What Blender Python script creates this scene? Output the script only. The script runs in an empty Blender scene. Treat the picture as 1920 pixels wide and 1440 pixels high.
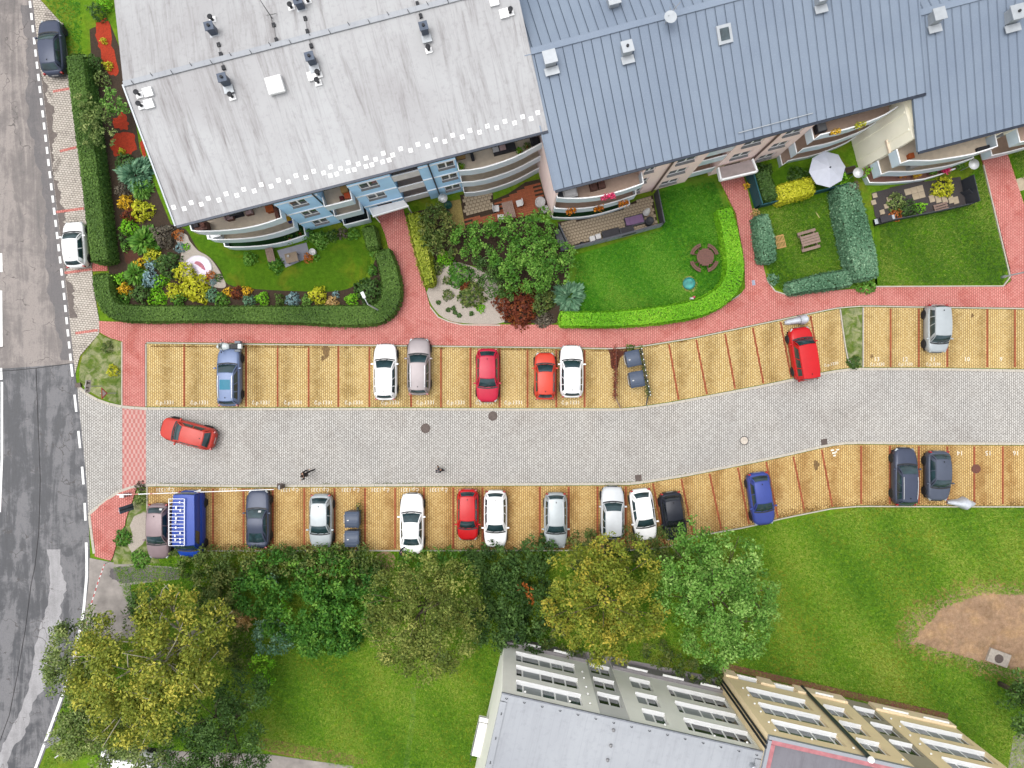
import bpy, bmesh, math, random
import numpy as np
from mathutils import Vector, Matrix, geometry
R = math.radians
sc = bpy.context.scene
col = sc.collection
# ------------------------------------------------------------------ camera
CAMH = 55.0            # drone height above the car park
PPM = 24.0             # photograph pixels per metre on the ground
cam_d = bpy.data.cameras.new('camera'); cam = bpy.data.objects.new('camera', cam_d); col.objects.link(cam)
cam.location = (0, 0, CAMH); cam.rotation_euler = (0, 0, 0)
cam_d.sensor_width = 36; cam_d.lens = 36 * CAMH / 80.0
cam_d.clip_start = 0.5; cam_d.clip_end = 3000
sc.camera = cam
# ------------------------------------------------------------------ sky, sun, exposure
SUN_EL, SUN_AZ = 74, 285      # azimuth clockwise from +Y (image up)
world = bpy.data.worlds.new('World'); sc.world = world; world.use_nodes = True
wn = world.node_tree; wn.nodes.clear()
wo = wn.nodes.new('ShaderNodeOutputWorld'); bg = wn.nodes.new('ShaderNodeBackground')
sky = wn.nodes.new('ShaderNodeTexSky'); sky.sky_type = 'NISHITA'; sky.sun_disc = False
sky.sun_elevation = R(SUN_EL); sky.sun_rotation = R(SUN_AZ)
sky.air_density = 1.0; sky.dust_density = 4.0; sky.ozone_density = 1.0
hs = wn.nodes.new('ShaderNodeHueSaturation'); hs.inputs['Saturation'].default_value = 0.14
wn.links.new(sky.outputs[0], hs.inputs['Color']); wn.links.new(hs.outputs[0], bg.inputs[0])
bg.inputs[1].default_value = 0.15
wn.links.new(bg.outputs[0], wo.inputs[0])
sd = bpy.data.lights.new('sun', 'SUN'); sd.energy = 0.7; sd.angle = R(40); sd.color = (1.0, 0.965, 0.91)
sun = bpy.data.objects.new('sun', sd); col.objects.link(sun)
el, az = R(SUN_EL), R(SUN_AZ)
sdir = Vector((math.sin(az) * math.cos(el), math.cos(az) * math.cos(el), math.sin(el)))
sun.rotation_euler = sdir.to_track_quat('Z', 'Y').to_euler(); sun.location = sdir * 120
vs = sc.view_settings; vs.view_transform = 'Standard'; vs.look = 'None'; vs.gamma = 1; vs.use_curve_mapping = False
vs.exposure = 0.90
# ------------------------------------------------------------------ coordinates
def W(px, py, z=0.0):
    """photo pixel at height z -> metres (camera looks straight down)"""
    f = (CAMH - z) / CAMH / PPM
    return Vector(((px - 960) * f, (720 - py) * f, z))
def W2(px, py, z=0.0):
    v = W(px, py, z); return (v.x, v.y)
class Frame:
    """local axes of a facade: x along it, y into the building, z up"""
    def __init__(s, o, deg): s.o = o; s.deg = deg; a = R(deg); s.c = math.cos(a); s.s = math.sin(a)
    def loc(s, px, py, z):
        x, y = W2(px, py, z); x -= s.o[0]; y -= s.o[1]
        return (x * s.c + y * s.s, -x * s.s + y * s.c)
# ------------------------------------------------------------------ materials
GAIN = 1.75
def lin(c):
    c /= 255.0
    return c / 12.92 if c <= 0.04045 else ((c + 0.055) / 1.055) ** 2.4
def C(r, g, b, k=1.0):
    """real surface colour from how it looks in the open: albedo"""
    return tuple(min(0.82, lin(v) / GAIN * k) for v in (r, g, b)) + (1,)
class NT:
    def __init__(s, name):
        s.m = bpy.data.materials.new(name); s.m.use_nodes = True; s.t = s.m.node_tree
        s.b = s.t.nodes['Principled BSDF']; s.out = s.t.nodes['Material Output']
    def n(s, typ, **k):
        d = s.t.nodes.new(typ)
        for a, v in k.items():
            if a.startswith('i_'):
                key = a[2:]
                d.inputs[int(key) if key.isdigit() else key.replace('_', ' ')].default_value = v
            else: setattr(d, a, v)
        return d
    def l(s, a, b): s.t.links.new(a, b)
    def coord(s, scale=(1, 1, 1), rot=(0, 0, 0), world=True, loc=(0, 0, 0)):
        if world:
            g = s.n('ShaderNodeNewGeometry'); src = g.outputs['Position']
        else:
            g = s.n('ShaderNodeTexCoord'); src = g.outputs['Object']
        mp = s.n('ShaderNodeMapping'); mp.inputs['Scale'].default_value = scale; mp.inputs['Rotation'].default_value = rot; mp.inputs['Location'].default_value = loc
        s.l(src, mp.inputs[0]); return mp.outputs[0]
    def noise(s, vec, scale, detail=4, rough=0.55, dist=0.0):
        d = s.n('ShaderNodeTexNoise'); d.inputs['Scale'].default_value = scale; d.inputs['Detail'].default_value = detail
        d.inputs['Roughness'].default_value = rough; d.inputs['Distortion'].default_value = dist
        s.l(vec, d.inputs['Vector']); return d.outputs['Fac']
    def ramp(s, fac, stops):
        d = s.n('ShaderNodeValToRGB'); r = d.color_ramp
        while len(r.elements) > 1: r.elements.remove(r.elements[-1])
        r.elements[0].position = stops[0][0]; r.elements[0].color = stops[0][1]
        for p, c in stops[1:]:
            e = r.elements.new(p); e.color = c
        s.l(fac, d.inputs[0]); return d.outputs[0]
    def step(s, fac, a, b):
        d = s.n('ShaderNodeMapRange'); d.inputs['From Min'].default_value = a; d.inputs['From Max'].default_value = b
        s.l(fac, d.inputs['Value']); return d.outputs[0]
    def mix(s, fac, a, b, mode='MIX'):
        d = s.n('ShaderNodeMix', data_type='RGBA', blend_type=mode)
        if isinstance(fac, (int, float)): d.inputs[0].default_value = fac
        else: s.l(fac, d.inputs[0])
        for i, v in ((6, a), (7, b)):
            if isinstance(v, tuple): d.inputs[i].default_value = v
            else: s.l(v, d.inputs[i])
        return d.outputs[2]
    def mul(s, a, b):
        d = s.n('ShaderNodeMath', operation='MULTIPLY')
        for i, v in ((0, a), (1, b)):
            if isinstance(v, (int, float)): d.inputs[i].default_value = v
            else: s.l(v, d.inputs[i])
        return d.outputs[0]
    def bump(s, h, strength=0.3, dist=0.02):
        d = s.n('ShaderNodeBump'); d.inputs['Strength'].default_value = strength; d.inputs['Distance'].default_value = dist
        s.l(h, d.inputs['Height']); s.l(d.outputs[0], s.b.inputs['Normal'])
    def done(s, color=None, rough=0.7, metal=0.0, spec=0.4):
        if color is not None:
            if isinstance(color, tuple): s.b.inputs['Base Color'].default_value = color
            else: s.l(color, s.b.inputs['Base Color'])
        if isinstance(rough, (int, float)): s.b.inputs['Roughness'].default_value = rough
        else: s.l(rough, s.b.inputs['Roughness'])
        s.b.inputs['Metallic'].default_value = metal; s.b.inputs['Specular IOR Level'].default_value = spec
        return s.m
def scale_c(c, k): return tuple(min(1, v * k) for v in c[:3]) + (1,)
_mc = {}
def plain(name, c, rough=0.6, metal=0.0, spec=0.4, var=0.25, scale=3.0, bump=0.0):
    if name in _mc: return _mc[name]
    t = NT(name); v = t.coord(world=False)
    f = t.noise(v, scale, 5, 0.6)
    colr = t.ramp(f, [(0.3, scale_c(c, 1 - var)), (0.7, scale_c(c, 1 + var * 0.5))])
    if bump: t.bump(t.noise(v, scale * 8, 3), bump, 0.01)
    _mc[name] = t.done(colr, rough, metal, spec); return _mc[name]
def paver(name, c1, c2, joint, deg=0, bw=0.2, rh=0.1, dirt=None, dirt_scale=0.7, dirt_lo=0.5, dirt_hi=0.75, bands=None):
    t = NT(name); v = t.coord(rot=(0, 0, R(deg)))
    b = t.n('ShaderNodeTexBrick'); b.offset = 0.5; t.l(v, b.inputs['Vector'])
    b.inputs['Color1'].default_value = c1; b.inputs['Color2'].default_value = c2; b.inputs['Mortar'].default_value = joint
    b.inputs['Scale'].default_value = 1; b.inputs['Mortar Size'].default_value = 0.016; b.inputs['Mortar Smooth'].default_value = 0.2
    b.inputs['Brick Width'].default_value = bw; b.inputs['Row Height'].default_value = rh; b.inputs['Bias'].default_value = -0.1
    w = t.coord()
    big = t.noise(w, 0.22, 4, 0.6)
    colr = t.mix(t.mul(t.step(big, 0.35, 0.7), 0.45), b.outputs[0], t.mix(1.0, b.outputs[0], (1.28, 1.26, 1.22, 1), 'MULTIPLY'))
    fine = t.noise(w, 9, 3, 0.7)
    colr = t.mix(t.mul(t.step(fine, 0.45, 0.75), 0.28), colr, t.mix(1.0, colr, (0.55, 0.53, 0.5, 1), 'MULTIPLY'))
    if dirt:
        d = t.noise(w, dirt_scale, 8, 0.68, 0.6)
        if bands:          # dirt gathers along the marked lines between the bays: bands = (period, offset)
            sx = t.n('ShaderNodeSeparateXYZ'); t.l(w, sx.inputs[0])
            a = t.n('ShaderNodeMath', operation='PINGPONG'); a.inputs[1].default_value = bands[0] / 2
            ad = t.n('ShaderNodeMath', operation='ADD'); ad.inputs[1].default_value = bands[1]
            t.l(sx.outputs[0], ad.inputs[0]); t.l(ad.outputs[0], a.inputs[0])
            q = t.n('ShaderNodeMath', operation='MULTIPLY_ADD'); q.inputs[1].default_value = -0.36; t.l(a.outputs[0], q.inputs[0]); t.l(d, q.inputs[2])
            q2 = t.n('ShaderNodeMath', operation='ADD'); q2.inputs[1].default_value = 0.22; t.l(q.outputs[0], q2.inputs[0]); d = q2.outputs[0]
        colr = t.mix(t.mul(t.step(d, dirt_lo, dirt_hi), 0.75), colr, t.mix(1.0, colr, dirt, 'MULTIPLY'))
    t.bump(b.outputs['Fac'], 0.6, -0.02)
    return t.done(colr, 0.85, 0, 0.25)
LEAF = 1.55
def foliage(name, c0, c1, c2):
    if name in _mc: return _mc[name]
    t = NT(name); c0, c1, c2 = (scale_c(c, LEAF) for c in (c0, c1, c2))
    a = t.n('ShaderNodeAttribute', attribute_name='tint')
    colr = t.ramp(a.outputs['Fac'], [(0.0, c0), (0.5, c1), (1.0, c2)])
    t.done(colr, 0.6, 0, 0.25)
    tr = t.n('ShaderNodeBsdfTranslucent'); t.l(colr, tr.inputs[0])
    ms = t.n('ShaderNodeMixShader'); ms.inputs[0].default_value = 0.22
    t.l(t.b.outputs[0], ms.inputs[1]); t.l(tr.outputs[0], ms.inputs[2]); t.l(ms.outputs[0], t.out.inputs[0])
    _mc[name] = t.m; return t.m
def grassmat(name, dark, mid, lightc, dry, dry_lo=0.55, dry_hi=0.75, big=0.18, soil=None):
    t = NT(name); w = t.coord()
    n1 = t.noise(w, 3.2, 6, 0.7); n2 = t.noise(w, big, 5, 0.62, 0.8); n3 = t.noise(w, 22, 3, 0.7)
    colr = t.ramp(t.mix(0.5, n1, n3), [(0.3, dark), (0.5, mid), (0.72, lightc)])
    colr = t.mix(t.mul(t.step(n2, dry_lo, dry_hi), 0.8), colr, t.mix(0.5, colr, dry))
    n4 = t.noise(w, 0.7, 7, 0.7); n5 = t.noise(w, 1.9, 6, 0.7, 0.7)
    colr = t.mix(t.mul(t.step(n4, 0.48, 0.7), 0.6), colr, t.mix(1.0, colr, (1.55, 1.5, 1.15, 1), 'MULTIPLY'))
    colr = t.mix(t.mul(t.step(n5, 0.5, 0.72), 0.55), colr, t.mix(1.0, colr, (0.55, 0.62, 0.55, 1), 'MULTIPLY'))
    t.bump(n3, 0.7, 0.06)
    return t.done(colr, 0.95, 0, 0.1)
def carpaint(name, c, flake=0.0, rough=0.28):
    if name in _mc: return _mc[name]
    t = NT(name); v = t.coord(world=False)
    f = t.noise(v, 2.0, 4)
    t.done(t.ramp(f, [(0.3, scale_c(c, 0.93)), (0.7, scale_c(c, 1.03))]), rough + 0.1, flake * 0.5, 0.28)
    t.b.inputs['Coat Weight'].default_value = 0.08; t.b.inputs['Coat Roughness'].default_value = 0.08
    _mc[name] = t.m; return t.m
def glassy(name, c, rough=0.05, spec=0.45):
    if name in _mc: return _mc[name]
    t = NT(name); v = t.coord(world=False)
    f = t.noise(v, 1.6, 3)
    t.done(t.ramp(f, [(0.35, scale_c(c, 0.6)), (0.65, scale_c(c, 1.3))]), rough, 0, spec)
    t.b.inputs['Coat Weight'].default_value = 0.2; t.b.inputs['Coat Roughness'].default_value = 0.03
    _mc[name] = t.m; return t.m
# ------------------------------------------------------------------ objects
def tag(o, label=None, cat=None, group=None, kind=None):
    if label: o['label'] = label
    if cat: o['category'] = cat
    if group: o['group'] = group
    if kind: o['kind'] = kind
    return o
def empty(name, loc=(0, 0, 0), rz=0.0, parent=None):
    o = bpy.data.objects.new(name, None); col.objects.link(o)
    o.location = loc; o.rotation_euler = (0, 0, rz); o.parent = parent; o.empty_display_size = 0.2
    return o
def link_mesh(name, me, mat, parent=None, smooth=False):
    if mat is not None and not me.materials: me.materials.append(mat)
    if smooth:
        me.polygons.foreach_set('use_smooth', [True] * len(me.polygons))
    o = bpy.data.objects.new(name, me); col.objects.link(o); o.parent = parent
    return o
def inst(name, me, parent, loc=(0, 0, 0), rot=(0, 0, 0), scale=(1, 1, 1)):
    o = bpy.data.objects.new(name, me); col.objects.link(o); o.parent = parent
    o.location = loc; o.rotation_euler = rot; o.scale = scale; return o
def copy_tree(o, parent=None):
    c = o.copy(); col.objects.link(c); c.parent = parent
    for ch in o.children: copy_tree(ch, c)
    return c
class MB:
    def __init__(s): s.v = []; s.f = []
    def add(s, verts, faces):
        k = len(s.v); s.v += [tuple(p) for p in verts]; s.f += [tuple(i + k for i in f) for f in faces]; return s
    def box(s, c, d, rz=0.0, M=None, taper=1.0):
        x, y, z = d[0] / 2, d[1] / 2, d[2] / 2
        pts = [Vector((sx * x * (taper if sz > 0 else 1), sy * y * (taper if sz > 0 else 1), sz * z)) for sz in (-1, 1) for sy in (-1, 1) for sx in (-1, 1)]
        rm = M if M is not None else Matrix.Rotation(rz, 3, 'Z')
        c = Vector(c)
        return s.add([rm @ p + c for p in pts], [(0, 2, 3, 1), (4, 5, 7, 6), (0, 1, 5, 4), (2, 6, 7, 3), (0, 4, 6, 2), (1, 3, 7, 5)])
    def bar(s, a, b, w, h=None):
        a, b = Vector(a), Vector(b); d = b - a; L = d.length
        if L < 1e-6: return s
        q = d.to_track_quat('X', 'Z').to_matrix()
        return s.box((a + b) / 2, (L, w, h or w), M=q)
    def prism(s, poly, z0, z1):
        """closed prism over a 2D outline"""
        n = len(poly); ar = sum(poly[i][0] * poly[(i + 1) % n][1] - poly[(i + 1) % n][0] * poly[i][1] for i in range(n))
        if ar < 0: poly = poly[::-1]
        tris = geometry.tessellate_polygon([[Vector((p[0], p[1], 0)) for p in poly]])
        v = [(p[0], p[1], z0) for p in poly] + [(p[0], p[1], z1) for p in poly]
        f = []
        for a, b, c in tris:
            pa, pb, pc = poly[a], poly[b], poly[c]
            if (pb[0] - pa[0]) * (pc[1] - pa[1]) - (pb[1] - pa[1]) * (pc[0] - pa[0]) < 0: b, c = c, b
            f += [(a + n, b + n, c + n), (c, b, a)]
        for i in range(n):
            j = (i + 1) % n; f.append((i, j, j + n, i + n))
        return s.add(v, f)
    def cyl(s, a, b, r, r2=None, n=12):
        a, b = Vector(a), Vector(b); r2 = r if r2 is None else r2
        q = (b - a).to_track_quat('Z', 'Y').to_matrix()
        A = [a + q @ Vector((math.cos(2 * math.pi * i / n) * r, math.sin(2 * math.pi * i / n) * r, 0)) for i in range(n)]
        B = [b + q @ Vector((math.cos(2 * math.pi * i / n) * r2, math.sin(2 * math.pi * i / n) * r2, 0)) for i in range(n)]
        return s.add(A + B, [(i, (i + 1) % n, n + (i + 1) % n, n + i) for i in range(n)] + [tuple(range(n - 1, -1, -1)), tuple(range(n, 2 * n))])
    def tube(s, pts, r, n=8):
        pts = [Vector(p) for p in pts]; rr = r if isinstance(r, (list, tuple)) else [r] * len(pts)
        rings = []
        for i, p in enumerate(pts):
            d = (pts[min(i + 1, len(pts) - 1)] - pts[max(i - 1, 0)])
            q = d.to_track_quat('Z', 'Y').to_matrix()
            rings.append([p + q @ Vector((math.cos(2 * math.pi * k / n) * rr[i], math.sin(2 * math.pi * k / n) * rr[i], 0)) for k in range(n)])
        return s.loft(rings, True, True)
    def loft(s, rings, closed=True, caps=True):
        n = len(rings[0]); v = [p for r_ in rings for p in r_]; f = []
        m = n if closed else n - 1
        for i in range(len(rings) - 1):
            for k in range(m):
                f.append((i * n + k, i * n + (k + 1) % n, (i + 1) * n + (k + 1) % n, (i + 1) * n + k))
        if caps and closed:
            f += [tuple(range(n - 1, -1, -1)), tuple((len(rings) - 1) * n + k for k in range(n))]
        return s.add(v, f)
    def lathe(s, prof, c=(0, 0, 0), n=20):
        c = Vector(c)
        rings = [[c + Vector((math.cos(2 * math.pi * k / n) * r, math.sin(2 * math.pi * k / n) * r, z)) for k in range(n)] for r, z in prof]
        return s.loft(rings, True, True)
    def grid(s, fn, nu, nv, flip=False):
        v = [fn(i / nu, j / nv) for j in range(nv + 1) for i in range(nu + 1)]
        f = []
        for j in range(nv):
            for i in range(nu):
                a = j * (nu + 1) + i; q = (a, a + 1, a + nu + 2, a + nu + 1)
                f.append(q[::-1] if flip else q)
        return s.add(v, f)
    def mesh(s, name, mat=None):
        me = bpy.data.meshes.new(name); me.from_pydata(s.v, [], s.f); me.update()
        if mat: me.materials.append(mat)
        return me
    def build(s, name, mat, parent=None, smooth=False, bevel=0.0):
        me = s.mesh(name, mat); o = link_mesh(name, me, None, parent, smooth)
        if bevel:
            b = o.modifiers.new('bevel', 'BEVEL'); b.width = bevel; b.segments = 2; b.limit_method = 'ANGLE'
        return o
def np_mesh(name, V, Q, mat, parent=None, tint=None, smooth=False):
    me = bpy.data.meshes.new(name); k = Q.shape[1]
    me.vertices.add(len(V)); me.vertices.foreach_set('co', V.astype(np.float32).ravel())
    me.loops.add(Q.size); me.loops.foreach_set('vertex_index', Q.astype(np.int32).ravel())
    me.polygons.add(len(Q)); me.polygons.foreach_set('loop_start', np.arange(0, Q.size, k, dtype=np.int32))
    if tint is not None:
        a = me.attributes.new('tint', 'FLOAT', 'FACE'); a.data.foreach_set('value', tint.astype(np.float32))
    me.update(calc_edges=True)
    return link_mesh(name, me, mat, parent, smooth)
def struct(o): o['kind'] = 'structure'; return o
def slab(name, px, z, mat, depth=0.3, kind='structure', parent=None):
    """ground surface with an outline given on the ground plan"""
    o = MB().prism([W2(*p) for p in px], z - depth, z).build(name, mat, parent)
    if kind and parent is None: o['kind'] = kind
    return o
def resample(pts, step):
    P = [Vector((p[0], p[1], 0)) for p in pts]; out = [P[0].copy()]; acc = 0.0
    for a, b in zip(P, P[1:]):
        d = (b - a).length; pos = 0.0
        while acc + d - pos >= step:
            pos += step - acc; acc = 0.0; out.append(a + (b - a) * (pos / d))
        acc += d - pos
    if (out[-1] - P[-1]).length > step * 0.3: out.append(P[-1].copy())
    return out
def smooth_line(pts, n=6):
    """Catmull-Rom through 2D points"""
    P = [Vector((p[0], p[1])) for p in pts]; out = []
    for i in range(len(P) - 1):
        p0, p1, p2, p3 = P[max(i - 1, 0)], P[i], P[i + 1], P[min(i + 2, len(P) - 1)]
        for k in range(n):
            t = k / n
            out.append(0.5 * ((2 * p1) + (p2 - p0) * t + (2 * p0 - 5 * p1 + 4 * p2 - p3) * t * t + (3 * p1 - p0 - 3 * p2 + p3) * t ** 3))
    out.append(P[-1]); return [(p.x, p.y) for p in out]
# ================================================================== GROUND, ROADS, PAVEMENTS
random.seed(4); rng = np.random.default_rng(11)
M_ground = grassmat('meadow grass', C(70, 112, 18), C(106, 148, 32), C(148, 178, 58), C(168, 136, 62), 0.48, 0.64)
M_lawn_olive = grassmat('olive lawn', C(60, 96, 18), C(84, 124, 24), C(112, 146, 36), C(140, 128, 40), 0.52, 0.7, 0.5)
M_lawn_bright = grassmat('bright lawn', C(52, 110, 20), C(82, 144, 30), C(122, 172, 56), C(150, 140, 70), 0.5, 0.7, 0.35)
M_lawn_mid = grassmat('garden lawn', C(58, 104, 18), C(88, 134, 26), C(124, 162, 44), C(128, 122, 50), 0.55, 0.75, 0.4)
M_island = grassmat('weedy gravel', C(66, 98, 34), C(104, 128, 52), C(152, 152, 92), C(236, 222, 196), 0.42, 0.66, 1.5)
M_soil = plain('dark garden soil', C(74, 58, 44), 0.95, var=0.4, scale=8, bump=0.6)
M_mulch = plain('red bark mulch', C(190, 62, 30), 0.95, var=0.35, scale=9, bump=0.8)
M_gravel = plain('pale gravel', C(204, 192, 180), 0.95, var=0.45, scale=30, bump=1.0)
M_bare = grassmat('bare trampled earth', C(142, 112, 88), C(180, 148, 120), C(212, 182, 154), C(120, 96, 70), 0.52, 0.68, 0.6)
M_sand = plain('dry yellowed turf', C(176, 156, 92), 0.95, var=0.4, scale=12, bump=0.6)
def asphalt(name, c0, c1, c2, sx=1.0):
    t = NT(name); w = t.coord()
    st = t.coord(scale=(0.42, 0.05, 1), rot=(0, 0, R(7)))
    a = t.noise(st, 1.6, 6, 0.7, 1.2); b = t.noise(w, 0.5, 7, 0.72, 0.5); f = t.noise(w, 26, 3, 0.8)
    m = t.mix(0.45, a, b)
    colr = t.ramp(m, [(0.36, c0), (0.47, c1), (0.54, c2), (0.7, scale_c(c2, 1.12))])
    f2 = t.noise(w, 9, 5, 0.85)
    colr = t.mix(t.mul(t.step(f, 0.4, 0.65), 0.5), colr, t.mix(1.0, colr, (0.58, 0.58, 0.6, 1), 'MULTIPLY'))
    colr = t.mix(t.mul(t.step(f2, 0.5, 0.62), 0.4), colr, t.mix(1.0, colr, (0.55, 0.55, 0.58, 1), 'MULTIPLY'))
    cr = t.n('ShaderNodeTexVoronoi', feature='DISTANCE_TO_EDGE'); cr.inputs['Scale'].default_value = 0.45
    wv = t.n('ShaderNodeVectorMath', operation='ADD'); nz = t.n('ShaderNodeTexNoise'); nz.inputs['Scale'].default_value = 1.5; t.l(w, nz.inputs['Vector'])
    t.l(w, wv.inputs[0]); t.l(nz.outputs['Color'], wv.inputs[1]); t.l(wv.outputs[0], cr.inputs['Vector'])
    d = t.n('ShaderNodeMath', operation='LESS_THAN'); d.inputs[1].default_value = 0.012; t.l(cr.outputs['Distance'], d.inputs[0])
    msk = t.mul(d.outputs[0], t.step(b, 0.5, 0.56))
    colr = t.mix(t.mul(msk, 0.7), colr, C(70, 64, 62))
    t.bump(f, 0.4, 0.02)
    return t.done(colr, t.step(m, 0.2, 0.7), 0, 0.4)
M_asph_old = asphalt('worn pale asphalt', C(104, 97, 95), C(140, 131, 127), C(176, 166, 160))
M_asph_new = asphalt('damp dark asphalt', C(58, 60, 66), C(86, 87, 92), C(138, 137, 140))
M_conc_pave = paver('concrete pavers', C(222, 213, 202), C(204, 195, 184), C(106, 97, 90), 6, 0.24, 0.17, dirt=(0.42, 0.4, 0.4, 1), dirt_scale=0.6, dirt_lo=0.56, dirt_hi=0.66)
M_grey_pave = paver('grey pavers', C(222, 219, 214), C(202, 198, 193), C(100, 97, 93), 90, 0.22, 0.15, dirt=(0.72, 0.68, 0.66, 1), dirt_scale=0.25, dirt_lo=0.5, dirt_hi=0.8)
M_yel_pave = paver('yellow pavers', C(240, 212, 150), C(224, 192, 126), C(126, 96, 56), 90, 0.22, 0.15, dirt=(0.56, 0.5, 0.4, 1), dirt_scale=0.9, dirt_lo=0.46, dirt_hi=0.78, bands=(2.36, 1.07))
M_yel_low = paver('browned yellow pavers', C(238, 204, 138), C(218, 180, 114), C(122, 92, 52), 90, 0.22, 0.15, dirt=(0.6, 0.47, 0.36, 1), dirt_scale=0.7, dirt_lo=0.44, dirt_hi=0.74, bands=(2.3, 0.2))
M_red_pave = paver('red pavers', C(236, 158, 148), C(224, 140, 132), C(150, 84, 78), 90, 0.22, 0.15, dirt=(0.72, 0.45, 0.4, 1), dirt_scale=0.5, dirt_lo=0.5, dirt_hi=0.7)
M_redline = paver('brick-red paver line', C(196, 108, 74), C(176, 92, 64), C(122, 72, 44), 90, 0.22, 0.12, dirt=(0.6, 0.5, 0.42, 1), dirt_scale=2, dirt_lo=0.5, dirt_hi=0.75)
M_kerb = plain('kerb concrete', C(216, 208, 194), 0.85, var=0.2, scale=2.5, bump=0.3)
M_white = plain('white road paint', C(246, 246, 244, 1.3), 0.7, var=0.2, scale=4)
M_marking_worn = plain('worn paint', C(255, 250, 236), 0.8, var=0.12, scale=6)
M_path = plain('cast concrete path', C(172, 164, 158), 0.8, var=0.35, scale=0.9, bump=0.3)
M_tar = plain('tar seam', C(52, 50, 52), 0.6)

g = MB().add([(-700, -700, 0), (700, -700, 0), (700, 700, 0), (-700, 700, 0)], [(0, 1, 2, 3)]).build('ground', M_ground); struct(g)
EDGE = [(-240, 32), (0, 56), (90, 66), (362, 98), (520, 117), (685, 134), (757, 142), (892, 156), (957, 160), (1045, 163), (1080, 163), (1147, 157), (1250, 136), (1320, 111), (1437, 68), (1680, -34)]
def edge_x(y):
    for (y0, x0), (y1, x1) in zip(EDGE, EDGE[1:]):
        if y0 <= y <= y1: return x0 + (x1 - x0) * (y - y0) / (y1 - y0)
    return EDGE[-1][1]
ys = list(range(-240, 690, 30))
road_n = slab('asphalt_road', [(-300, -240)] + [(edge_x(y) + 6, y) for y in ys] + [(edge_x(682) + 6, 682), (-300, 712)], 0.02, M_asph_old)
ys = list(range(700, 1681, 30))
road_s = slab('asphalt_road', [(-300, 712), (edge_x(682) + 6, 682)] + [(edge_x(y) + 6, y) for y in ys] + [(-300, 1680)], 0.024, M_asph_new)
struct(road_n); struct(road_s)
def dash(parent, x0, y0, x1, y1, w, z, name='lane_dash', mat=None):
    a, b = W(x0, y0, 0), W(x1, y1, 0); a.z = b.z = z
    MB().bar(a, b, w, 0.006).build(name, mat or M_white, parent)
y = 2
while y < 680:
    dash(road_n, edge_x(y), y, edge_x(y + 13), y + 13, 0.18, 0.025); y += 22.8
for y0, y1 in ((682, 706), (740, 772), (808, 840), (875, 908), (943, 976)):
    dash(road_s, edge_x(y0), y0, edge_x(y1), y1, 0.18, 0.029)
y = 1017
while y < 1640:
    dash(road_s, edge_x(y), y, edge_x(y + 12), y + 12, 0.2, 0.029, 'edge_line'); y += 12
for y0, y1 in ((475, 510), (545, 650), (690, 712)): dash(road_n, 2, y0, 3, y1, 0.2, 0.025)
dash(road_s, 4, 716, 4, 860, 0.18, 0.029, 'edge_line'); dash(road_s, 4, 860, 0, 960, 0.18, 0.029, 'edge_line')
seam = [(68, 690), (72, 800), (76, 900), (73, 1000), (66, 1060), (58, 1100), (48, 1180), (32, 1270), (18, 1340), (0, 1390), (-30, 1480)]
MB().tube([W(x, y, 0) + Vector((0, 0, 0.018)) for x, y in seam], 0.028, 5).build('tar_seam', M_tar, road_s)
MB().tube([W(x, y, 0) + Vector((0, 0, 0.016)) for x, y in ((-200, 706), (20, 695), (70, 690), (138, 681))], 0.03, 5).build('tar_seam', M_tar, road_s)
# gutter strip and parking strip along the street
slab('pavement', [(edge_x(y) + 6, y) for y in range(-240, 701, 20)] + [(150, 668), (186, 626), (187, 604), (181, 570), (172, 500), (162, 440), (157, 360), (148, 300), (135, 200), (128, 120), (118, 46), (76, 0), (64, -60), (50, -240)], 0.05, M_conc_pave)
pv = bpy.data.objects['pavement']
for x0, y0, x1, y1 in ((100, 172, 134, 166), (113, 284, 146, 276), (106, 398, 158, 391), (122, 512, 172, 505), (142, 625, 184, 619)):
    dash(pv, x0, y0, x1, y1, 0.2, 0.052, 'bay_line', M_red_pave)
slab('garden_path', [(173, 492), (198, 492), (202, 500), (202, 508), (174, 509)], 0.07, M_red_pave)
# grey access road
UP_K = [(145, 722), (158, 735), (172, 744), (190, 753), (215, 760), (240, 764), (275, 766), (500, 767), (720, 767), (960, 768), (1165, 768), (1200, 765), (1260, 756), (1330, 743), (1435, 723), (1500, 709), (1560, 697), (1600, 692), (1720, 692), (1920, 695), (2120, 697)]
LO_K = [(167, 965), (180, 953), (200, 937), (225, 921), (250, 912), (277, 909), (480, 911), (960, 908), (1180, 907), (1205, 904), (1285, 891), (1435, 861), (1490, 849), (1545, 836), (1575, 831), (1610, 830), (1715, 831), (1920, 832), (2120, 834)]
slab('access_road', UP_K + [(2120, 834)] + LO_K[::-1][1:] + [(edge_x(y) + 6, y) for y in range(957, 720, -20)], 0.034, M_grey_pave)
# chequered crossing strip
def chequer():
    t = NT('red and white chequered pavers'); v = t.coord(rot=(0, 0, 0))
    ck = t.n('ShaderNodeTexChecker'); ck.inputs['Scale'].default_value = 1 / 0.17
    mp = t.coord(scale=(1, 0.5, 1), rot=(0, 0, R(0))); t.l(mp, ck.inputs[0])
    ck.inputs[1].default_value = C(206, 128, 122); ck.inputs[2].default_value = C(222, 178, 170)
    f = t.noise(v, 3, 5, 0.7)
    return t.done(t.mix(t.mul(t.step(f, 0.4, 0.7), 0.35), ck.outputs[0], C(176, 122, 112)), 0.85, 0, 0.3)
slab('crossing_strip', [(230, 765.5), (274, 769), (274, 907), (252, 910), (230, 917)], 0.039, chequer())
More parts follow.
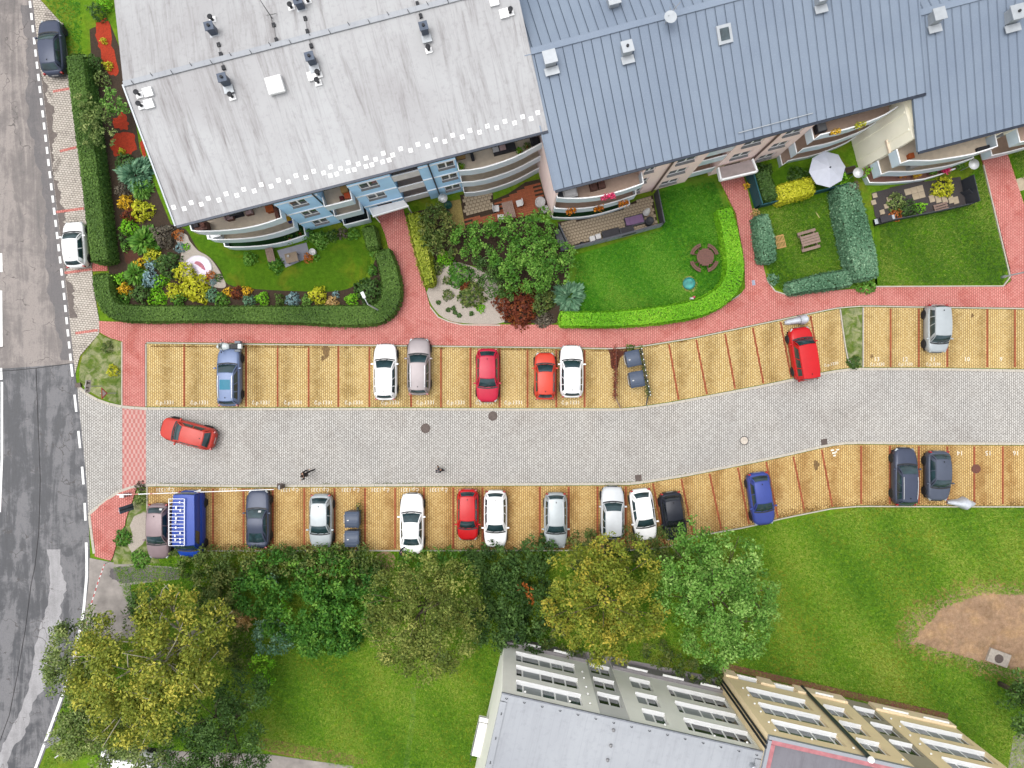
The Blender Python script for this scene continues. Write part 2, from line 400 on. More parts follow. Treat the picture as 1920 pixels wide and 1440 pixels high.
# red footway
slab('red_footway', [(187, 602), (205, 603), (400, 606), (690, 606), (728, 597), (748, 578), (747, 548), (738, 500), (722, 440), (709, 408), (703, 390), (752, 377), (760, 405), (770, 440), (786, 490), (797, 540), (806, 573), (826, 598), (868, 608), (1040, 609), (1180, 611), (1290, 594), (1345, 580), (1385, 556), (1397, 540), (1394, 485), (1379, 400), (1352, 345), (1345, 326), (1388, 316), (1398, 345), (1411, 400), (1421, 460), (1437, 525), (1452, 545), (1470, 552), (1640, 539), (1880, 538), (1895, 527), (1893, 505), (1842, 305), (1836, 288), (1884, 280), (1890, 296), (1922, 395), (1990, 470), (2150, 470), (2150, 586), (1920, 577), (1720, 574), (1620, 572), (1570, 576), (1500, 590), (1400, 611), (1300, 632), (1200, 648), (1150, 652), (720, 646), (276, 641), (273, 645), (273, 763), (231, 760), (231, 641), (205, 633), (188, 623)], 0.10, M_red_pave)
slab('red_footway', [(168, 966), (181, 954), (201, 938), (226, 923), (250, 914), (257, 914), (249, 940), (238, 970), (235, 985), (222, 1010), (212, 1045), (208, 1051), (179, 1043), (175, 1000)], 0.09, M_red_pave)
slab('concrete_footpath', [(168, 1046), (208, 1054), (338, 1064), (336, 1086), (245, 1096), (250, 1150), (262, 1185), (240, 1200), (166, 1196), (160, 1150), (167, 1090)], 0.03, M_path)
slab('concrete_footpath', [(190, 1446), (235, 1395), (330, 1408), (500, 1414), (600, 1428), (664, 1436), (664, 1470), (180, 1470)], 0.03, M_path)
# parking bays
bays_u = slab('parking_bays', [(277, 645), (720, 650), (1150, 656), (1200, 652), (1300, 636), (1400, 615), (1500, 594), (1573, 579.5), (1581, 640), (1586, 672), (1592, 689.5), (1560, 693.5), (1500, 705.5), (1435, 719.5), (1330, 739.5), (1260, 752.5), (1200, 761.5), (1165, 764.5), (960, 764.5), (720, 763.5), (500, 763.5), (277, 762.5)], 0.062, M_yel_pave)
bays_r = slab('parking_bays', [(1618, 576), (1720, 578), (1920, 581), (2120, 584), (2120, 693), (1920, 691.5), (1720, 688.5), (1618, 688.5)], 0.062, M_yel_pave)
bays_l = slab('parking_bays', [(278, 913), (480, 914.5), (960, 911.5), (1180, 910.5), (1205, 907.5), (1285, 894.5), (1435, 864.5), (1490, 852.5), (1545, 839.5), (1575, 834.5), (1610, 833.5), (1715, 834.5), (1920, 835.5), (2120, 837), (2120, 948), (1920, 948), (1610, 947), (1560, 951), (1470, 969), (1400, 986), (1300, 1004), (1255, 1024), (1200, 1029), (960, 1030), (390, 1031), (300, 1020), (278, 960)], 0.062, M_yel_low)
UL = [(346, 645, 346, 762), (462, 647, 462, 762), (521, 648, 521, 763), (579, 649, 579, 763), (635, 649, 635, 763), (693, 650, 693, 763), (771, 651, 771, 763), (827, 652, 827, 764), (882, 652, 882, 764), (937, 653, 937, 764), (989, 654, 989, 764), (1043, 655, 1043, 764), (1096, 656, 1096, 764), (1254, 646, 1272, 749), (1305, 637, 1325, 739), (1359, 626, 1378, 729), (1411, 615, 1431, 719), (1463, 604, 1483, 708), (1519, 592, 1537, 697)]
for q in UL: dash(bays_u, *q, 0.15, 0.0655, 'bay_line', M_redline)
for x in (1669, 1722, 1775, 1850, 1902, 1955): dash(bays_r, x, 579, x, 688, 0.15, 0.0655, 'bay_line', M_redline)
LL = [(400, 916, 400, 1028), (457, 916, 457, 1028), (512, 916, 512, 1028), (571, 915, 571, 1028), (628, 915, 628, 1028), (685, 915, 685, 1028), (741, 915, 741, 1028), (795, 914, 795, 1028), (850, 914, 850, 1028), (905, 914, 905, 1028), (1012, 913, 1012, 1028), (1066, 913, 1066, 1028), (1120, 913, 1120, 1028), (1173, 912, 1173, 1028), (1224, 906, 1246, 1020), (1277, 898, 1299, 1002), (1330, 888, 1352, 992), (1383, 877, 1404, 982), (1436, 866, 1458, 970), (1487, 856, 1508, 959), (1540, 843, 1560, 949), (1614, 836, 1614, 945), (1668, 836, 1668, 945), (1722, 837, 1722, 945), (1775, 837, 1775, 945), (1826, 837, 1826, 945), (1879, 837, 1879, 945), (1930, 837, 1930, 945)]
for q in LL: dash(bays_l, *q, 0.15, 0.0655, 'bay_line', M_redline)
def paint_text(parent, s, px, py, h, rz, mat):
    cu = bpy.data.curves.new('bay_number', 'FONT'); cu.body = s; cu.size = h * 1.6; cu.align_x = 'CENTER'; cu.align_y = 'CENTER'; cu.resolution_u = 2
    tmp = bpy.data.objects.new('tmp_text', cu); col.objects.link(tmp)
    me = bpy.data.meshes.new_from_object(tmp); bpy.data.objects.remove(tmp)
    me.materials.clear(); me.materials.append(mat)
    v = W(px, py, 0)
    o = inst('bay_number', me, parent, (v.x, v.y, 0.0668), (0, 0, rz))
    return o
for x in (310, 375, 490, 550, 607, 664, 732, 798, 855, 909, 963, 1070):
    paint_text(bays_u, 'č.p.1331', x, 755, 0.26, 0, M_marking_worn)
for x in (428, 543, 600, 657, 713, 768, 822):
    paint_text(bays_l, 'č.p.1331', x, 918, 0.26, math.pi, M_marking_worn)
paint_text(bays_l, 'č.p.1331', 310, 918, 0.26, math.pi, M_marking_worn)
for s, x in (('13', 1643), ('12', 1696), ('11', 1748), ('10', 1812), ('9', 1876)):
    paint_text(bays_r, s, x, 674, 0.3, 0, M_marking_worn)
for s, x in (('13', 1644), ('12', 1697), ('11', 1749)):
    paint_text(bays_r, 'č.p.1330', x, 683, 0.2, 0, M_marking_worn)
paint_text(bays_u, 'č.p.1330', 1558, 683, 0.2, R(10), M_marking_worn)
for s, x in (('14', 1799), ('15', 1852), ('16', 1904)): paint_text(bays_l, s, x, 849, 0.32, math.pi, M_marking_worn)
mk = MB()
for x, y, a, b in ((1560, 844, 6, 3), (1563, 849, 7, 3), (1564, 854, 5, 3), (1570, 843, 5, 2.5), (1567, 847, 3, 3)):
    v_ = W(x, y, 0); mk.box((v_.x, v_.y, 0.064), (a / PPM, b / PPM, 0.006), rz=R(10))
mk.build('bay_symbol', M_marking_worn, bays_l)
# kerbs, one stone after another
KST = MB().box((0, 0, 0), (0.975, 0.19, 0.16)).mesh('kerb_stone', M_kerb)
def kerb(line, z, label=None, me=KST):
    root = struct(empty('kerb'))
    P = resample([W2(*p) for p in line], 1.0)
    for a, b in zip(P, P[1:]):
        d = b - a
        if d.length < 0.3: continue
        inst('kerb_stone', me, root, ((a.x + b.x) / 2, (a.y + b.y) / 2, z - 0.08 + random.uniform(-0.004, 0.004)), (0, 0, math.atan2(d.y, d.x)), (d.length, 1, 1))
    return root
kerb(UP_K, 0.09); kerb(LO_K, 0.09)
kerb([(169, 966), (171, 985), (174, 1010), (179, 1043)], 0.12)
EST = MB().box((0, 0, 0), (0.985, 0.085, 0.16)).mesh('edging_stone', M_kerb)
for ln in ([(276, 643), (500, 646), (720, 648), (950, 651), (1150, 654), (1200, 650), (1300, 634), (1400, 613), (1500, 592), (1570, 577.5), (1620, 574), (1720, 576), (1920, 579), (2120, 582)],
           [(275, 645), (275, 762)], [(390, 1032.5), (700, 1032), (960, 1032), (1200, 1031), (1258, 1024), (1302, 1005.5), (1400, 988), (1470, 971), (1560, 953), (1610, 949), (1720, 949.5), (1920, 950), (2120, 950)],
           [(277, 912), (277, 960)], [(1574.5, 580), (1582.5, 640), (1587.5, 670), (1593, 685), (1603, 690)], [(1617.3, 577), (1617.3, 689)], [(230, 641), (230, 762)],
           [(807, 576), (826, 600), (868, 609.5), (940, 610)], [(1438, 527), (1453, 547), (1471, 553.5), (1500, 551)], [(1640, 537.5), (1880, 536.5), (1894, 525), (1841, 303)], [(137, 210), (150, 300), (159, 360), (164, 440), (174, 500)], [(118, 44), (128, 120), (137, 210)]):
    P = resample([W2(*p) for p in ln], 1.0); root = struct(empty('edging'))
    for a, b in zip(P, P[1:]):
        d = b - a
        if d.length > 0.3: inst('edging_stone', EST, root, ((a.x + b.x) / 2, (a.y + b.y) / 2, 0.045), (0, 0, math.atan2(d.y, d.x)), (d.length, 1, 1))
# islands, beds, lawns
slab('planting_island', [(186, 626), (205, 635), (228, 642), (228.5, 759), (212, 754), (188, 745), (168, 733), (150, 716), (150, 690), (156, 666)], 0.07, M_island)
slab('planting_island', [(1577, 580), (1615.5, 577), (1615.5, 688), (1603, 688), (1595, 684), (1590, 668), (1584, 638)], 0.075, M_island)
slab('planting_island', [(258, 919), (276, 915), (276, 960), (278, 1005), (300, 1056), (215, 1058), (212, 1048), (224, 1012), (237, 986), (240, 970), (250, 942)], 0.05, M_island)
slab('gravel_bed', [(270, 960), (277, 962), (279, 1000), (268, 1020), (248, 1036), (240, 1022), (250, 1005), (244, 985), (252, 968)], 0.058, M_gravel)
def bed(name, px, mat, z=0.03): return slab(name, px, z, mat, 0.2)
def jag(pts, amp, n=8):
    """uneven outline: every point moved towards or away from the middle"""
    L = smooth_line(pts, n)[:-1]; cx = sum(p[0] for p in L) / len(L); cy = sum(p[1] for p in L) / len(L); out = []
    for i, (x, y) in enumerate(L):
        d = math.hypot(x - cx, y - cy) + 1e-6; k = 1 + min(0.35, amp / d) * (0.45 * math.sin(i * 0.7 + amp) + 0.3 * math.sin(i * 1.9 + 1) + random.uniform(-0.35, 0.35))
        out.append((cx + (x - cx) * k, cy + (y - cy) * k))
    return out
def strip(name, f_left, f_right, y0, y1, z, mat, amp_l=0, amp_r=0, step=7):
    ys2 = list(range(y0, y1 + 1, step)); L = [(f_left(y) + random.uniform(-1, 1) * amp_l, y) for y in ys2]; R_ = [(f_right(y) + random.uniform(-1, 1) * amp_r, y) for y in ys2]
    return slab(name, L + R_[::-1], z, mat, 0.06)
M_asph_strip = asphalt('grey gutter asphalt', C(92, 88, 90), C(114, 109, 110), C(136, 130, 129))
strip('asphalt_patch', lambda y: edge_x(y) - 22 + 6 * math.sin(y * 0.021) + 3 * math.sin(y * 0.1), lambda y: edge_x(y) + 5.5, 10, 676, 0.0235, M_asph_strip, 2.5, 0)
strip('damp_strip', lambda y: edge_x(y) + 6.5, lambda y: edge_x(y) + 14 + 5 * math.sin(y * 0.035) + 3 * math.sin(y * 0.13), 136, 600, 0.0515, plain('damp dark pavers', C(112, 100, 94), 0.6, var=0.3, scale=5), 0, 4, 5)
strip('asphalt_patch', lambda y: edge_x(y) - 72 + 5 * math.sin(y * 0.03), lambda y: edge_x(y) - 46 + 8 * math.sin(y * 0.011 + 1) + 4 * math.sin(y * 0.07), 1030, 1500, 0.0275, asphalt('pale worn wheel track', C(150, 148, 150), C(172, 170, 172), C(190, 188, 190)), 2, 3)
bed('garden_soil', [(168, 55), (205, 40), (240, 130), (262, 280), (320, 420), (350, 430), (440, 520), (520, 535), (690, 535), (705, 480), (690, 430), (730, 480), (735, 580), (210, 580), (200, 460), (180, 250)], M_soil, 0.02)
bed('mown_track', [(770, 1290), (780, 1288), (779, 1350), (770, 1410), (764, 1460), (752, 1460), (762, 1400), (769, 1345)], grassmat('pale trodden grass', C(90, 128, 50), C(118, 152, 66), C(150, 176, 92), C(170, 160, 90)), 0.01)
bed('bark_mulch', jag([(180, 42), (204, 40), (214, 95), (222, 138), (206, 140), (188, 100), (182, 70), (180, 42)], 5, 5), M_mulch, 0.032)
bed('bark_mulch', jag([(205, 262), (225, 250), (250, 250), (252, 285), (232, 292), (210, 286), (205, 262)], 5, 5), M_mulch, 0.032)
bed('bark_mulch', jag([(212, 222), (232, 214), (242, 230), (234, 243), (216, 240), (212, 222)], 5, 5), M_mulch, 0.032)
bed('bark_mulch', [(262, 268), (268, 262), (276, 300), (271, 305)], M_mulch, 0.032)
bed('bark_mulch', jag([(230, 470), (258, 466), (262, 488), (238, 494), (230, 470)], 5, 5), plain('brown bark', C(96, 58, 44), 0.95, var=0.4, scale=9, bump=0.8), 0.032)
bed('gravel_path', smooth_line([(330, 432), (350, 440), (356, 452), (372, 470), (392, 482), (410, 505), (424, 535), (410, 540), (380, 530), (352, 525), (335, 505), (340, 475), (330, 450)], 4), M_gravel, 0.036)
bed('lawn', smooth_line([(338, 424), (352, 434), (372, 468), (395, 483), (414, 506), (428, 533), (480, 542), (560, 546), (630, 546), (668, 534), (690, 508), (694, 480), (682, 458), (655, 443), (600, 440), (575, 425), (500, 400), (420, 395), (350, 412), (338, 424)], 4), M_lawn_olive, 0.045)
bed('lawn', [(1075, 480), (1242, 428), (1228, 360), (1300, 330), (1342, 335), (1350, 350), (1375, 400), (1388, 485), (1380, 545), (1335, 572), (1180, 600), (1060, 600), (1050, 560)], M_lawn_bright, 0.045)
bed('lawn', [(1402, 345), (1480, 310), (1600, 330), (1640, 480), (1645, 534), (1470, 547), (1450, 538), (1425, 460)], M_lawn_mid, 0.045)
bed('lawn', [(1640, 420), (1800, 385), (1818, 330), (1838, 305), (1888, 505), (1878, 533), (1640, 534)], M_lawn_mid, 0.045)
bed('lawn', [(1894, 298), (1935, 240), (2150, 240), (2150, 465), (1992, 465), (1925, 392)], M_lawn_mid, 0.045)
slab('garden_path', [(1900, 338), (1940, 325), (1946, 348), (1907, 360)], 0.055, plain('sandstone slab', C(206, 190, 164), 0.85, var=0.2))
bed('gravel_bed', smooth_line([(800, 548), (815, 520), (840, 492), (880, 498), (920, 520), (945, 560), (945, 604), (870, 606), (832, 596), (810, 573), (800, 548)], 4), M_gravel, 0.04)
bed('garden_soil', [(762, 400), (860, 380), (1040, 420), (1075, 480), (1090, 590), (1040, 606), (946, 606), (900, 500), (840, 492), (795, 530)], M_soil, 0.025)
bed('gravel_bed', [(1372, 562), (1396, 545), (1399, 555), (1384, 568), (1366, 578)], M_gravel, 0.04)
bed('gravel_bed', [(712, 602), (735, 590), (748, 572), (750, 580), (732, 600)], M_gravel, 0.04)
bed('dry_turf', jag([(1672, 1206), (1700, 1140), (1750, 1112), (1826, 1084), (1930, 1092), (2070, 1108), (2070, 1296), (1930, 1292), (1846, 1272), (1786, 1250), (1730, 1236), (1672, 1206)], 12, 22), grassmat('thin dry turf', C(110, 112, 44), C(142, 132, 62), C(176, 154, 92), C(196, 160, 118), 0.4, 0.6, 0.8), 0.008)
bed('trampled_earth', jag([(1690, 1200), (1715, 1150), (1760, 1128), (1830, 1100), (1930, 1104), (2060, 1120), (2060, 1280), (1930, 1278), (1850, 1258), (1790, 1236), (1740, 1222), (1690, 1200)], 9, 26), M_bare, 0.012)
bed('trampled_earth', smooth_line([(705, 1040), (722, 1034), (740, 1042), (738, 1068), (722, 1080), (706, 1068), (705, 1040)], 4), M_bare, 0.012)
bed('trampled_earth', smooth_line([(480, 1380), (540, 1392), (640, 1410), (690, 1428), (650, 1432), (560, 1420), (490, 1404), (480, 1380)], 4), plain('thin brown turf', C(146, 122, 74), 0.95, var=0.35, scale=5, bump=0.6), 0.012)
# small covers in the road
M_iron = plain('cast iron', C(112, 98, 92), 0.6, 0.2, var=0.4, scale=18, bump=0.8)
M_rustiron = plain('rust-brown iron', C(126, 78, 64), 0.7, 0.1, var=0.3, scale=10, bump=0.6)
M_concrete = plain('rough concrete', C(196, 186, 174), 0.85, var=0.25, scale=5, bump=0.4)
def manhole(px, py, r, z, label, mat=M_iron, lid=None):
    v = W(px, py, 0); root = empty('manhole_cover', (v.x, v.y, z)); tag(root, label, 'manhole')
    MB().lathe([(r, -0.05), (r, 0.008), (r * 0.86, 0.010), (r * 0.84, 0.004)], n=24).build('frame', mat, root)
    k = MB().lathe([(r * 0.82, -0.04), (r * 0.82, 0.009), (r * 0.02, 0.012)], n=24)
    k.build('lid', lid or mat, root)
    rib = MB()
    for i in range(3): rib.lathe([(r * (0.25 + i * 0.2), 0.008), (r * (0.25 + i * 0.2), 0.018), (r * (0.3 + i * 0.2), 0.018), (r * (0.3 + i * 0.2), 0.008)], n=20)
    if lid is None: rib.build('rib', mat, root)
manhole(798, 803, 0.38, 0.036, 'round iron manhole cover in the grey lane left of the other one')
manhole(924, 780, 0.37, 0.036, 'round iron manhole cover close to the upper kerb below the crimson car')
manhole(1395, 826, 0.36, 0.036, 'manhole with dark ring and pale concrete lid in the grey lane', plain('dark ring iron', C(84, 80, 82), 0.6), plain('pale concrete lid', C(226, 214, 200), 0.85))
manhole(1829, 879, 0.36, 0.066, 'rust-brown manhole cover in the lower parking bays', M_rustiron, M_rustiron)
def drain(px, py, rz, z, label, w=0.5):
    v = W(px, py, 0); root = empty('drain_grate', (v.x, v.y, z), rz); tag(root, label, 'drain')
    MB().box((0, 0, -0.03), (w, w, 0.06)).build('frame', M_iron, root)
    for i in range(6): MB().box((-w * 0.38 + i * w * 0.152, 0, 0.004), (0.035, w * 0.8, 0.012)).build('bar', M_iron, root)
drain(1545, 829, R(10), 0.04, 'square drain grate by the lower kerb bend on the right')
drain(1197, 896, R(4), 0.04, 'mossy square drain grate at the lower kerb above the tilted white hatchback')
drain(525, 911, 0, 0.095, 'grey drain grate set into the lower kerb beside the dark saloon', 0.42)
v = W(1870, 1232, 0); root = empty('manhole_slab', (v.x, v.y, 0.0), R(-20)); tag(root, 'square pale concrete manhole slab standing in the bare earth', 'manhole')
MB().box((0, 0, 0.1), (1.7, 1.05, 0.22)).build('slab', M_concrete, root, bevel=0.02)
MB().lathe([(0.34, 0.2), (0.34, 0.235), (0.02, 0.24)], (0.0, -0.05, 0), 20).build('lid', M_iron, root)

# stains on the bays
M_stain = plain('oil and dirt stain', C(138, 108, 66), 0.8, var=0.4, scale=6)
for par, px, py, r in ((bays_u, 612, 658, 9), (bays_u, 606, 672, 5), (bays_r, 1822, 592, 4), (bays_r, 1634, 668, 4), (bays_l, 1530, 872, 7), (bays_l, 1826, 900, 4), (bays_l, 1827, 915, 3)):
    slab('stain', jag([(px + r * math.cos(a) * 0.8, py + r * math.sin(a) * (1.3 if r > 6 else 0.9)) for a in np.linspace(0, 2 * math.pi, 9)], r * 0.45, 3), 0.0645, M_stain, 0.01, None, par)
# ================================================================== BUILDINGS
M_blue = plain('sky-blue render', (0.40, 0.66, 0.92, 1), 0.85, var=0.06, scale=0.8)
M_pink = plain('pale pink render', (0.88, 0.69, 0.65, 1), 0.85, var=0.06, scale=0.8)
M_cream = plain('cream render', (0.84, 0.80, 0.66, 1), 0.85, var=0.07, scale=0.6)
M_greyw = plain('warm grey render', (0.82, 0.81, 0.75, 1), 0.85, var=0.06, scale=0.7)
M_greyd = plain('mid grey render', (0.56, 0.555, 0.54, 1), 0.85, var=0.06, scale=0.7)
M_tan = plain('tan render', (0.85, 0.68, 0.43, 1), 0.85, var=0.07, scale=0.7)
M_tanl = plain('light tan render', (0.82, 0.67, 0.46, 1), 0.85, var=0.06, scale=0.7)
M_whitew = plain('white frame', (0.8, 0.8, 0.8, 1), 0.5, var=0.05)
M_sillg = plain('zinc sill', C(150, 150, 152), 0.5, 0.3, var=0.1)
M_panel = plain('frosted balcony panel', (0.54, 0.64, 0.72, 1), 0.35, var=0.08, scale=1.2)
M_rail = plain('white balcony rail', (0.76, 0.77, 0.78, 1), 0.5, var=0.04)
M_floor = plain('balcony floor tiles', (0.60, 0.50, 0.39, 1), 0.85, var=0.12, scale=3)
M_floorb = plain('brown balcony floor', (0.46, 0.33, 0.26, 1), 0.85, var=0.1, scale=3)
M_gutter = plain('dark gutter', C(58, 66, 82), 0.4, 0.3)
M_pane = glassy('window glass', C(84, 98, 104), 0.06)
M_paned = glassy('dark window glass', C(54, 60, 66), 0.06)
M_panel2 = plain('closed roller blind', C(176, 182, 184), 0.6, var=0.06)
M_black = plain('black rubber', C(48, 50, 56), 0.7)
M_slate = plain('slate sheet', C(92, 104, 124), 0.5, 0.2)
M_zinc = plain('galvanised cap', C(206, 212, 218), 0.45, 0.3, var=0.1)
M_seamdark = plain('seam shade and dirt base', C(62, 78, 96), 0.9)  # dark colour painted in for seam shade and dirt, seen through panel gaps
M_greycap = plain('grey canopy sheet', (0.60, 0.59, 0.59, 1), 0.6, var=0.1)
M_wire = plain('thin wire', C(150, 150, 150), 0.5, 0.4)
def membrane(name, c0, c1, stain, amount, sx=1.4):
    t = NT(name); v = t.coord(world=False)
    st = t.coord(scale=(sx, 0.10, 0.3), world=False); fine = t.coord(scale=(6, 0.35, 1), world=False)
    a = t.noise(st, 1.0, 6, 0.7, 0.6); b = t.noise(fine, 1.0, 4, 0.75); p = t.noise(v, 0.12, 5, 0.6, 0.6); q = t.noise(v, 3, 5, 0.75)
    colr = t.mix(t.step(p, 0.35, 0.65), c0, c1)
    colr = t.mix(t.mul(t.mul(t.step(a, 0.47, 0.68), t.step(b, 0.3, 0.7)), amount), colr, stain)
    colr = t.mix(t.mul(t.step(q, 0.52, 0.75), 0.3), colr, stain)
    sxy = t.n('ShaderNodeSeparateXYZ'); t.l(v, sxy.inputs[0])
    pp = t.n('ShaderNodeMath', operation='PINGPONG'); pp.inputs[1].default_value = 0.52; t.l(sxy.outputs[0], pp.inputs[0])
    ln = t.n('ShaderNodeMath', operation='LESS_THAN'); ln.inputs[1].default_value = 0.02; t.l(pp.outputs[0], ln.inputs[0])
    colr = t.mix(t.mul(ln.outputs[0], 0.12), colr, stain)
    return t.done(colr, 0.55, 0, 0.35)
M_memb = membrane('pale roof membrane', C(206, 207, 209), C(190, 189, 191), C(118, 108, 108), 0.95)
M_memb2 = membrane('flat roof membrane', C(190, 194, 200), C(178, 182, 189), C(132, 134, 142), 0.4)
M_darkroof = membrane('dark flat roof felt', C(128, 126, 134), C(150, 148, 156), C(76, 70, 76), 0.6, 0.5)
def sheetmat():
    t = NT('blue-grey roof sheet'); v = t.coord(world=False); w = t.coord()
    a = t.noise(w, 0.25, 4, 0.6); b = t.noise(w, 14, 3, 0.7)
    colr = t.mix(t.step(a, 0.3, 0.7), C(138, 153, 174), C(150, 165, 184))
    colr = t.mix(t.mul(t.step(b, 0.5, 0.75), 0.2), colr, C(196, 208, 222))
    return t.done(colr, 0.6, 0.15, 0.4)
M_sheet = sheetmat()
def wall_seg(mb, x0, x1, z0, z1, ops, y0=0.0, rev=0.25, back=1.8, top=True):
    """wall face with real openings; ops: (xa, xb, za, zb)"""
    xs = sorted({x0, x1, *[o[0] for o in ops], *[o[1] for o in ops]}); zs = sorted({z0, z1, *[o[2] for o in ops], *[o[3] for o in ops]})
    for i in range(len(xs) - 1):
        for j in range(len(zs) - 1):
            xm, zm = (xs[i] + xs[i + 1]) / 2, (zs[j] + zs[j + 1]) / 2
            if any(o[0] < xm < o[1] and o[2] < zm < o[3] for o in ops): continue
            mb.add([(xs[i], y0, zs[j]), (xs[i + 1], y0, zs[j]), (xs[i + 1], y0, zs[j + 1]), (xs[i], y0, zs[j + 1])], [(0, 1, 2, 3)])
    for (a, b, c, d) in ops:
        y1 = y0 + rev
        mb.add([(a, y0, c), (a, y1, c), (a, y1, d), (a, y0, d)], [(0, 1, 2, 3)]); mb.add([(b, y0, c), (b, y0, d), (b, y1, d), (b, y1, c)], [(0, 1, 2, 3)])
        mb.add([(a, y0, d), (a, y1, d), (b, y1, d), (b, y0, d)], [(0, 1, 2, 3)]); mb.add([(a, y0, c), (b, y0, c), (b, y1, c), (a, y1, c)], [(0, 1, 2, 3)])
        mb.add([(a, y1 + .012, c), (b, y1 + .012, c), (b, y1 + .012, d), (a, y1 + .012, d)], [(0, 1, 2, 3)])
    for x in (x0, x1): mb.add([(x, y0, z0), (x, back, z0), (x, back, z1), (x, y0, z1)], [(0, 1, 2, 3)])
    if top: mb.add([(x0, y0, z1), (x1, y0, z1), (x1, back, z1), (x0, back, z1)], [(0, 1, 2, 3)])
    return mb
_wc = {}
def window(root, x0, x1, z0, z1, y=0.0, n=2, rev=0.25, glass=None, sillm=None, frac=None, sill_out=0.10, blind=()):
    w, h = x1 - x0, z1 - z0; key = (round(w, 2), round(h, 2), n, rev, sillm.name if sillm else '', sill_out)
    fr = frac or [1.0 / n] * n
    if key not in _wc:
        t = 0.07; f = MB(); yb = rev - 0.05
        f.box((w / 2, yb, t / 2 + 0.015), (w, 0.06, t)); f.box((w / 2, yb, h - t / 2 - 0.002), (w - .004, 0.06, t))
        f.box((t / 2 + .002, yb, h / 2), (t, 0.055, h - 2 * t)); f.box((w - t / 2 - .002, yb, h / 2), (t, 0.055, h - 2 * t))
        acc = 0
        for q in fr[:-1]:
            acc += q * w; f.box((acc, yb - 0.003, h / 2), (0.11, 0.058, h - 2 * t))
        s = MB().box((w / 2, (rev - 0.08 - sill_out) / 2, 0.006), (w - .006, rev - 0.08 + sill_out, 0.014))
        ps = []; acc = 0
        for q in fr:
            a = acc * w + t; acc += q; b = acc * w - t; ps.append(MB().box(((a + b) / 2, yb + 0.006, h / 2), (b - a + .04, 0.03, h - 2 * t + .03)).mesh('pane'))
        _wc[key] = (f.mesh('window', M_whitew), s.mesh('sill', sillm or M_sillg), ps)
    f, s, ps = _wc[key]
    o = inst('window', f, root, (x0, y, z0)); inst('sill', s, o)
    for i, p in enumerate(ps):
        if i in blind or glass: p = p.copy()
        if not p.materials: p.materials.append(M_panel2 if i in blind else (glass or M_pane))
        inst('pane', p, o)
    return o
def sweep_wall(pts, th, z0, z1):
    """thin upright wall along a plan line"""
    P = [Vector((p[0], p[1], 0)) for p in pts]; rings = []
    for i, p in enumerate(P):
        d = (P[min(i + 1, len(P) - 1)] - P[max(i - 1, 0)]).normalized(); n = Vector((-d.y, d.x, 0)) * th / 2
        rings.append([p + n + Vector((0, 0, z0)), p + n + Vector((0, 0, z1)), p - n + Vector((0, 0, z1)), p - n + Vector((0, 0, z0))])
    return MB().loft(rings, True, True)
def balcony(root, line, zr, ph=0.95, back=1.85, floor=None, panel=None, name='balcony', rail=True):
    e = empty(name, (0, 0, 0), 0, root)
    x0, x1 = line[0][0], line[-1][0]; zf = zr - ph
    poly = [(x0, back)] + list(line) + [(x1, back)]
    MB().prism(poly, zf - 0.2, zf).build('floor_slab', floor or M_floor, e)
    n = max(1, int(len(line) // 4))
    k = 0
    while k < len(line) - 1:
        seg = line[k:k + 4]; sweep_wall(seg, 0.06, zf - 0.12, zr - 0.02).build('parapet_panel', panel or M_panel, e); k += 3
    if rail: sweep_wall(line, 0.085, zr - 0.018, zr + 0.03).build('handrail', M_rail, e)
    return e
def gable_body(x0, x1, y0, y1, ze, zr, mat, name, root):
    ym = (y0 + y1) / 2
    prof = [(y0, 0), (y1, 0), (y1, ze), (ym, zr), (y0, ze)]
    rings = [[Vector((x, y, z)) for y, z in prof] for x in (x0, x1)]
    return MB().loft(rings, True, True).build(name, mat, root)
def slope_slab(x0, x1, ya, za, yb, zb, th):
    prof = [(ya, za - th), (yb, zb - th), (yb, zb), (ya, za)]
    return MB().loft([[Vector((x, y, z)) for y, z in prof] for x in (x0, x1)], True, True)
def roofz(y, ze, run, rise): return ze + (y if y <= run else 2 * run - y) / run * rise
def roof_at(fr, px, py, ze, run, rise):
    z = ze + 1
    for _ in range(8):
        x, y = fr.loc(px, py, z); z = roofz(y, ze, run, rise)
    return x, y, z
def vent(roof, x, y, z, h=0.42, plate=True):
    e = inst('roof_vent', MB().box((0, 0, 0.02), (0.42, 0.42, 0.05)).mesh('roof_vent', M_whitew), roof, (x, y, z))
    MB().cyl((0, 0, 0.03), (0, 0, h), 0.09, n=12).build('pipe', M_black, e); MB().lathe([(0.09, h - 0.02), (0.16, h), (0.16, h + 0.08), (0.02, h + 0.12)], n=14).build('cap', M_black, e)
def chim(roof, x, y, z, mat, w=0.55, h=0.75, pipe=True):
    MBc = MB().box((0, 0, h / 2 - 0.15), (w * 0.8, w * 0.8, h + 0.3))
    e = inst('chimney', MBc.mesh('chimney', mat), roof, (x, y, z))
    MB().box((0, 0, h + 0.04), (w, w, 0.08)).build('cap', mat, e)
    MB().box((0, -w * 0.75, 0.06), (w * 1.1, 0.5, 0.06)).build('flashing', M_zinc, e)
    if pipe: MB().cyl((0, 0, h + 0.05), (0, 0, h + 0.2), 0.09, n=10).build('flue', M_black, e)
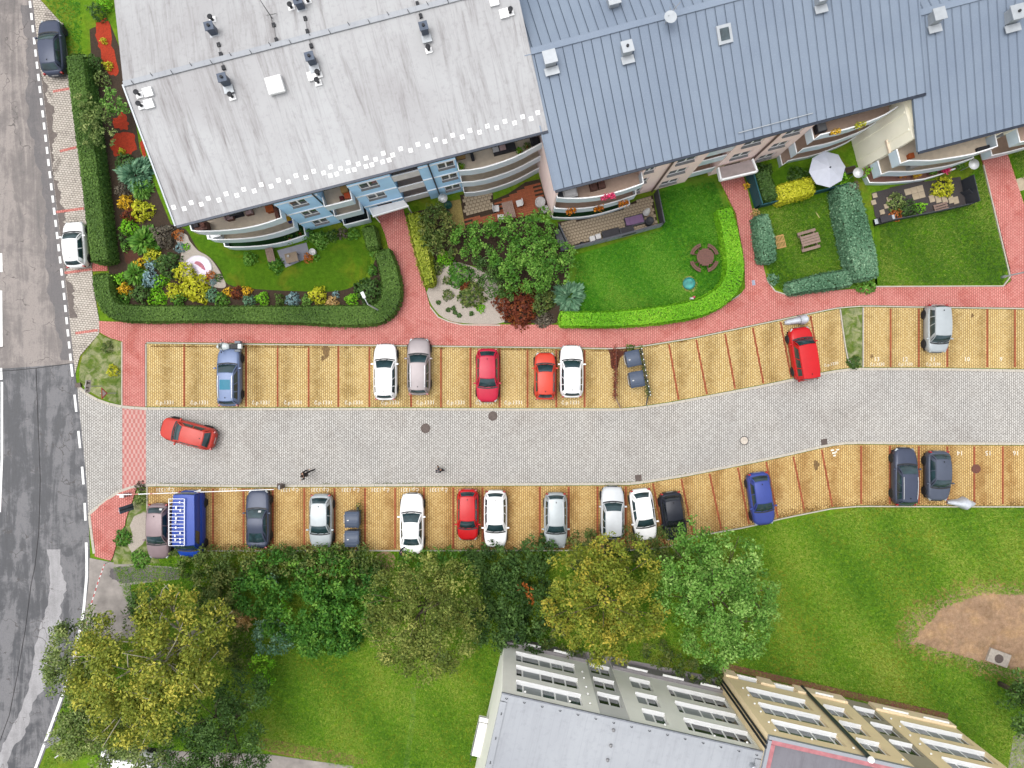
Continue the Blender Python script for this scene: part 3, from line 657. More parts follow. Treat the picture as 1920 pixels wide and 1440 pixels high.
# ---------------------------------------------------------------- A: light roof, blue walls
FA = Frame(W2(330, 422, 8.9), 14.41)
A = empty('apartment_building', (FA.o[0], FA.o[1], 0), R(FA.deg)); tag(A, 'apartment building with pale stained membrane roof and sky-blue front', 'building')
XA, RUNA, EA, RA = 25.13, 8.46, 8.9, 2.4
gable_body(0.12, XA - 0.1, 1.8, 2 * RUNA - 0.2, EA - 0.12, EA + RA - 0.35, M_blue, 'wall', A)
roofA = slope_slab(-0.02, XA, -0.04, EA, RUNA, EA + RA, 0.22).build('roof', M_memb, A)
slope_slab(-0.02, XA, 2 * RUNA, EA, RUNA + .002, EA + RA, 0.22).build('roof', M_memb, A)
MB().box((XA / 2, RUNA, EA + RA + 0.03), (XA, 0.34, 0.09)).build('ridge_cap', M_memb2, roofA)
MB().box((XA / 2, -0.12, EA - 0.07), (XA, 0.16, 0.14)).build('gutter', M_gutter, A)
MB().bar((-0.05, -0.04, EA - 0.03), (-0.05, RUNA, EA + RA - 0.03), 0.1, 0.2).build('verge_trim', M_zinc, A)
hook = MB().tube([(0, -0.12, 0), (0, -0.1, 0.1), (0, 0.0, 0.14), (0, 0.1, 0.1)], 0.018, 5).mesh('ridge_hook', M_black)
for i in range(20): inst('ridge_hook', hook, roofA, (0.6 + i * 1.26, RUNA + (0.12 if i % 2 else -0.05), EA + RA + 0.05), (0, 0, 0.3))
ra = lambda px, py: roof_at(FA, px, py, EA, RUNA, RA)
for px, py in ((399, 38), (262, 178), (266, 199), (436, 182), (547, 15), (578, 3), (598, 140), (597, 155), (804, 94), (957, 24)): vent(roofA, *ra(px, py))
wb = MB().box((0, 0, 0.12), (0.62, 0.58, 0.26)).mesh('roof_box', M_whitew)
for px, py in ((279, 173), (281, 195), (945, 26), (926, 3), (586, 143)): inst('roof_box', wb, roofA, ra(px, py), (R(15), 0, 0), (0.9, 0.9, 0.8))
sk = inst('skylight', MB().box((0, 0, 0.2), (1.0, 1.0, 0.4)).mesh('skylight', M_whitew), roofA, ra(518, 161), (R(12), 0, 0)); MB().box((0, 0, 0.42), (0.92, 0.92, 0.06)).build('pane', plain('milky dome', C(252, 252, 252), 0.3, var=0.03), sk)
for px, py in ((402, 61), (426, 156), (565, 13), (587, 117), (797, 61)): chim(roofA, *ra(px, py), M_slate, 0.55, 0.8)
blk = MB().box((0, 0, 0.07), (0.2, 0.26, 0.14)).mesh('cable_block', M_black)
WIRES = [[(411, 85), (415, 103), (420, 128)], [(573, 36), (577, 60), (584, 87)], [(514, 48), (519, 76)], [(783, 8), (789, 31)]]
for wl in WIRES:
    for px, py in wl: inst('cable_block', blk, roofA, ra(px, py))
    MB().tube([Vector(ra(*p)) + Vector((0, 0, 0.12)) for p in wl], 0.015, 4).build('wire', M_wire, roofA)
mast = ra(510, 34)
mm = inst('lightning_rod', MB().cyl((0, 0, 0), (0, 0, 2.2), 0.035, 0.02, 8).mesh('lightning_rod', M_wire), roofA, mast)
MB().bar((0, 0, 0.4), (0.35, 0.2, 0.02), 0.03).bar((0, 0, 0.4), (-0.3, 0.25, 0.02), 0.03).bar((0, 0, 0.4), (0, -0.35, 0.02), 0.03).build('bracket', M_wire, mm)
PL = [(480 + x / 4, y / 4) for x, y in ((40, 1385), (115, 1397), (170, 1352), (245, 1364), (300, 1318), (375, 1330), (433, 1285), (508, 1297), (560, 1252), (558, 1317), (606, 1305), (635, 1264), (690, 1283), (693, 1220), (738, 1272), (768, 1230), (825, 1186), (826, 1248), (870, 1236), (898, 1196), (950, 1214), (955, 1150), (998, 1200), (1026, 1163), (1085, 1116), (1160, 1128), (1215, 1083), (1288, 1095), (1346, 1049), (1417, 1061), (1475, 1015), (1547, 1027), (1605, 979), (1677, 992), (1735, 946), (1805, 958), (1867, 911))]
PL += [(960 + x / 4, y / 4) for x, y in ((20, 922), (80, 876), (143, 890), (193, 845))] + [(x / 4, 360 + y / 4) for x, y in ((1303, 115), (1383, 125), (1435, 80), (1511, 92), (1563, 48), (1643, 60), (1697, 14), (1777, 25), (1829, -20), (1908, -8))]
sp = MB().box((0, 0, 0.012), (0.27, 0.27, 0.03)).mesh('snow_guard', M_whitew); spk = MB().tube([(-.05, -.06, .02), (-.02, .0, .1), (.03, .05, .1), (.05, .02, .02)], 0.016, 5).mesh('hook', M_sillg)
for px, py in PL:
    o = inst('snow_guard', sp, roofA, ra(px, py), (math.atan2(RA, RUNA), 0, 0)); inst('hook', spk, o)
# walls with window openings
def front(root, segs, bands, wins, wall_mat, ze, glass, sillm, n=2, bandm=None, rev=0.25):
    """segs: wall pieces (x0,x1,z0,z1); wins: (x0,x1,z0,z1)"""
    for (a, b, c, d) in segs:
        ops = [w for w in wins if w[0] >= a and w[1] <= b and w[2] >= c and w[3] <= d]
        wall_seg(MB(), a, b, c, d, ops, rev=rev).build('wall', wall_mat, root)
        for zb in bands:
            if c < zb < d: MB().box(((a + b) / 2, -0.03, zb), (b - a - 0.004, 0.08, 0.1)).build('cornice', bandm or M_whitew, root)
    for w in wins: window(root, *w, n=n, glass=glass, sillm=sillm, rev=rev)
zt = EA - 0.2
rows = [(6.35, 7.6), (3.65, 4.9), (0.95, 2.2)]
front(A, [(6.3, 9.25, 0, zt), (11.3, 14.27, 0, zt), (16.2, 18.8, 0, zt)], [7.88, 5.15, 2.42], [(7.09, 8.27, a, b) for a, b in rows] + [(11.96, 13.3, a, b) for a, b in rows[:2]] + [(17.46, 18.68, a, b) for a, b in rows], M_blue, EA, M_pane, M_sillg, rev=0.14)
MB().box((12.8, -0.025, 1.0), (1.1, 0.06, 2.0)).build('entrance_door', M_paned, A)
for x in (9.05, 16.95):
    MB().cyl((x, -0.09, 0.05), (x, -0.09, zt + 0.1), 0.055, n=8).build('downpipe', M_gutter, A)
lineL = [(0.03, 0.9), (0.06, 0.12), (0.5, -0.05), (1.22, -0.23), (1.9, -0.38), (2.57, -0.5), (3.25, -0.6), (3.94, -0.66), (4.6, -0.68), (5.2, -0.66), (5.75, -0.62), (6.24, -0.57), (6.27, 0.1)]
lineM = [(9.3, 0.1), (9.3, -0.57), (10.2, -0.58), (11.24, -0.58), (11.26, 0.1)]
lineR = [(18.84, 0.1), (18.83, -0.47), (19.6, -0.62), (20.53, -0.69), (21.3, -0.67), (22.12, -0.61), (22.8, -0.52), (23.43, -0.4), (24.2, -0.2), (24.95, -0.02)]
M_green = plain('artificial turf', C(38, 86, 40), 0.95, var=0.3, scale=9, bump=0.4)
for i, z in enumerate((6.7, 3.9, 1.1)):
    balcony(A, lineL, z, floor=M_green if i == 2 else M_floor); balcony(A, lineM, z, floor=M_floor if i < 2 else M_paned); balcony(A, lineR, z, floor=M_floor)
    for a, b in ((0.3, 6.2), (9.35, 11.2), (18.9, 24.9)):
        wz = z - 0.95; k = 3 if b - a > 3 else 1
        for j in range(k):
            xa = a + (b - a) * (j + 0.25) / k; MB().box((xa + 0.5, 1.77, wz + 1.05), (1.5, 0.06, 2.1)).build('balcony_door', M_pane, A)
for z in (7.35, 4.62, 1.9):
    balcony(A, [(14.29, 0.06), (15.2, 0.06), (16.18, 0.06)], z, ph=1.0, floor=M_floorb, panel=M_greycap)
# entrance canopy
cn = empty('canopy', (0, 0, 0), 0, A)
cp = [FA.loc(*p, 2.5) for p in ((692, 391), (757, 375), (766, 386), (699, 406))]
MB().prism(cp, 2.38, 2.5).build('canopy_roof', M_greycap, cn)
cs = [Vector((p[0], p[1], 0)) for p in cp]
MB().bar(cs[3] + Vector((0, 0, 2.47)), cs[2] + Vector((0, 0, 2.47)), 0.08, 0.26).build('fascia', M_rail, cn); MB().bar(cs[0] + Vector((0.03, 0, 2.47)), cs[3] + Vector((0.03, 0.05, 2.47)), 0.06, 0.2).build('fascia', M_rail, cn)
for p in (cs[3], cs[2]): MB().cyl((p.x + (0.1 if p == cs[3] else -0.1), p.y + 0.1, 0.1), (p.x + (0.1 if p == cs[3] else -0.1), p.y + 0.1, 2.38), 0.05, n=8).build('post', M_rail, cn)
# ---------------------------------------------------------------- B: blue-grey sheet roof, pink walls
def seam_roof(root, x0, x1, ze, run, rise, pitch=0.62):
    under = slope_slab(x0, x1, 0.0, ze, run, ze + rise, 0.2).build('roof', M_seamdark, root)
    un2 = slope_slab(x0, x1, 2 * run, ze, run + .002, ze + rise, 0.2).build('roof', M_seamdark, root)
    L = math.hypot(run, rise); ang = math.atan2(rise, run); n = int(round((x1 - x0) / pitch)); p = (x1 - x0) / n
    pm = MB().box((p / 2, L / 2, 0.02), (p - 0.05, L, 0.025)).box((p - 0.042, L / 2, 0.04), (0.028, L, 0.07)).mesh('roof_panel', M_sheet)  # open gap beside each rib shows the darkened base as seam shade
    for i in range(n):
        inst('roof_panel', pm, under, (x0 + i * p, 0, ze), (ang, 0, 0))
        inst('roof_panel', pm, un2, (x0 + i * p, run + .002, ze + rise), (-ang, 0, 0))
    MB().box(((x0 + x1) / 2, run, ze + rise + 0.05), (x1 - x0, 0.42, 0.07)).build('ridge_cap', M_sheet, under)
    MB().box(((x0 + x1) / 2, -0.1, ze - 0.05), (x1 - x0, 0.15, 0.13)).build('gutter', M_gutter, root)
    for x in (x0 - 0.03, x1 + 0.03): MB().bar((x, -0.02, ze - 0.02), (x, run, ze + rise - 0.02), 0.09, 0.22).build('verge_trim', M_sheet, root)
    return under
FB = Frame(W2(1040, 357, 7.8), 14.76)
B = empty('apartment_building', (FB.o[0], FB.o[1], 0), R(FB.deg)); tag(B, 'apartment building with long blue-grey standing-seam roof and pale pink front', 'building')
XB, RUNB, EB, RB = 25.72, 8.36, 7.8, 2.3
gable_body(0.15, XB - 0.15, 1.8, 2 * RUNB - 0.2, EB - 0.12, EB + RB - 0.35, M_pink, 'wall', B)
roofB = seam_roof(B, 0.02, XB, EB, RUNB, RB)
zt = EB - 0.2
rowsB = [(6.0, 7.25), (3.35, 4.6), (0.7, 1.95)]
winsB = [(6.5, 7.25, a, b) for a, b in rowsB] + [(8.76, 10.18, a, b) for a, b in rowsB] + [(13.5, 14.95, a, b) for a, b in rowsB[:2]] + [(16.45, 17.75, a, b) for a, b in rowsB]
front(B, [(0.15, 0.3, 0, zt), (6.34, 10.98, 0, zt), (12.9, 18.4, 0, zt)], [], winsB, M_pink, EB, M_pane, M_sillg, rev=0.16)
for x in (8.3, 15.75): MB().cyl((x, -0.09, 0.05), (x, -0.09, zt + 0.1), 0.07, n=8).build('downpipe', plain('brown downpipe', C(128, 104, 96), 0.5), B)
lineBL = [(0.28, 0.3), (0.26, -0.16), (0.9, -0.38), (1.66, -0.58), (2.35, -0.71), (3.03, -0.8), (4.0, -0.84), (4.93, -0.82), (5.6, -0.77), (6.25, -0.71), (6.32, 0.1)]
lineBR = [(18.46, 0.3), (18.42, -0.8), (18.95, -0.58), (19.7, -0.6), (20.5, -0.66), (21.44, -0.64), (22.3, -0.56), (23.0, -0.48), (23.65, -0.37), (24.6, -0.08)]
for i, z in enumerate((6.3, 3.4, 0.6)):
    balcony(B, lineBL, z, ph=0.95 if i < 2 else 0.5, floor=M_floorb if i < 2 else M_green); balcony(B, lineBR, z, ph=0.95 if i < 2 else 0.5, floor=M_floorb)
    for a, b in ((0.5, 6.1), (19.0, 24.6)):
        for j in range(3): MB().box((a + (b - a) * (j + 0.5) / 3, 1.77, z - 0.95 + 1.25), (1.4, 0.06, 2.0)).build('balcony_door', M_pane, B)
for z in (7.0, 4.9, 2.1): balcony(B, [(11.0, 0.06), (12.0, 0.06), (12.88, 0.06)], z, ph=1.0, floor=M_floorb)
cn = empty('canopy', (0, 0, 0), 0, B)
cp = [FB.loc(*p, 2.5) for p in ((1346, 315), (1410, 299), (1419, 322), (1351, 338))]
MB().prism(cp, 2.3, 2.5).build('canopy_roof', plain('canopy gravel', C(186, 172, 170), 0.9, var=0.15), cn)
cs = [Vector((p[0], p[1], 2.46)) for p in cp]
for a, b in ((0, 3), (3, 2), (2, 1)): MB().bar(cs[a], cs[b], 0.12, 0.42).build('fascia', M_rail, cn)
MB().box((14.2, -0.03, 1.0), (1.2, 0.06, 2.0)).build('entrance_door', M_paned, B)
rb = lambda px, py: roof_at(FB, px, py, EB, RUNB, RB)
for px, py, w in ((1030, 116, 0.85), (1173, 97, 0.75), (1148, 8, 0.8), (1535, 2, 0.75)): chim(roofB, *rb(px, py), M_zinc, w, 0.7, px == 1173)
sk = inst('skylight', MB().box((0, 0, 0.1), (0.95, 1.15, 0.22)).mesh('skylight', M_zinc), roofB, rb(1357, 65), (math.atan2(RB, RUNB), 0, 0)); MB().box((0, 0, 0.22), (0.6, 0.75, 0.03)).build('pane', M_pane, sk)
an = inst('satellite_mast', MB().cyl((0, 0, 0), (0, 0, 1.1), 0.04, n=8).mesh('satellite_mast', M_zinc), roofB, rb(1247, 45))
MB().lathe([(0.02, 0), (0.22, 0.04), (0.4, 0.14)], n=16).build('dish', M_zinc, an).location = (0.1, -0.1, 0.9)
MB().bar((0.0, 0, 0.9), (0.9, 0.6, 1.1), 0.03).bar((0.3, 0.1, 1.0), (0.2, 0.5, 1.0), 0.02).bar((0.6, 0.2, 1.05), (0.45, 0.65, 1.05), 0.02).build('aerial', M_wire, an)
p1, p2 = rb(1383, 251), rb(1522, 214)
sg = MB().tube([Vector(p1) + Vector((0, 0, 0.18)), Vector(p2) + Vector((0, 0, 0.18))], 0.03, 6).build('snow_rail', M_zinc, roofB)
# ---------------------------------------------------------------- C: next staggered block, cream gable wall
FC = Frame(W2(1722, 284, 6.7), 14.76)
Cb = empty('apartment_building', (FC.o[0], FC.o[1], 0), R(FC.deg)); tag(Cb, 'apartment building with cream gable wall at the right edge', 'building')
XC, RUNC, EC, RC = 14.0, 8.33, 6.7, 2.3
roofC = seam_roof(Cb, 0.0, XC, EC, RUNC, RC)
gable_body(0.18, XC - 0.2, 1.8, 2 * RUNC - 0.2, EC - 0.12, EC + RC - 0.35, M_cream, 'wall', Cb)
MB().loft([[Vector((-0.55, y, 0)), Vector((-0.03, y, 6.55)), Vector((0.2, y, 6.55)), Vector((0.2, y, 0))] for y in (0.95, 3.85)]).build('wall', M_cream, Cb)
for yb in (1.7, 2.9): MB().bar((-0.57, yb, 0.05), (-0.06, yb, 6.4), 0.14, 0.06).build('pilaster', M_cream, Cb)
lineC = [(-0.36, 0.85), (-0.36, -0.2), (0.25, -0.15), (1.0, -0.35), (1.77, -0.56), (2.5, -0.66), (3.26, -0.74), (4.0, -0.81), (4.75, -0.86), (5.7, -0.83), (6.6, -0.77), (6.65, 0.1)]
lineC2 = [(8.0, 0.1), (8.0, -0.95), (9.2, -1.0), (10.5, -1.0), (12.5, -0.95), (12.5, 0.1)]
for i, z in enumerate((5.0, 2.4)):
    balcony(Cb, lineC, z, floor=M_floor); balcony(Cb, lineC2, z + (0.3 if i == 0 else 0), floor=M_floorb)
balcony(Cb, [(-0.5, 0.4), (-0.35, -0.31), (0.7, -0.6), (1.74, -0.81), (2.8, -1.0), (3.79, -1.12), (5.0, -1.1), (6.03, -0.97), (6.5, -0.95)], 0.6, ph=0.5, floor=plain('terracotta terrace', C(190, 142, 128), 0.85, var=0.15))
front(Cb, [(6.7, 7.95, 0, EC - 0.2), (12.55, 13.8, 0, EC - 0.2)], [], [(6.95, 7.7, 4.4, 5.7), (6.95, 7.7, 1.7, 3.0)], M_cream, EC, M_pane, M_sillg)
for a in (1.2, 3.0, 5.0):
    for z in (4.05, 1.45): MB().box((a, 1.77, z + 1.05), (1.4, 0.06, 2.1)).build('balcony_door', M_pane, Cb)
rc = lambda px, py: roof_at(FC, px, py, EC, RUNC, RC)
for px, py, w in ((1748, 38, 0.8), (1893, 34, 0.95)): chim(roofC, *rc(px, py), M_zinc, w, 0.8, px > 1800)
# ---------------------------------------------------------------- D and E: the blocks south of the meadow
eD = (math.cos(R(12.7)), -math.sin(R(12.7))); nD = (-math.sin(R(12.7)), -math.cos(R(12.7)))
def fr_south(t, d): return Frame((eD[0] * t + nD[0] * d, eD[1] * t + nD[1] * d), 167.3)
FD, FE = fr_south(20.85, 19.5), fr_south(38.9, 18.2)
D = empty('apartment_building', (FD.o[0], FD.o[1], 0), R(FD.deg)); tag(D, 'grey building with white recessed window sills and pale flat roof at the bottom', 'building')
XD, ZD = 17.1, 10.0
def wide(x0, x1, rows_, h=1.5): return [(x0, x1, z, z + h) for z in rows_]
wd = wide(11.7, 16.17, (2.45, 5.0, 7.52)) + wide(0.18, 4.62, (2.45, 5.0, 7.52)); wd2 = wide(5.92, 7.5, (2.45, 5.0, 7.52)); wd3 = wide(8.84, 10.42, (1.3, 3.8, 6.3))
M_sillw = plain('white window ledge', (0.84, 0.84, 0.83, 1), 0.5, var=0.03)
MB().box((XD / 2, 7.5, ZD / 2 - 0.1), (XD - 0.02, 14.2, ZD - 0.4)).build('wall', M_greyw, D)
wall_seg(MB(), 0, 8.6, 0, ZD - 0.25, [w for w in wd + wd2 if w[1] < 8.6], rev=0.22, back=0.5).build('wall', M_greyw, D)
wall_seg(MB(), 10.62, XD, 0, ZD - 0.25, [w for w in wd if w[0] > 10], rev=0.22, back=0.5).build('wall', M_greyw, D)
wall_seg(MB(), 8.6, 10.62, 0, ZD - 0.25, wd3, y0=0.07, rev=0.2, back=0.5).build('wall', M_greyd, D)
fr5 = [0.11, 0.29, 0.2, 0.2, 0.2]
for i, w in enumerate(wd): window(D, *w, n=5, rev=0.22, sillm=M_sillw, frac=fr5[::-1], sill_out=0.13, glass=(M_pane, M_paned)[i % 2], blind=((2,), (3,), (1, 3), (3,), (2, 3), ())[i])
for w in wd2: window(D, *w, n=2, rev=0.22, sillm=M_sillw, sill_out=0.13, blind=(1,))
for w in wd3: window(D, *w, y=0.07, n=2, rev=0.2, sillm=M_sillw, sill_out=0.13, glass=M_paned)
M_plinth = plain('mauve-grey plinth', C(178, 172, 176), 0.85, var=0.08)
for a, b in ((0, 5.3), (5.32, 8.6), (10.62, 17.1)): MB().box(((a + b) / 2, -0.12, 0.65), (b - a, 0.24, 1.3)).build('plinth', M_plinth, D)
for a, b in ((0.2, 1.75), (3.06, 4.7), (5.9, 7.5), (11.72, 13.24), (14.3, 15.6)):
    MB().box(((a + b) / 2, -0.32, 1.12), (b - a, 0.16, 0.1)).build('basement_ledge', M_sillw, D)
lamp = MB().lathe([(0.02, 0), (0.07, 0.03), (0.07, 0.1), (0.02, 0.13)], n=10).mesh('wall_lamp', M_sillw)
for x, z in ((11.2, 3.5), (11.2, 4.6), (11.2, 6.1), (11.2, 7.2), (11.2, 8.6), (12.6, 9.0), (15.6, 9.1), (6.3, 9.3), (3.0, 9.3), (0.8, 9.2)): inst('wall_lamp', lamp, D, (x, -0.05, z), (R(90), 0, 0))
rD = MB().box((XD / 2, 7.6, ZD - 0.18), (XD - 0.5, 14.4, 0.2)).build('roof', M_memb2, D)
def parapet(root, roof, X, Y, Z, mat, w=0.42, h=0.25, y0=0.0):
    MB().box((X / 2, y0 + w / 2 - 0.03, Z - h / 2), (X + 0.06, w, h)).build('parapet', mat, root)
    MB().box((X - w / 2 + 0.03, y0 + w + Y / 2, Z - h / 2), (w, Y - 0.06, h)).build('parapet', mat, root); MB().box((w / 2 - 0.03, y0 + w + Y / 2, Z - h / 2), (w, Y - 0.06, h)).build('parapet', mat, root)
parapet(D, rD, XD, 13.9, ZD, M_memb2)
MB().box((XD / 2, -0.06, ZD - 0.1), (XD + 0.1, 0.08, 0.16)).build('gutter', plain('grey edge trim', C(150, 154, 164), 0.5), D)
clip = MB().tube([(-0.06, 0, 0), (-0.06, 0, 0.09), (0, 0.03, 0.12), (0.06, 0, 0.09), (0.06, 0, 0)], 0.02, 5).mesh('lightning_clip', M_black)
for i in range(15): inst('lightning_clip', clip, rD, (0.4 + i * 1.17, 0.17, ZD))
for i in range(6): inst('lightning_clip', clip, rD, (XD - 0.2, 1.2 + i * 1.6, ZD), (0, 0, R(90)))
rd_at = lambda px, py: (*FD.loc(px, py, ZD - 0.08), ZD - 0.08)
for px, py in ((1150, 1368), (1145, 1397), (1139, 1424)):
    o = inst('roof_vent', MB().lathe([(0.1, 0), (0.07, 0.04), (0.07, 0.14), (0.1, 0.16), (0.02, 0.19)], n=10).mesh('roof_vent', M_sillg), rD, rd_at(px, py))
MB().lathe([(0.18, 0), (0.15, 0.02), (0.15, 0.55), (0.02, 0.6)], (0, 0, 0), 12).build('roof_vent', M_zinc, rD).location = (0.55, 0.9, ZD - 0.1)
bl = empty('balcony', (0, 0, 0), 0, D)          # small railed balcony on the left side wall
MB().box((XD + 0.35, 6.6, 2.6), (0.7, 3.0, 0.14)).build('floor_slab', M_greyw, bl)
for z in (2.75, 3.6): MB().bar((XD + 0.68, 5.1, z), (XD + 0.68, 8.1, z), 0.035).bar((XD + 0.68, 5.1, z), (XD, 5.1, z), 0.035).build('handrail', M_gutter, bl)
# E
E_ = empty('apartment_building', (FE.o[0], FE.o[1], 0), R(FE.deg)); tag(E_, 'tan building with dark felt roof and pink-red parapet lining at the bottom right', 'building')
XE, ZE = 18.05, 10.4
we = wide(12.5, 17.0, (2.75, 5.27, 7.8)) + wide(0.47, 5.2, (2.6, 5.12, 7.65)); we2 = wide(9.52, 11.15, (2.75, 5.25, 7.7)); we3 = wide(6.53, 8.2, (1.47, 4.0, 6.5))
MB().box((XE / 2, 7.5, ZE / 2 - 0.1), (XE - 0.02, 14.2, ZE - 0.4)).build('wall', M_tan, E_)
base_w = [(15.4, 17.0, 0.55, 1.2), (12.5, 14.1, 0.62, 1.25)]
wall_seg(MB(), 8.45, XE, 0, ZE - 0.25, [w for w in we + we2 + base_w if w[0] > 8.45], rev=0.24, back=0.5).build('wall', M_tan, E_)
wall_seg(MB(), 0, 6.3, 0, ZE - 0.25, [w for w in we if w[1] < 6.3], rev=0.24, back=0.5).build('wall', M_tan, E_)
wall_seg(MB(), 6.3, 8.45, 0, ZE - 0.25, we3, y0=0.06, rev=0.22, back=0.5).build('wall', plain('pale grey-tan render', C(204, 194, 172), 0.85, var=0.06), E_)
for i, w in enumerate(we): window(E_, *w, n=5, rev=0.24, sillm=M_sillw, frac=fr5, sill_out=0.13, blind=((1, 3), (2,), (3,), (1, 2), (2, 4), (3,))[i])
for w in we2: window(E_, *w, n=2, rev=0.24, sillm=M_sillw, sill_out=0.13)
for w in we3: window(E_, *w, y=0.06, n=2, rev=0.22, sillm=M_sillw, sill_out=0.13, glass=M_paned)
for w in base_w: window(E_, *w, n=1, rev=0.24, sillm=M_sillw, sill_out=0.13, blind=(0,))
for a, b in ((0, 6.3), (8.5, 12.4), (14.2, 15.3), (17.1, 18.05)): MB().box(((a + b) / 2, -0.08, 0.6), (b - a, 0.16, 1.2)).build('plinth', M_tanl, E_)
for a, b in ((3.7, 5.7), (0.5, 2.5), (9.6, 11.0)): MB().box(((a + b) / 2, -0.2, 1.0), (b - a, 0.18, 0.1)).build('basement_ledge', M_sillw, E_)
MB().box((XE / 2, -0.35, 0.03), (XE, 0.5, 0.06)).build('paved_strip', plain('reddish gravel strip', C(134, 86, 72), 0.95, var=0.3, scale=10), E_)
for x, z in ((17.4, 3.2), (17.4, 4.4), (17.4, 5.7), (17.4, 6.9), (17.4, 8.4), (17.4, 9.5), (15.0, 9.6), (12.2, 9.5), (5.9, 2.6), (5.9, 3.8), (5.9, 5.1), (5.9, 6.3), (5.9, 7.6), (9.0, 9.6)): inst('wall_lamp', lamp, E_, (x, -0.05, z), (R(90), 0, 0))
MB().cyl((11.66, -0.14, 0.1), (11.66, -0.14, ZE + 0.1), 0.13, n=10).build('downpipe', plain('dark green downpipe', C(72, 88, 88), 0.4, 0.2), E_)
MB().lathe([(0.02, -0.2), (0.16, -0.14), (0.22, 0), (0.16, 0.14), (0.02, 0.2)], (11.66, -0.1, ZE + 0.3), 14).build('vent_ball', M_sillw, E_)
MB().cyl((XE + 0.1, 0.75, 0.1), (XE + 0.1, 0.75, ZE), 0.07, n=8).cyl((XE + 0.1, 0.45, 0.1), (XE + 0.1, 0.45, ZE), 0.07, n=8).build('downpipe', M_black, E_)
rE = MB().box((XE / 2, 7.6, ZE - 0.24), (XE - 0.5, 14.4, 0.2)).build('roof', M_darkroof, E_)
parapet(E_, rE, XE, 13.9, ZE, plain('grey parapet cap', C(174, 178, 186), 0.5, var=0.06), 0.22, 0.25)
M_pkred = plain('faded red lining', C(206, 134, 140), 0.8, var=0.3, scale=2.5)
MB().box((XE / 2, 0.34, ZE - 0.1), (XE - 0.4, 0.28, 0.12)).build('parapet_lining', M_pkred, E_)
MB().box((XE - 0.34, 7.5, ZE - 0.1), (0.28, 14.0, 0.118)).build('parapet_lining', M_pkred, E_)
bpy.data.objects['ground'].location.z = 0
slab('footpath', [(1880, 1500), (1900, 1380), (1925, 1370), (2050, 1400), (2050, 1500)], 0.03, M_path)
slab('paved_yard', [(940, 1204), (975, 1206), (1100, 1222), (1230, 1247), (1352, 1272), (1352, 1300), (940, 1240)], 0.03, plain('mauve paving', C(176, 168, 172), 0.85, var=0.1))
# ================================================================== VEGETATION
def leaf_arrays(P, N, size, asp=0.55, spread=0.9, seed=None):
    n = len(P); Z = rng.normal(size=(n, 3)) * spread + N
    Z /= np.linalg.norm(Z, axis=1, keepdims=True) + 1e-9
    T = rng.normal(size=(n, 3)); T -= Z * (T * Z).sum(1, keepdims=True); T /= np.linalg.norm(T, axis=1, keepdims=True) + 1e-9
    B = np.cross(Z, T); s = (np.asarray(size) * rng.uniform(0.65, 1.3, n))[:, None]
    V = np.empty((n, 4, 3)); V[:, 0] = P - T * s; V[:, 1] = P - B * s * asp; V[:, 2] = P + T * s; V[:, 3] = P + B * s * asp
    V[:, 2] -= Z * s * 0.25
    return V.reshape(-1, 3), np.arange(4 * n).reshape(-1, 4)
def sphere_dirs(n, low=-0.35):
    z = rng.uniform(low, 1, n); a = rng.uniform(0, 2 * np.pi, n); r = np.sqrt(np.maximum(0, 1 - z * z))
    return np.stack([r * np.cos(a), r * np.sin(a), z], 1)
def crown(lobes, clump=0.42, dens=26, leaf=0.13, flat=0.85):
    """lobes: list of (x, y, z, r). returns leaf points, normals, tints"""
    PP, NN, TT = [], [], []
    for (x, y, z, r) in lobes:
        nc = max(6, int(2.9 * (r / clump) ** 1.8)); d = sphere_dirs(nc, -0.45)
        rad = r * rng.uniform(0.55, 1.0, nc) ** 0.6
        cc = np.array([x, y, z]) + d * rad[:, None] * np.array([1, 1, flat])
        cr = clump * rng.uniform(0.6, 1.35, nc) * min(1.0, 0.45 + r / 3)
        ct = rng.normal(0.5, 0.17, nc)
        for c, q, tt in zip(cc, cr, ct):
            k = max(8, int(dens * (q / 0.42) ** 2)); dd = sphere_dirs(k, -0.6)
            PP.append(c + dd * (q * rng.uniform(0.35, 1.05, k))[:, None] * np.array([1.15, 1.15, 0.7]))
            nn = dd + np.array([0, 0, 0.7]); NN.append(nn); TT.append(np.clip(tt + rng.normal(0, 0.14, k), 0, 1))
    return np.concatenate(PP), np.concatenate(NN), np.concatenate(TT)
def lobes_w(L, base):
    out = []
    for (px, py, rp, z) in L:
        v = W(px, py, z); out.append((v.x - base[0], v.y - base[1], z, rp / PPM * (CAMH - z) / CAMH))
    return out
M_bark = plain('grey-brown bark', C(112, 98, 84), 0.9, var=0.35, scale=6, bump=0.8)
M_birch = plain('pale bark', C(206, 198, 180), 0.85, var=0.25, scale=6, bump=0.5)
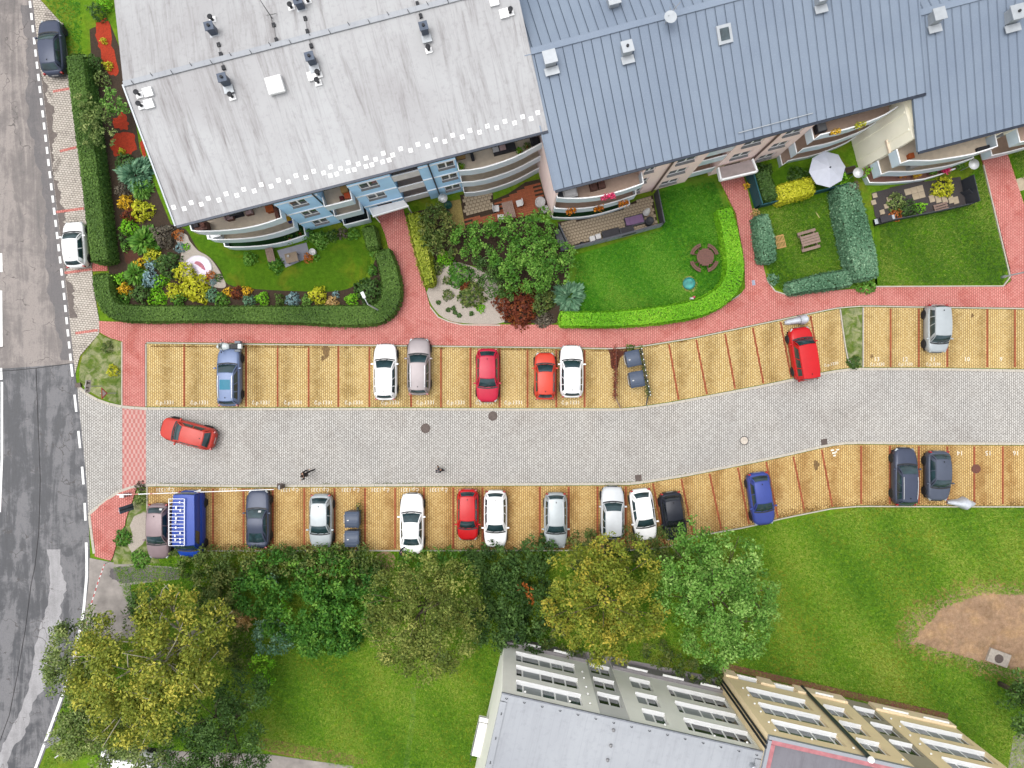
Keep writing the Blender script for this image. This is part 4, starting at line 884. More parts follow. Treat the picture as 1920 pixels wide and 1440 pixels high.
def tree(name, label, L, mat, leaf=0.13, dens=26, clump=0.42, bark=None, cat='tree', trunk_r=0.16, group=None, show=0.0, base_px=None):
    cx = sum(l[0] * l[2] for l in L) / sum(l[2] for l in L); cy = sum(l[1] * l[2] for l in L) / sum(l[2] for l in L); zc = sum(l[3] for l in L) / len(L)
    b = W(*(base_px or (cx, cy)), 0 if base_px else zc); root = empty(name, (b.x, b.y, 0)); tag(root, label, cat, group)
    lo = lobes_w(L, (b.x, b.y))
    P, N, T = crown(lo, clump, dens, leaf)
    V, Q = leaf_arrays(P, N, leaf)
    np_mesh('crown', V, Q, mat, root, T)
    tr = MB(); bark = bark or M_bark
    top = zc * 0.75
    tr.tube([(0, 0, -0.1), (0.05, 0.02, top * 0.35), (0.1, -0.05, top * 0.7), (0.05, 0.05, top)], [trunk_r * 1.35, trunk_r, trunk_r * 0.8, trunk_r * 0.5], 8)
    tr.build('trunk', bark, root, smooth=True)
    lim = MB()
    for (x, y, z, r) in lo:
        h0 = top * random.uniform(0.35, 0.8)
        lim.tube([(0, 0, h0), (x * 0.45, y * 0.45, h0 + (z - h0) * 0.6), (x * 0.85, y * 0.85, z)], [trunk_r * 0.55, trunk_r * 0.35, trunk_r * 0.2], 6)
        for k in range(5):
            d = sphere_dirs(1, 0.0)[0]; rr = r * (1.0 + show)
            lim.tube([(x * 0.75, y * 0.75, z - r * 0.1), (x + d[0] * rr * 0.5, y + d[1] * rr * 0.5, z + d[2] * rr * 0.55), (x + d[0] * rr * 0.95, y + d[1] * rr * 0.95, z + d[2] * rr * 0.85)], [trunk_r * 0.22, trunk_r * 0.14, 0.012], 5)
    lim.build('limbs', bark, root, smooth=True)
    return root
def bush(name, label, L, mat, leaf=0.1, dens=44, clump=0.32, cat='bush', group=None, kind=None):
    b = W(L[0][0], L[0][1], L[0][3]); lo = lobes_w(L, (b.x, b.y))
    P, N, T = crown(lo, clump, dens, leaf); P[:, 2] = np.maximum(P[:, 2], 0.03)
    V, Q = leaf_arrays(P, N, leaf)
    o = np_mesh(name, V, Q, mat, None, T); o.location = (b.x, b.y, 0)
    tag(o, label, cat, group, kind); return o
F_olive = foliage('olive leaves', C(54, 74, 24), C(104, 120, 48), C(168, 170, 90))
F_gold = foliage('golden leaves', C(80, 98, 22), C(128, 142, 46), C(188, 170, 66))
F_fresh = foliage('fresh green leaves', C(52, 94, 28), C(98, 146, 54), C(160, 194, 104))
F_birch = foliage('yellowing birch leaves', C(72, 90, 26), C(128, 140, 48), C(204, 194, 82))
F_sage = foliage('grey-green leaves', C(58, 82, 34), C(112, 132, 68), C(164, 174, 108))
F_dark = foliage('dark green leaves', C(38, 64, 26), C(66, 98, 42), C(102, 132, 66))
F_brightg = foliage('bright green leaves', C(36, 80, 22), C(70, 122, 38), C(124, 166, 64))
F_wild = foliage('wild shrub leaves', C(40, 64, 26), C(86, 108, 48), C(140, 142, 78))
F_hedge = foliage('hedge leaves', C(54, 82, 32), C(82, 114, 46), C(114, 146, 66))
F_lime = foliage('lime hedge leaves', C(70, 132, 14), C(112, 178, 28), C(160, 208, 60))
F_teal = foliage('blue-green hedge leaves', C(56, 94, 68), C(94, 136, 104), C(150, 184, 150))
F_yellow = foliage('yellow-green leaves', C(122, 132, 18), C(184, 186, 36), C(228, 222, 78))
F_goldfl = foliage('golden orange leaves', C(150, 110, 14), C(212, 168, 30), C(244, 206, 70))
F_maroon = foliage('maroon leaves', C(66, 28, 22), C(112, 52, 30), C(150, 88, 40))
F_rust = foliage('rust leaves', C(120, 60, 20), C(174, 98, 40), C(214, 146, 80))
F_blue = foliage('blue spruce needles', C(70, 98, 104), C(118, 150, 154), C(176, 200, 200))
F_greybr = foliage('grey-brown twigs', C(58, 52, 46), C(96, 88, 76), C(136, 126, 108))
F_straw = foliage('straw blades', C(142, 112, 60), C(196, 160, 100), C(226, 200, 150))
F_shag = foliage('shaggy yellow-green leaves', C(92, 112, 26), C(142, 156, 44), C(196, 198, 84))
F_mid = foliage('mid green leaves', C(50, 96, 28), C(88, 138, 46), C(138, 178, 80))
# ---- the big trees south of the car park
tree('broadleaf_tree', 'round olive-green tree with small leaves left of the two trees by the grey building', [(785, 1150, 70, 6.5), (735, 1120, 50, 5), (850, 1105, 52, 5.2), (840, 1195, 55, 5.2), (745, 1200, 55, 5), (790, 1240, 42, 4.4), (790, 1080, 48, 5.2), (702, 1165, 30, 4.4), (880, 1150, 30, 4.2)], F_olive, 0.095, 52, 0.44)
tree('broadleaf_tree', 'golden yellow-green tree standing right at the grey building', [(1130, 1130, 70, 6.8), (1090, 1075, 52, 5.6), (1185, 1065, 52, 5.4), (1195, 1150, 50, 5.2), (1070, 1140, 48, 5.2), (1120, 1195, 50, 5), (1165, 1205, 38, 4.6), (1140, 1040, 40, 5), (1050, 1170, 28, 4.2)], F_gold, 0.105, 50, 0.46)
tree('broadleaf_tree', 'fresh green tree reaching over the black car, beside the golden tree', [(1345, 1120, 70, 6.8), (1290, 1060, 55, 5.6), (1370, 1050, 52, 5.5), (1410, 1110, 50, 5), (1400, 1180, 48, 4.8), (1330, 1195, 50, 4.9), (1275, 1125, 48, 5), (1300, 1015, 38, 4.6), (1430, 1150, 30, 4.2), (1360, 1230, 28, 4.2)], F_fresh, 0.11, 48, 0.47)
tree('birch_tree', 'tall yellowing birch with pale bare branches by the street corner', [(250, 1265, 80, 9), (320, 1235, 80, 9.2), (385, 1190, 55, 7.6), (300, 1165, 42, 7), (185, 1290, 55, 7.6), (235, 1335, 60, 7.8), (310, 1310, 72, 8.4), (175, 1230, 42, 6.8), (375, 1260, 52, 8), (290, 1120, 34, 6.6), (415, 1165, 34, 7), (200, 1195, 40, 6.6), (260, 1375, 36, 6.4), (330, 1120, 30, 6.4)], F_birch, 0.11, 44, 0.5, M_birch, show=0.18, trunk_r=0.2)
tree('street_tree', 'grey-green tree leaning over the white street edge line', [(140, 1210, 48, 5), (125, 1260, 40, 4.8), (175, 1175, 34, 5), (155, 1290, 40, 4.6), (110, 1240, 26, 4.2), (150, 1330, 34, 4.4)], F_sage, 0.105, 42, 0.44)
tree('street_tree', 'sage green tree at the bottom left corner under the birch', [(150, 1370, 44, 4.6), (205, 1385, 52, 4.8), (275, 1395, 50, 4.8), (125, 1390, 30, 4), (235, 1425, 40, 4.2), (180, 1345, 40, 4.6)], F_sage, 0.105, 42, 0.44)
tree('garden_tree', 'dark green tree at the lower edge right of the birch', [(400, 1335, 62, 4.4), (430, 1390, 62, 4.4), (355, 1400, 50, 4.2), (455, 1300, 44, 3.8), (460, 1425, 40, 3.8), (390, 1440, 48, 4)], F_dark, 0.10, 44, 0.44)
tree('conifer', 'small dark conifer beside the concrete path', [(262, 1128, 26, 3.4), (280, 1155, 24, 3), (250, 1150, 20, 2.4), (275, 1115, 18, 2.6), (266, 1138, 26, 2.8)], F_dark, 0.10, 50, 0.4, cat='conifer')
tree('garden_tree', 'dark tree cut off by the right edge near the tan building', [(1925, 1330, 46, 4), (1950, 1290, 46, 4), (1910, 1300, 24, 3), (1960, 1360, 40, 3.6)], F_dark, 0.14, 20, 0.42)
bush('scrub_thicket', 'thick bright green scrub filling the slope below the parked silver hatchback', [(560, 1140, 70, 1.2), (620, 1090, 62, 1.2), (650, 1150, 62, 1.1), (520, 1080, 52, 1.3), (590, 1190, 40, 1.0), (640, 1195, 34, 0.9), (480, 1110, 45, 1.3), (680, 1110, 46, 1.4)], F_brightg, 0.12, 44, 0.4, 'scrub', kind='stuff')
bush('scrub_thicket', 'brownish green scrub strip along the lower edge of the parking bays', [(400, 1055, 34, 1), (440, 1060, 34, 1), (480, 1052, 30, 1), (520, 1050, 32, 1), (560, 1055, 32, 1), (600, 1050, 30, 1), (640, 1058, 36, 1.1), (680, 1052, 32, 1), (360, 1062, 26, 0.8), (430, 1095, 34, 1), (420, 1130, 36, 1), (390, 1090, 28, 0.8), (690, 1080, 30, 1.2)], F_wild, 0.11, 44, 0.36, 'scrub', kind='stuff')
bush('scrub_thicket', 'dark green scrub between the olive tree and the golden tree', [(930, 1060, 46, 1.2), (980, 1080, 50, 1.4), (1010, 1040, 36, 1.1), (950, 1120, 46, 1.4), (1000, 1140, 48, 1.5), (920, 1170, 40, 1.1), (960, 1190, 38, 1.2), (1000, 1200, 28, 1), (900, 1050, 30, 0.9)], F_dark, 0.12, 44, 0.38, 'scrub', kind='stuff')
bush('scrub_thicket', 'olive scrub at the foot of the grey building under the golden tree', [(1030, 1185, 30, 1), (1070, 1215, 22, 0.8), (1230, 1225, 26, 1), (1270, 1245, 24, 0.9), (1310, 1262, 22, 0.9), (1340, 1268, 18, 0.8), (1255, 1020, 30, 1.2), (1100, 1035, 40, 1.1), (1170, 1025, 36, 1), (1225, 1050, 34, 1.2)], F_wild, 0.11, 44, 0.36, 'scrub', kind='stuff')
bush('scrub_thicket', 'low scrub at the lower kerb behind the olive tree', [(770, 1055, 26, 0.8), (810, 1050, 26, 0.8), (850, 1050, 26, 0.8), (885, 1060, 26, 0.8)], F_mid, 0.1, 44, 0.34, 'scrub', kind='stuff')
bush('leafy_bush', 'blue-green bush between the bright scrub and the mown grass', [(510, 1190, 34, 1.4), (525, 1205, 24, 1.2), (495, 1175, 20, 1.2)], F_teal)
bush('leafy_bush', 'small blue-green bush inside the bright scrub', [(508, 1090, 12, 1.7), (512, 1082, 9, 1.8)], F_teal)
bush('leafy_bush', 'light yellow-green bush right of the dark tree at the mown grass', [(492, 1245, 20, 1.6), (500, 1265, 16, 1.4), (485, 1275, 14, 1.2)], F_lime)
bush('leafy_bush', 'small yellow-green shoots in the middle of the bright scrub', [(522, 1135, 16, 1.7), (530, 1150, 12, 1.7)], F_lime)
bush('grass_clump', 'dry straw-coloured grass clump beside the birch', [(455, 1155, 22, 0.6), (462, 1165, 16, 0.5), (458, 1158, 14, 0.5), (452, 1150, 12, 0.5)], F_straw, dens=80, cat='grass clump')
bush('leafy_bush', 'brown undergrowth in the shade of the birch', [(430, 1200, 40, 0.8), (450, 1230, 30, 0.7), (400, 1130, 34, 0.6)], F_wild)
bush('leafy_bush', 'rust-red autumn bush in the dark scrub', [(985, 1100, 14, 2.2), (990, 1120, 12, 2.0)], F_rust)
# ---- hedges
def hedge(label, pts, width, h, mat, leaf=0.07, dens=520, name='hedge', zc=None, ragged=0.05):
    P0 = [W2(x, y, h if zc is None else zc) for x, y in pts]
    wl = width if isinstance(width, (list, tuple)) else [width] * len(P0)
    LN = resample(smooth_line(P0, 5), 0.25); b = LN[0].copy()
    root = empty(name, (b.x, b.y, 0)); tag(root, label, 'hedge')
    acc = [0.0]
    for a, c in zip(LN, LN[1:]): acc.append(acc[-1] + (c - a).length)
    key = np.linspace(0, acc[-1], len(wl)); ww = np.interp(acc, key, wl)
    core = []; PP, NN = [], []
    for i, p in enumerate(LN):
        d = (LN[min(i + 1, len(LN) - 1)] - LN[max(i - 1, 0)]).normalized(); nrm = Vector((-d.y, d.x, 0)); q = p - b; w = ww[i] / 2
        e = 0.08 if 0 < i < len(LN) - 1 else 0.2
        core.append([q + nrm * (w - e) + Vector((0, 0, 0)), q + nrm * (w - e) + Vector((0, 0, h - e)), q - nrm * (w - e) + Vector((0, 0, h - e)), q - nrm * (w - e)])
        if i == len(LN) - 1: continue
        L = (LN[i + 1] - p).length; per = 2 * w + 2 * h; k = int(per * L * dens)
        s = rng.uniform(0, per, k); u = rng.uniform(0, L, k); wob = rng.normal(0, ragged, k)
        top = (s >= h) & (s <= h + 2 * w); left = s < h
        off = np.where(left, w, np.where(top, w - (s - h), -w)); zz = np.where(left, s, np.where(top, h, per - s))
        # round the shoulders
        ed = np.clip((np.abs(off) - (w - 0.14)) / 0.14, 0, 1) * np.clip((zz - (h - 0.14)) / 0.14, 0, 1)
        nx = np.where(top, 0, np.where(left, 1, -1)); nz = np.where(top, 1.0, 0.25)
        off2 = off + nx * wob - np.sign(off) * ed * 0.06; z2 = zz + np.where(top, wob, 0) - ed * 0.06
        PP.append(np.stack([q.x + d.x * u + nrm.x * off2, q.y + d.y * u + nrm.y * off2, np.maximum(z2, 0.02)], 1))
        NN.append(np.stack([nrm.x * nx, nrm.y * nx, nz], 1) * 1.4)
    for sgn, p, d in ((-1, LN[0], LN[1] - LN[0]), (1, LN[-1], LN[-1] - LN[-2])):
        d = d.normalized(); nrm = Vector((-d.y, d.x, 0)); w = (ww[0] if sgn < 0 else ww[-1]) / 2; q = p - b; k = int(2 * w * h * dens)
        o = rng.uniform(-w, w, k); z = rng.uniform(0, h, k); f = sgn * (0.12 * (1 - (o / w) ** 2) + rng.normal(0, 0.04, k))
        PP.append(np.stack([q.x + nrm.x * o + d.x * f, q.y + nrm.y * o + d.y * f, z], 1)); NN.append(np.tile(np.array([d.x * sgn, d.y * sgn, 0.4]), (k, 1)))
    P = np.concatenate(PP); N = np.concatenate(NN)
    base = 0.5 + 0.16 * np.sin(P[:, 0] * 0.9 + b.x) * np.cos(P[:, 1] * 1.1) + rng.normal(0, 0.16, len(P))
    V, Q = leaf_arrays(P, N, leaf, 0.6, 0.5)
    np_mesh('foliage', V, Q, mat, root, np.clip(base, 0, 1))
    me = MB().loft(core, True, True).mesh('branches', M_hedgecore); link_mesh('branches', me, None, root)
    return root
M_hedgecore = plain('twiggy hedge inside', C(52, 72, 34), 0.95, var=0.4, scale=9)
hedge('long clipped green hedge between the street pavement and the light-roofed building', [(140, 104), (146, 160), (157, 250), (168, 330), (176, 400), (187, 488)], 1.35, 1.5, F_hedge)
hedge('clipped green hedge wrapping the corner of the flower garden', [(188, 516), (194, 556), (214, 582), (262, 588), (400, 588), (560, 590), (685, 591), (722, 578), (734, 548), (728, 505), (716, 472)], [1.3, 1.25, 1.2, 1.15, 1.15, 1.2, 1.3, 1.5, 1.5, 1.4, 1.2], 1.2, F_hedge)
hedge('short clipped hedge piece at the entrance of the blue building', [(699, 462), (690, 425)], 0.95, 1.2, F_hedge)
hedge('bright lime-green hedge curving round the lawn with the round picnic table', [(1359, 392), (1372, 450), (1379, 505), (1365, 543), (1322, 573), (1250, 589), (1150, 598), (1052, 598)], [1.15, 1.3, 1.4, 1.3, 1.25, 1.2, 1.1, 1.1], 1.1, F_lime)
hedge('tall blue-green hedge between the two right lawns', [(1588, 348), (1600, 400), (1612, 450), (1624, 500), (1628, 520)], [1.5, 1.85, 1.95, 2.0, 1.6], 1.6, F_teal, 0.09, 380, ragged=0.08)
hedge('narrow blue-green hedge beside the red path, left of the wooden pallet', [(1429, 405), (1437, 445), (1442, 488)], [1.0, 1.3, 1.1], 1.3, F_teal, 0.08, 420, ragged=0.06)
hedge('low blue-green hedge along the red footway below the wooden picnic table', [(1482, 541), (1530, 531), (1595, 520)], [0.9, 1.2, 1.2], 1.0, F_teal, 0.08, 420, ragged=0.07)
hedge('yellow hedge above the teal screen fence', [(1462, 363), (1490, 355), (1524, 347)], 1.25, 1.6, F_yellow, 0.08, 440, ragged=0.06)
hedge('dark green hedge along the inside of the teal screen fence', [(1428, 322), (1438, 348), (1446, 372)], 1.1, 1.5, F_dark, 0.09, 380, ragged=0.07)
hedge('yellow-green shaggy hedge right of the red path to the blue building', [(776, 402), (786, 450), (798, 500), (806, 532)], [1.0, 1.0, 0.9, 0.7], 1.2, F_shag, 0.09, 420, ragged=0.1)
# ---- garden plants: (name, label, px, py, radius px, height m, material, leaf)
SH = [
 
 ('garden_shrub', 'dark green shrub above the red bark mulch by the street', 170, 115, 17, 1.4, F_dark), ('garden_shrub', 'small olive shrub at the red bark mulch strip', 187, 145, 14, 1.0, F_sage),
 ('garden_shrub', 'dark narrow shrub at the top of the red bark mulch', 178, 18, 16, 1.4, F_dark), ('garden_shrub', 'yellow-green shrub at the top roof corner', 192, 4, 14, 1.0, F_lime),
 ('garden_shrub', 'tiny lime plant on the long red mulch strip', 193, 76, 6, 0.5, F_yellow), ('garden_shrub', 'tiny yellow plant on the mulch below the conifers', 227, 283, 6, 0.4, F_yellow), ('garden_shrub', 'yellow-tipped plant at the end of the long mulch strip', 200, 122, 9, 0.6, F_yellow),
 ('juniper', 'spreading blue-green juniper beside the light roof', 250, 325, 30, 1.0, F_teal), ('garden_shrub', 'dark shrub between mulch and juniper', 232, 305, 20, 1.0, F_dark),
 ('garden_shrub', 'rust-brown shrub below the juniper', 226, 355, 14, 0.8, F_greybr), ('garden_fern', 'feathery green plant next to the yellow flowers', 262, 352, 18, 0.9, F_fresh),
 ('flower_bush', 'yellow-flowering bush nearest the street hedge', 232, 378, 14, 0.9, F_goldfl), ('flower_bush', 'large pale-yellow flowering bush under the roof corner', 262, 393, 21, 1.0, F_yellow),
 ('garden_shrub', 'dark purple-brown shrub below the yellow flowers', 240, 403, 14, 0.8, F_maroon), ('garden_shrub', 'lime weeping shrub in the flower garden', 238, 425, 17, 0.9, F_lime), ('garden_fern', 'big fern-like green plant in the flower garden centre', 268, 452, 26, 1.0, F_mid),
 ('garden_shrub', 'dark twiggy grey-brown shrub by the house corner', 303, 440, 22, 1.2, F_greybr), ('garden_shrub', 'orange-leaved shrub at the gravel path top', 331, 440, 11, 0.7, F_rust), ('garden_shrub', 'grey-blue cushion beside the gravel path', 336, 464, 10, 0.5, F_blue),
 ('garden_shrub', 'small yellow-green cushion on the gravel path', 348, 462, 7, 0.4, F_lime), ('garden_shrub', 'small round green shrub beside the bare bark patch', 233, 462, 10, 0.6, F_mid), ('garden_shrub', 'grey-green shrub by the street hedge', 232, 445, 13, 0.8, F_dark),
 ('garden_shrub', 'lime rounded shrub below the big fern', 282, 478, 17, 0.9, F_yellow), ('garden_shrub', 'golden ball-shaped shrub by the bark patch', 261, 494, 11, 0.8, F_goldfl), ('garden_shrub', 'blue-grey shrub next to the golden ball', 281, 495, 13, 0.7, F_blue), ('garden_shrub', 'wide dark green shrub left of the pond', 311, 495, 24, 1.2, F_dark),
 ('garden_shrub', 'yellow-green upright shrub at the inner hedge corner', 224, 522, 13, 1.2, F_lime), ('garden_shrub', 'golden-yellow upright shrub at the inner hedge corner', 232, 541, 12, 1.0, F_goldfl), ('garden_fern', 'light green feathery shrub right of the golden uprights', 252, 513, 20, 1.0, F_mid),
 ('blue_spruce', 'small blue spruce in the flower garden', 280, 523, 17, 1.1, F_blue), ('garden_shrub', 'round lime shrub right of the blue spruce', 298, 527, 13, 0.8, F_lime), ('garden_shrub', 'dark green bushy shrub below the blue spruce', 262, 549, 20, 1.0, F_dark), ('garden_shrub', 'low spreading green shrub in the hedge corner', 224, 566, 19, 0.6, F_mid),
 ('garden_shrub', 'flat green cushion shrub above the long hedge', 292, 556, 18, 0.5, F_lime), ('garden_shrub', 'yellow shrub with big leaves left of the spreading yellow shrub', 325, 545, 17, 1.0, F_yellow), ('garden_shrub', 'green round shrub under the yellow shrubs', 332, 560, 15, 0.7, F_mid), ('garden_shrub', 'tall light yellow shrub rising beside the pond', 343, 510, 20, 1.3, F_yellow), ('garden_shrub', 'wide spreading yellow shrub below the pond', 363, 540, 27, 1.2, F_yellow),
 ('garden_shrub', 'blue-green shrub right of the wide yellow shrub', 394, 553, 14, 0.7, F_teal), ('garden_shrub', 'round olive shrub above the long hedge', 414, 561, 14, 0.7, F_mid), ('garden_shrub', 'orange-brown shrub at the pond edge', 393, 516, 10, 0.6, F_rust), ('garden_shrub', 'small dark cushion on the gravel by the pond', 409, 520, 8, 0.4, F_dark), ('garden_shrub', 'small grey-blue cushion on the gravel by the pond', 399, 528, 7, 0.3, F_blue),
 ('garden_shrub', 'golden ball left of the red-brown ball', 426, 546, 9, 0.6, F_goldfl), ('garden_shrub', 'red-brown ball shrub between two golden balls', 443, 549, 12, 0.7, F_maroon), ('garden_shrub', 'golden ball right of the red-brown ball', 462, 545, 10, 0.6, F_goldfl), ('garden_shrub', 'blue-green shrub below the golden balls', 466, 564, 13, 0.6, F_teal),
 ('garden_shrub', 'lime shrub below the oval lawn, left one', 490, 560, 13, 0.8, F_lime), ('garden_shrub', 'grey-green ball below the oval lawn', 524, 561, 11, 0.7, F_hedge), ('blue_spruce', 'dwarf blue spruce below the oval lawn', 547, 561, 14, 0.8, F_blue), ('garden_shrub', 'pale green shrub right of the dwarf spruce', 574, 562, 11, 0.6, F_fresh), ('garden_shrub', 'large yellow-green shrub below the oval lawn', 594, 553, 17, 0.9, F_yellow), ('garden_shrub', 'tiny silver cushion at the oval lawn edge', 629, 552, 7, 0.4, F_blue), ('flower_bush', 'row of whitish flowering perennials above the hedge', 622, 570, 15, 0.5, F_straw), ('garden_shrub', 'lime ball near the lamp post', 659, 562, 13, 0.8, F_lime), ('garden_shrub', 'dark spreading shrub at the right end of the oval lawn', 690, 545, 27, 0.9, F_dark), ('garden_shrub', 'bright green ball right of the oval lawn', 699, 506, 11, 0.7, F_brightg), ('garden_shrub', 'leafy green shrub in the strip right of the oval lawn', 702, 475, 11, 0.6, F_mid),
 ('garden_shrub', 'pale-leaved hydrangea at the blue wall', 598, 448, 17, 1.0, F_fresh), ('garden_shrub', 'dark green shrub at the blue wall', 578, 440, 13, 0.9, F_mid), ('garden_shrub', 'green shrub at the foot of the blue wall next to the hydrangea', 622, 440, 12, 0.8, F_dark), ('garden_shrub', 'green shrub near the clipped hedge piece', 662, 437, 12, 0.7, F_mid), ('garden_shrub', 'brownish perennials at the blue wall', 643, 437, 11, 0.4, F_greybr), ('garden_shrub', 'green shrub under the left balconies', 466, 484, 14, 0.8, F_mid), ('garden_shrub', 'bright leafy shrub in front of the grey terrace', 516, 497, 15, 0.8, F_brightg), ('garden_shrub', 'reddish flowering plants beside the white pot', 577, 483, 10, 0.6, F_rust), ('garden_shrub', 'small green plant beside the white pot', 592, 482, 7, 0.5, F_mid),
 ('round_bush', 'wide bright green clipped bush on the pale gravel', 862, 514, 24, 0.9, F_brightg), ('round_bush', 'lime clipped bush above the wide bright one', 833, 484, 16, 0.8, F_lime), ('round_bush', 'small dark bush beside the lime hedge end', 818, 500, 14, 0.8, F_wild), ('round_bush', 'long flat olive bush on the pale gravel', 885, 553, 26, 0.6, F_wild), ('round_bush', 'small round olive bush on the pale gravel', 840, 553, 11, 0.5, F_wild), ('round_bush', 'small bright green ball on the pale gravel', 901, 578, 9, 0.5, F_lime), ('round_bush', 'maroon low plant under the bright green bush', 872, 535, 13, 0.4, F_maroon), ('round_bush', 'tiny olive bush left of the bright green bush', 838, 525, 9, 0.4, F_wild),
 ('round_bush', 'large maroon-brown bush by the red footway', 972, 570, 42, 1.1, F_maroon), ('round_bush', 'square olive bush right of the maroon bush', 1015, 562, 27, 1.0, F_wild), ('ornamental_grass', 'silvery green ornamental grass clump at the bright lawn', 1068, 556, 27, 1.0, F_teal),
 ('round_bush', 'low brown groundcover at the footway under the olive bush', 1020, 598, 18, 0.4, F_greybr),
 ('round_bush', 'small blue-green ball on the lawn by the red path', 1451, 523, 12, 0.7, F_teal), ('leafy_bush', 'dark leafy bush under the white parasol', 1500, 330, 20, 1.2, F_dark), ('leafy_bush', 'bright green bush below the white parasol', 1578, 334, 15, 1.0, F_lime), ('leafy_bush', 'green bush at the foot of the pink building beside the canopy', 1432, 320, 18, 1.0, F_dark), ('leafy_bush', 'brown-tipped bush at the top of the tall blue-green hedge', 1598, 352, 14, 1.9, F_greybr), ('leafy_bush', 'olive bush at the bottom of the tall blue-green hedge', 1625, 532, 20, 1.0, F_mid), ('leafy_bush', 'tall thin green shoots at the cream wall', 1624, 322, 9, 1.6, F_lime), ('flower_bush', 'pale flowering plant at the teal fence corner', 1418, 398, 9, 0.7, F_straw), ('flower_bush', 'yellow perennials beside the red path at the canopy', 1401, 348, 8, 0.6, F_goldfl),
 ('leafy_bush', 'large-leaved yellow-green shrub in the fenced terrace bed', 1772, 350, 20, 1.0, F_yellow), ('leafy_bush', 'grey-green shrub among the stepping slabs', 1684, 378, 17, 0.9, F_sage), ('leafy_bush', 'dark green shrub below the stepping slabs', 1705, 390, 17, 0.8, F_dark), ('leafy_bush', 'yellow-green tuft right of the dark terrace shrub', 1728, 388, 11, 0.9, F_lime), ('leafy_bush', 'rust and green low plant by the barbecue', 1682, 402, 12, 0.5, F_rust),
 ('round_bush', 'dark round bush on the grass island by the street', 198, 651, 12, 0.7, F_wild), ('round_bush', 'yellow ball-shaped bush on the grass island by the street', 209, 696, 12, 0.7, F_yellow), ('round_bush', 'dark green bush at the tip of the island between the bays', 1603, 680, 13, 0.6, F_dark),
 ('leafy_bush', 'weedy bush behind the upper waste container', 1182, 652, 9, 0.6, F_wild), ('leafy_bush', 'green weeds between the red footway and the taupe car', 228, 1010, 17, 0.5, F_brightg), ('leafy_bush', 'grassy weeds around the bonnet of the taupe car', 262, 1050, 18, 0.4, F_mid), ('leafy_bush', 'bush grown over the nose of the blue van', 332, 1036, 12, 1.5, F_wild), ('leafy_bush', 'dark weeds at the kerb corner by the barrier', 262, 912, 10, 0.4, F_greybr), ('leafy_bush', 'tall weeds beside the barrier post', 262, 934, 13, 0.5, F_sage),
 ('leafy_bush', 'small dark bush at the tan building corner', 1330, 1262, 14, 1.4, F_dark), ('leafy_bush', 'blue-green shoot bush at the grey building left end', 972, 1200, 14, 1.2, F_teal),
]
def shrub(name, label, px, py, rp, h, mat):
    z = h * 0.6; v = W(px, py, z); r = rp / PPM; n = int(620 * max(r, 0.3) ** 1.7)
    feath = name in ('garden_fern', 'juniper', 'ornamental_grass')
    k = max(5, int(7 * r)); ca = rng.uniform(0, 2 * np.pi, k); lob = 1 + 0.16 * np.sin(ca)
    d = sphere_dirs(n, -0.1); az = np.arctan2(d[:, 1], d[:, 0])
    wob = 1 + 0.13 * np.sin(az * 3 + ca[0]) + 0.08 * np.sin(az * 7 + ca[1]) + 0.09 * np.sin(d[:, 2] * 9 + az * 5 + ca[2])
    rad = rng.uniform(0.45, 1.0, n) ** 0.4 * wob
    P = d * rad[:, None] * np.array([r, r, h]); P[:, 2] = np.maximum(P[:, 2], 0.03)
    leaf = min(0.12, 0.055 + 0.055 * r)
    T = np.clip(0.5 + 0.22 * np.sin(az * 4 + ca[3]) * np.cos(d[:, 2] * 6) + rng.normal(0, 0.16, n), 0, 1)
    if feath:
        D = d * np.array([1, 1, 0.35]); D /= np.linalg.norm(D, axis=1, keepdims=True)
        s = (leaf * 1.9 * rng.uniform(0.7, 1.4, n))[:, None]; U = np.array([0, 0, 1.0]); B = np.cross(D, U + rng.normal(0, 0.4, (n, 3))); B /= np.linalg.norm(B, axis=1, keepdims=True) + 1e-9
        V = np.empty((n, 4, 3)); V[:, 0] = P - D * s; V[:, 1] = P - B * s * 0.3; V[:, 2] = P + D * s; V[:, 3] = P + B * s * 0.3
        V = V.reshape(-1, 3); Q = np.arange(4 * n).reshape(-1, 4)
    else: V, Q = leaf_arrays(P, d + np.array([0, 0, 0.5]), leaf, 0.6, 0.7)
    V[:, 2] = np.maximum(V[:, 2], 0.01)
    o = np_mesh(name, V, Q, mat, None, T); o.location = (v.x, v.y, 0.03)
    cat = name.split('_')[-1]; tag(o, label, {'bush': 'bush', 'shrub': 'shrub'}.get(cat, name.replace('_', ' '))); return o
for s_ in SH: shrub(*s_)
bush('garden_bush', 'big olive-green bush hanging over the street hedge', [(180, 235, 26, 2.2), (195, 258, 20, 2.0), (168, 250, 20, 2.0), (188, 215, 20, 2.2), (160, 190, 16, 1.6), (172, 205, 16, 1.9)], F_sage, 0.09, 60, 0.34)
bush('garden_bush', 'fresh green bush touching the left edge of the light roof', [(208, 190, 20, 2.0), (222, 205, 16, 1.8), (200, 205, 16, 1.9), (215, 178, 14, 1.7)], F_fresh, 0.09, 60, 0.32)
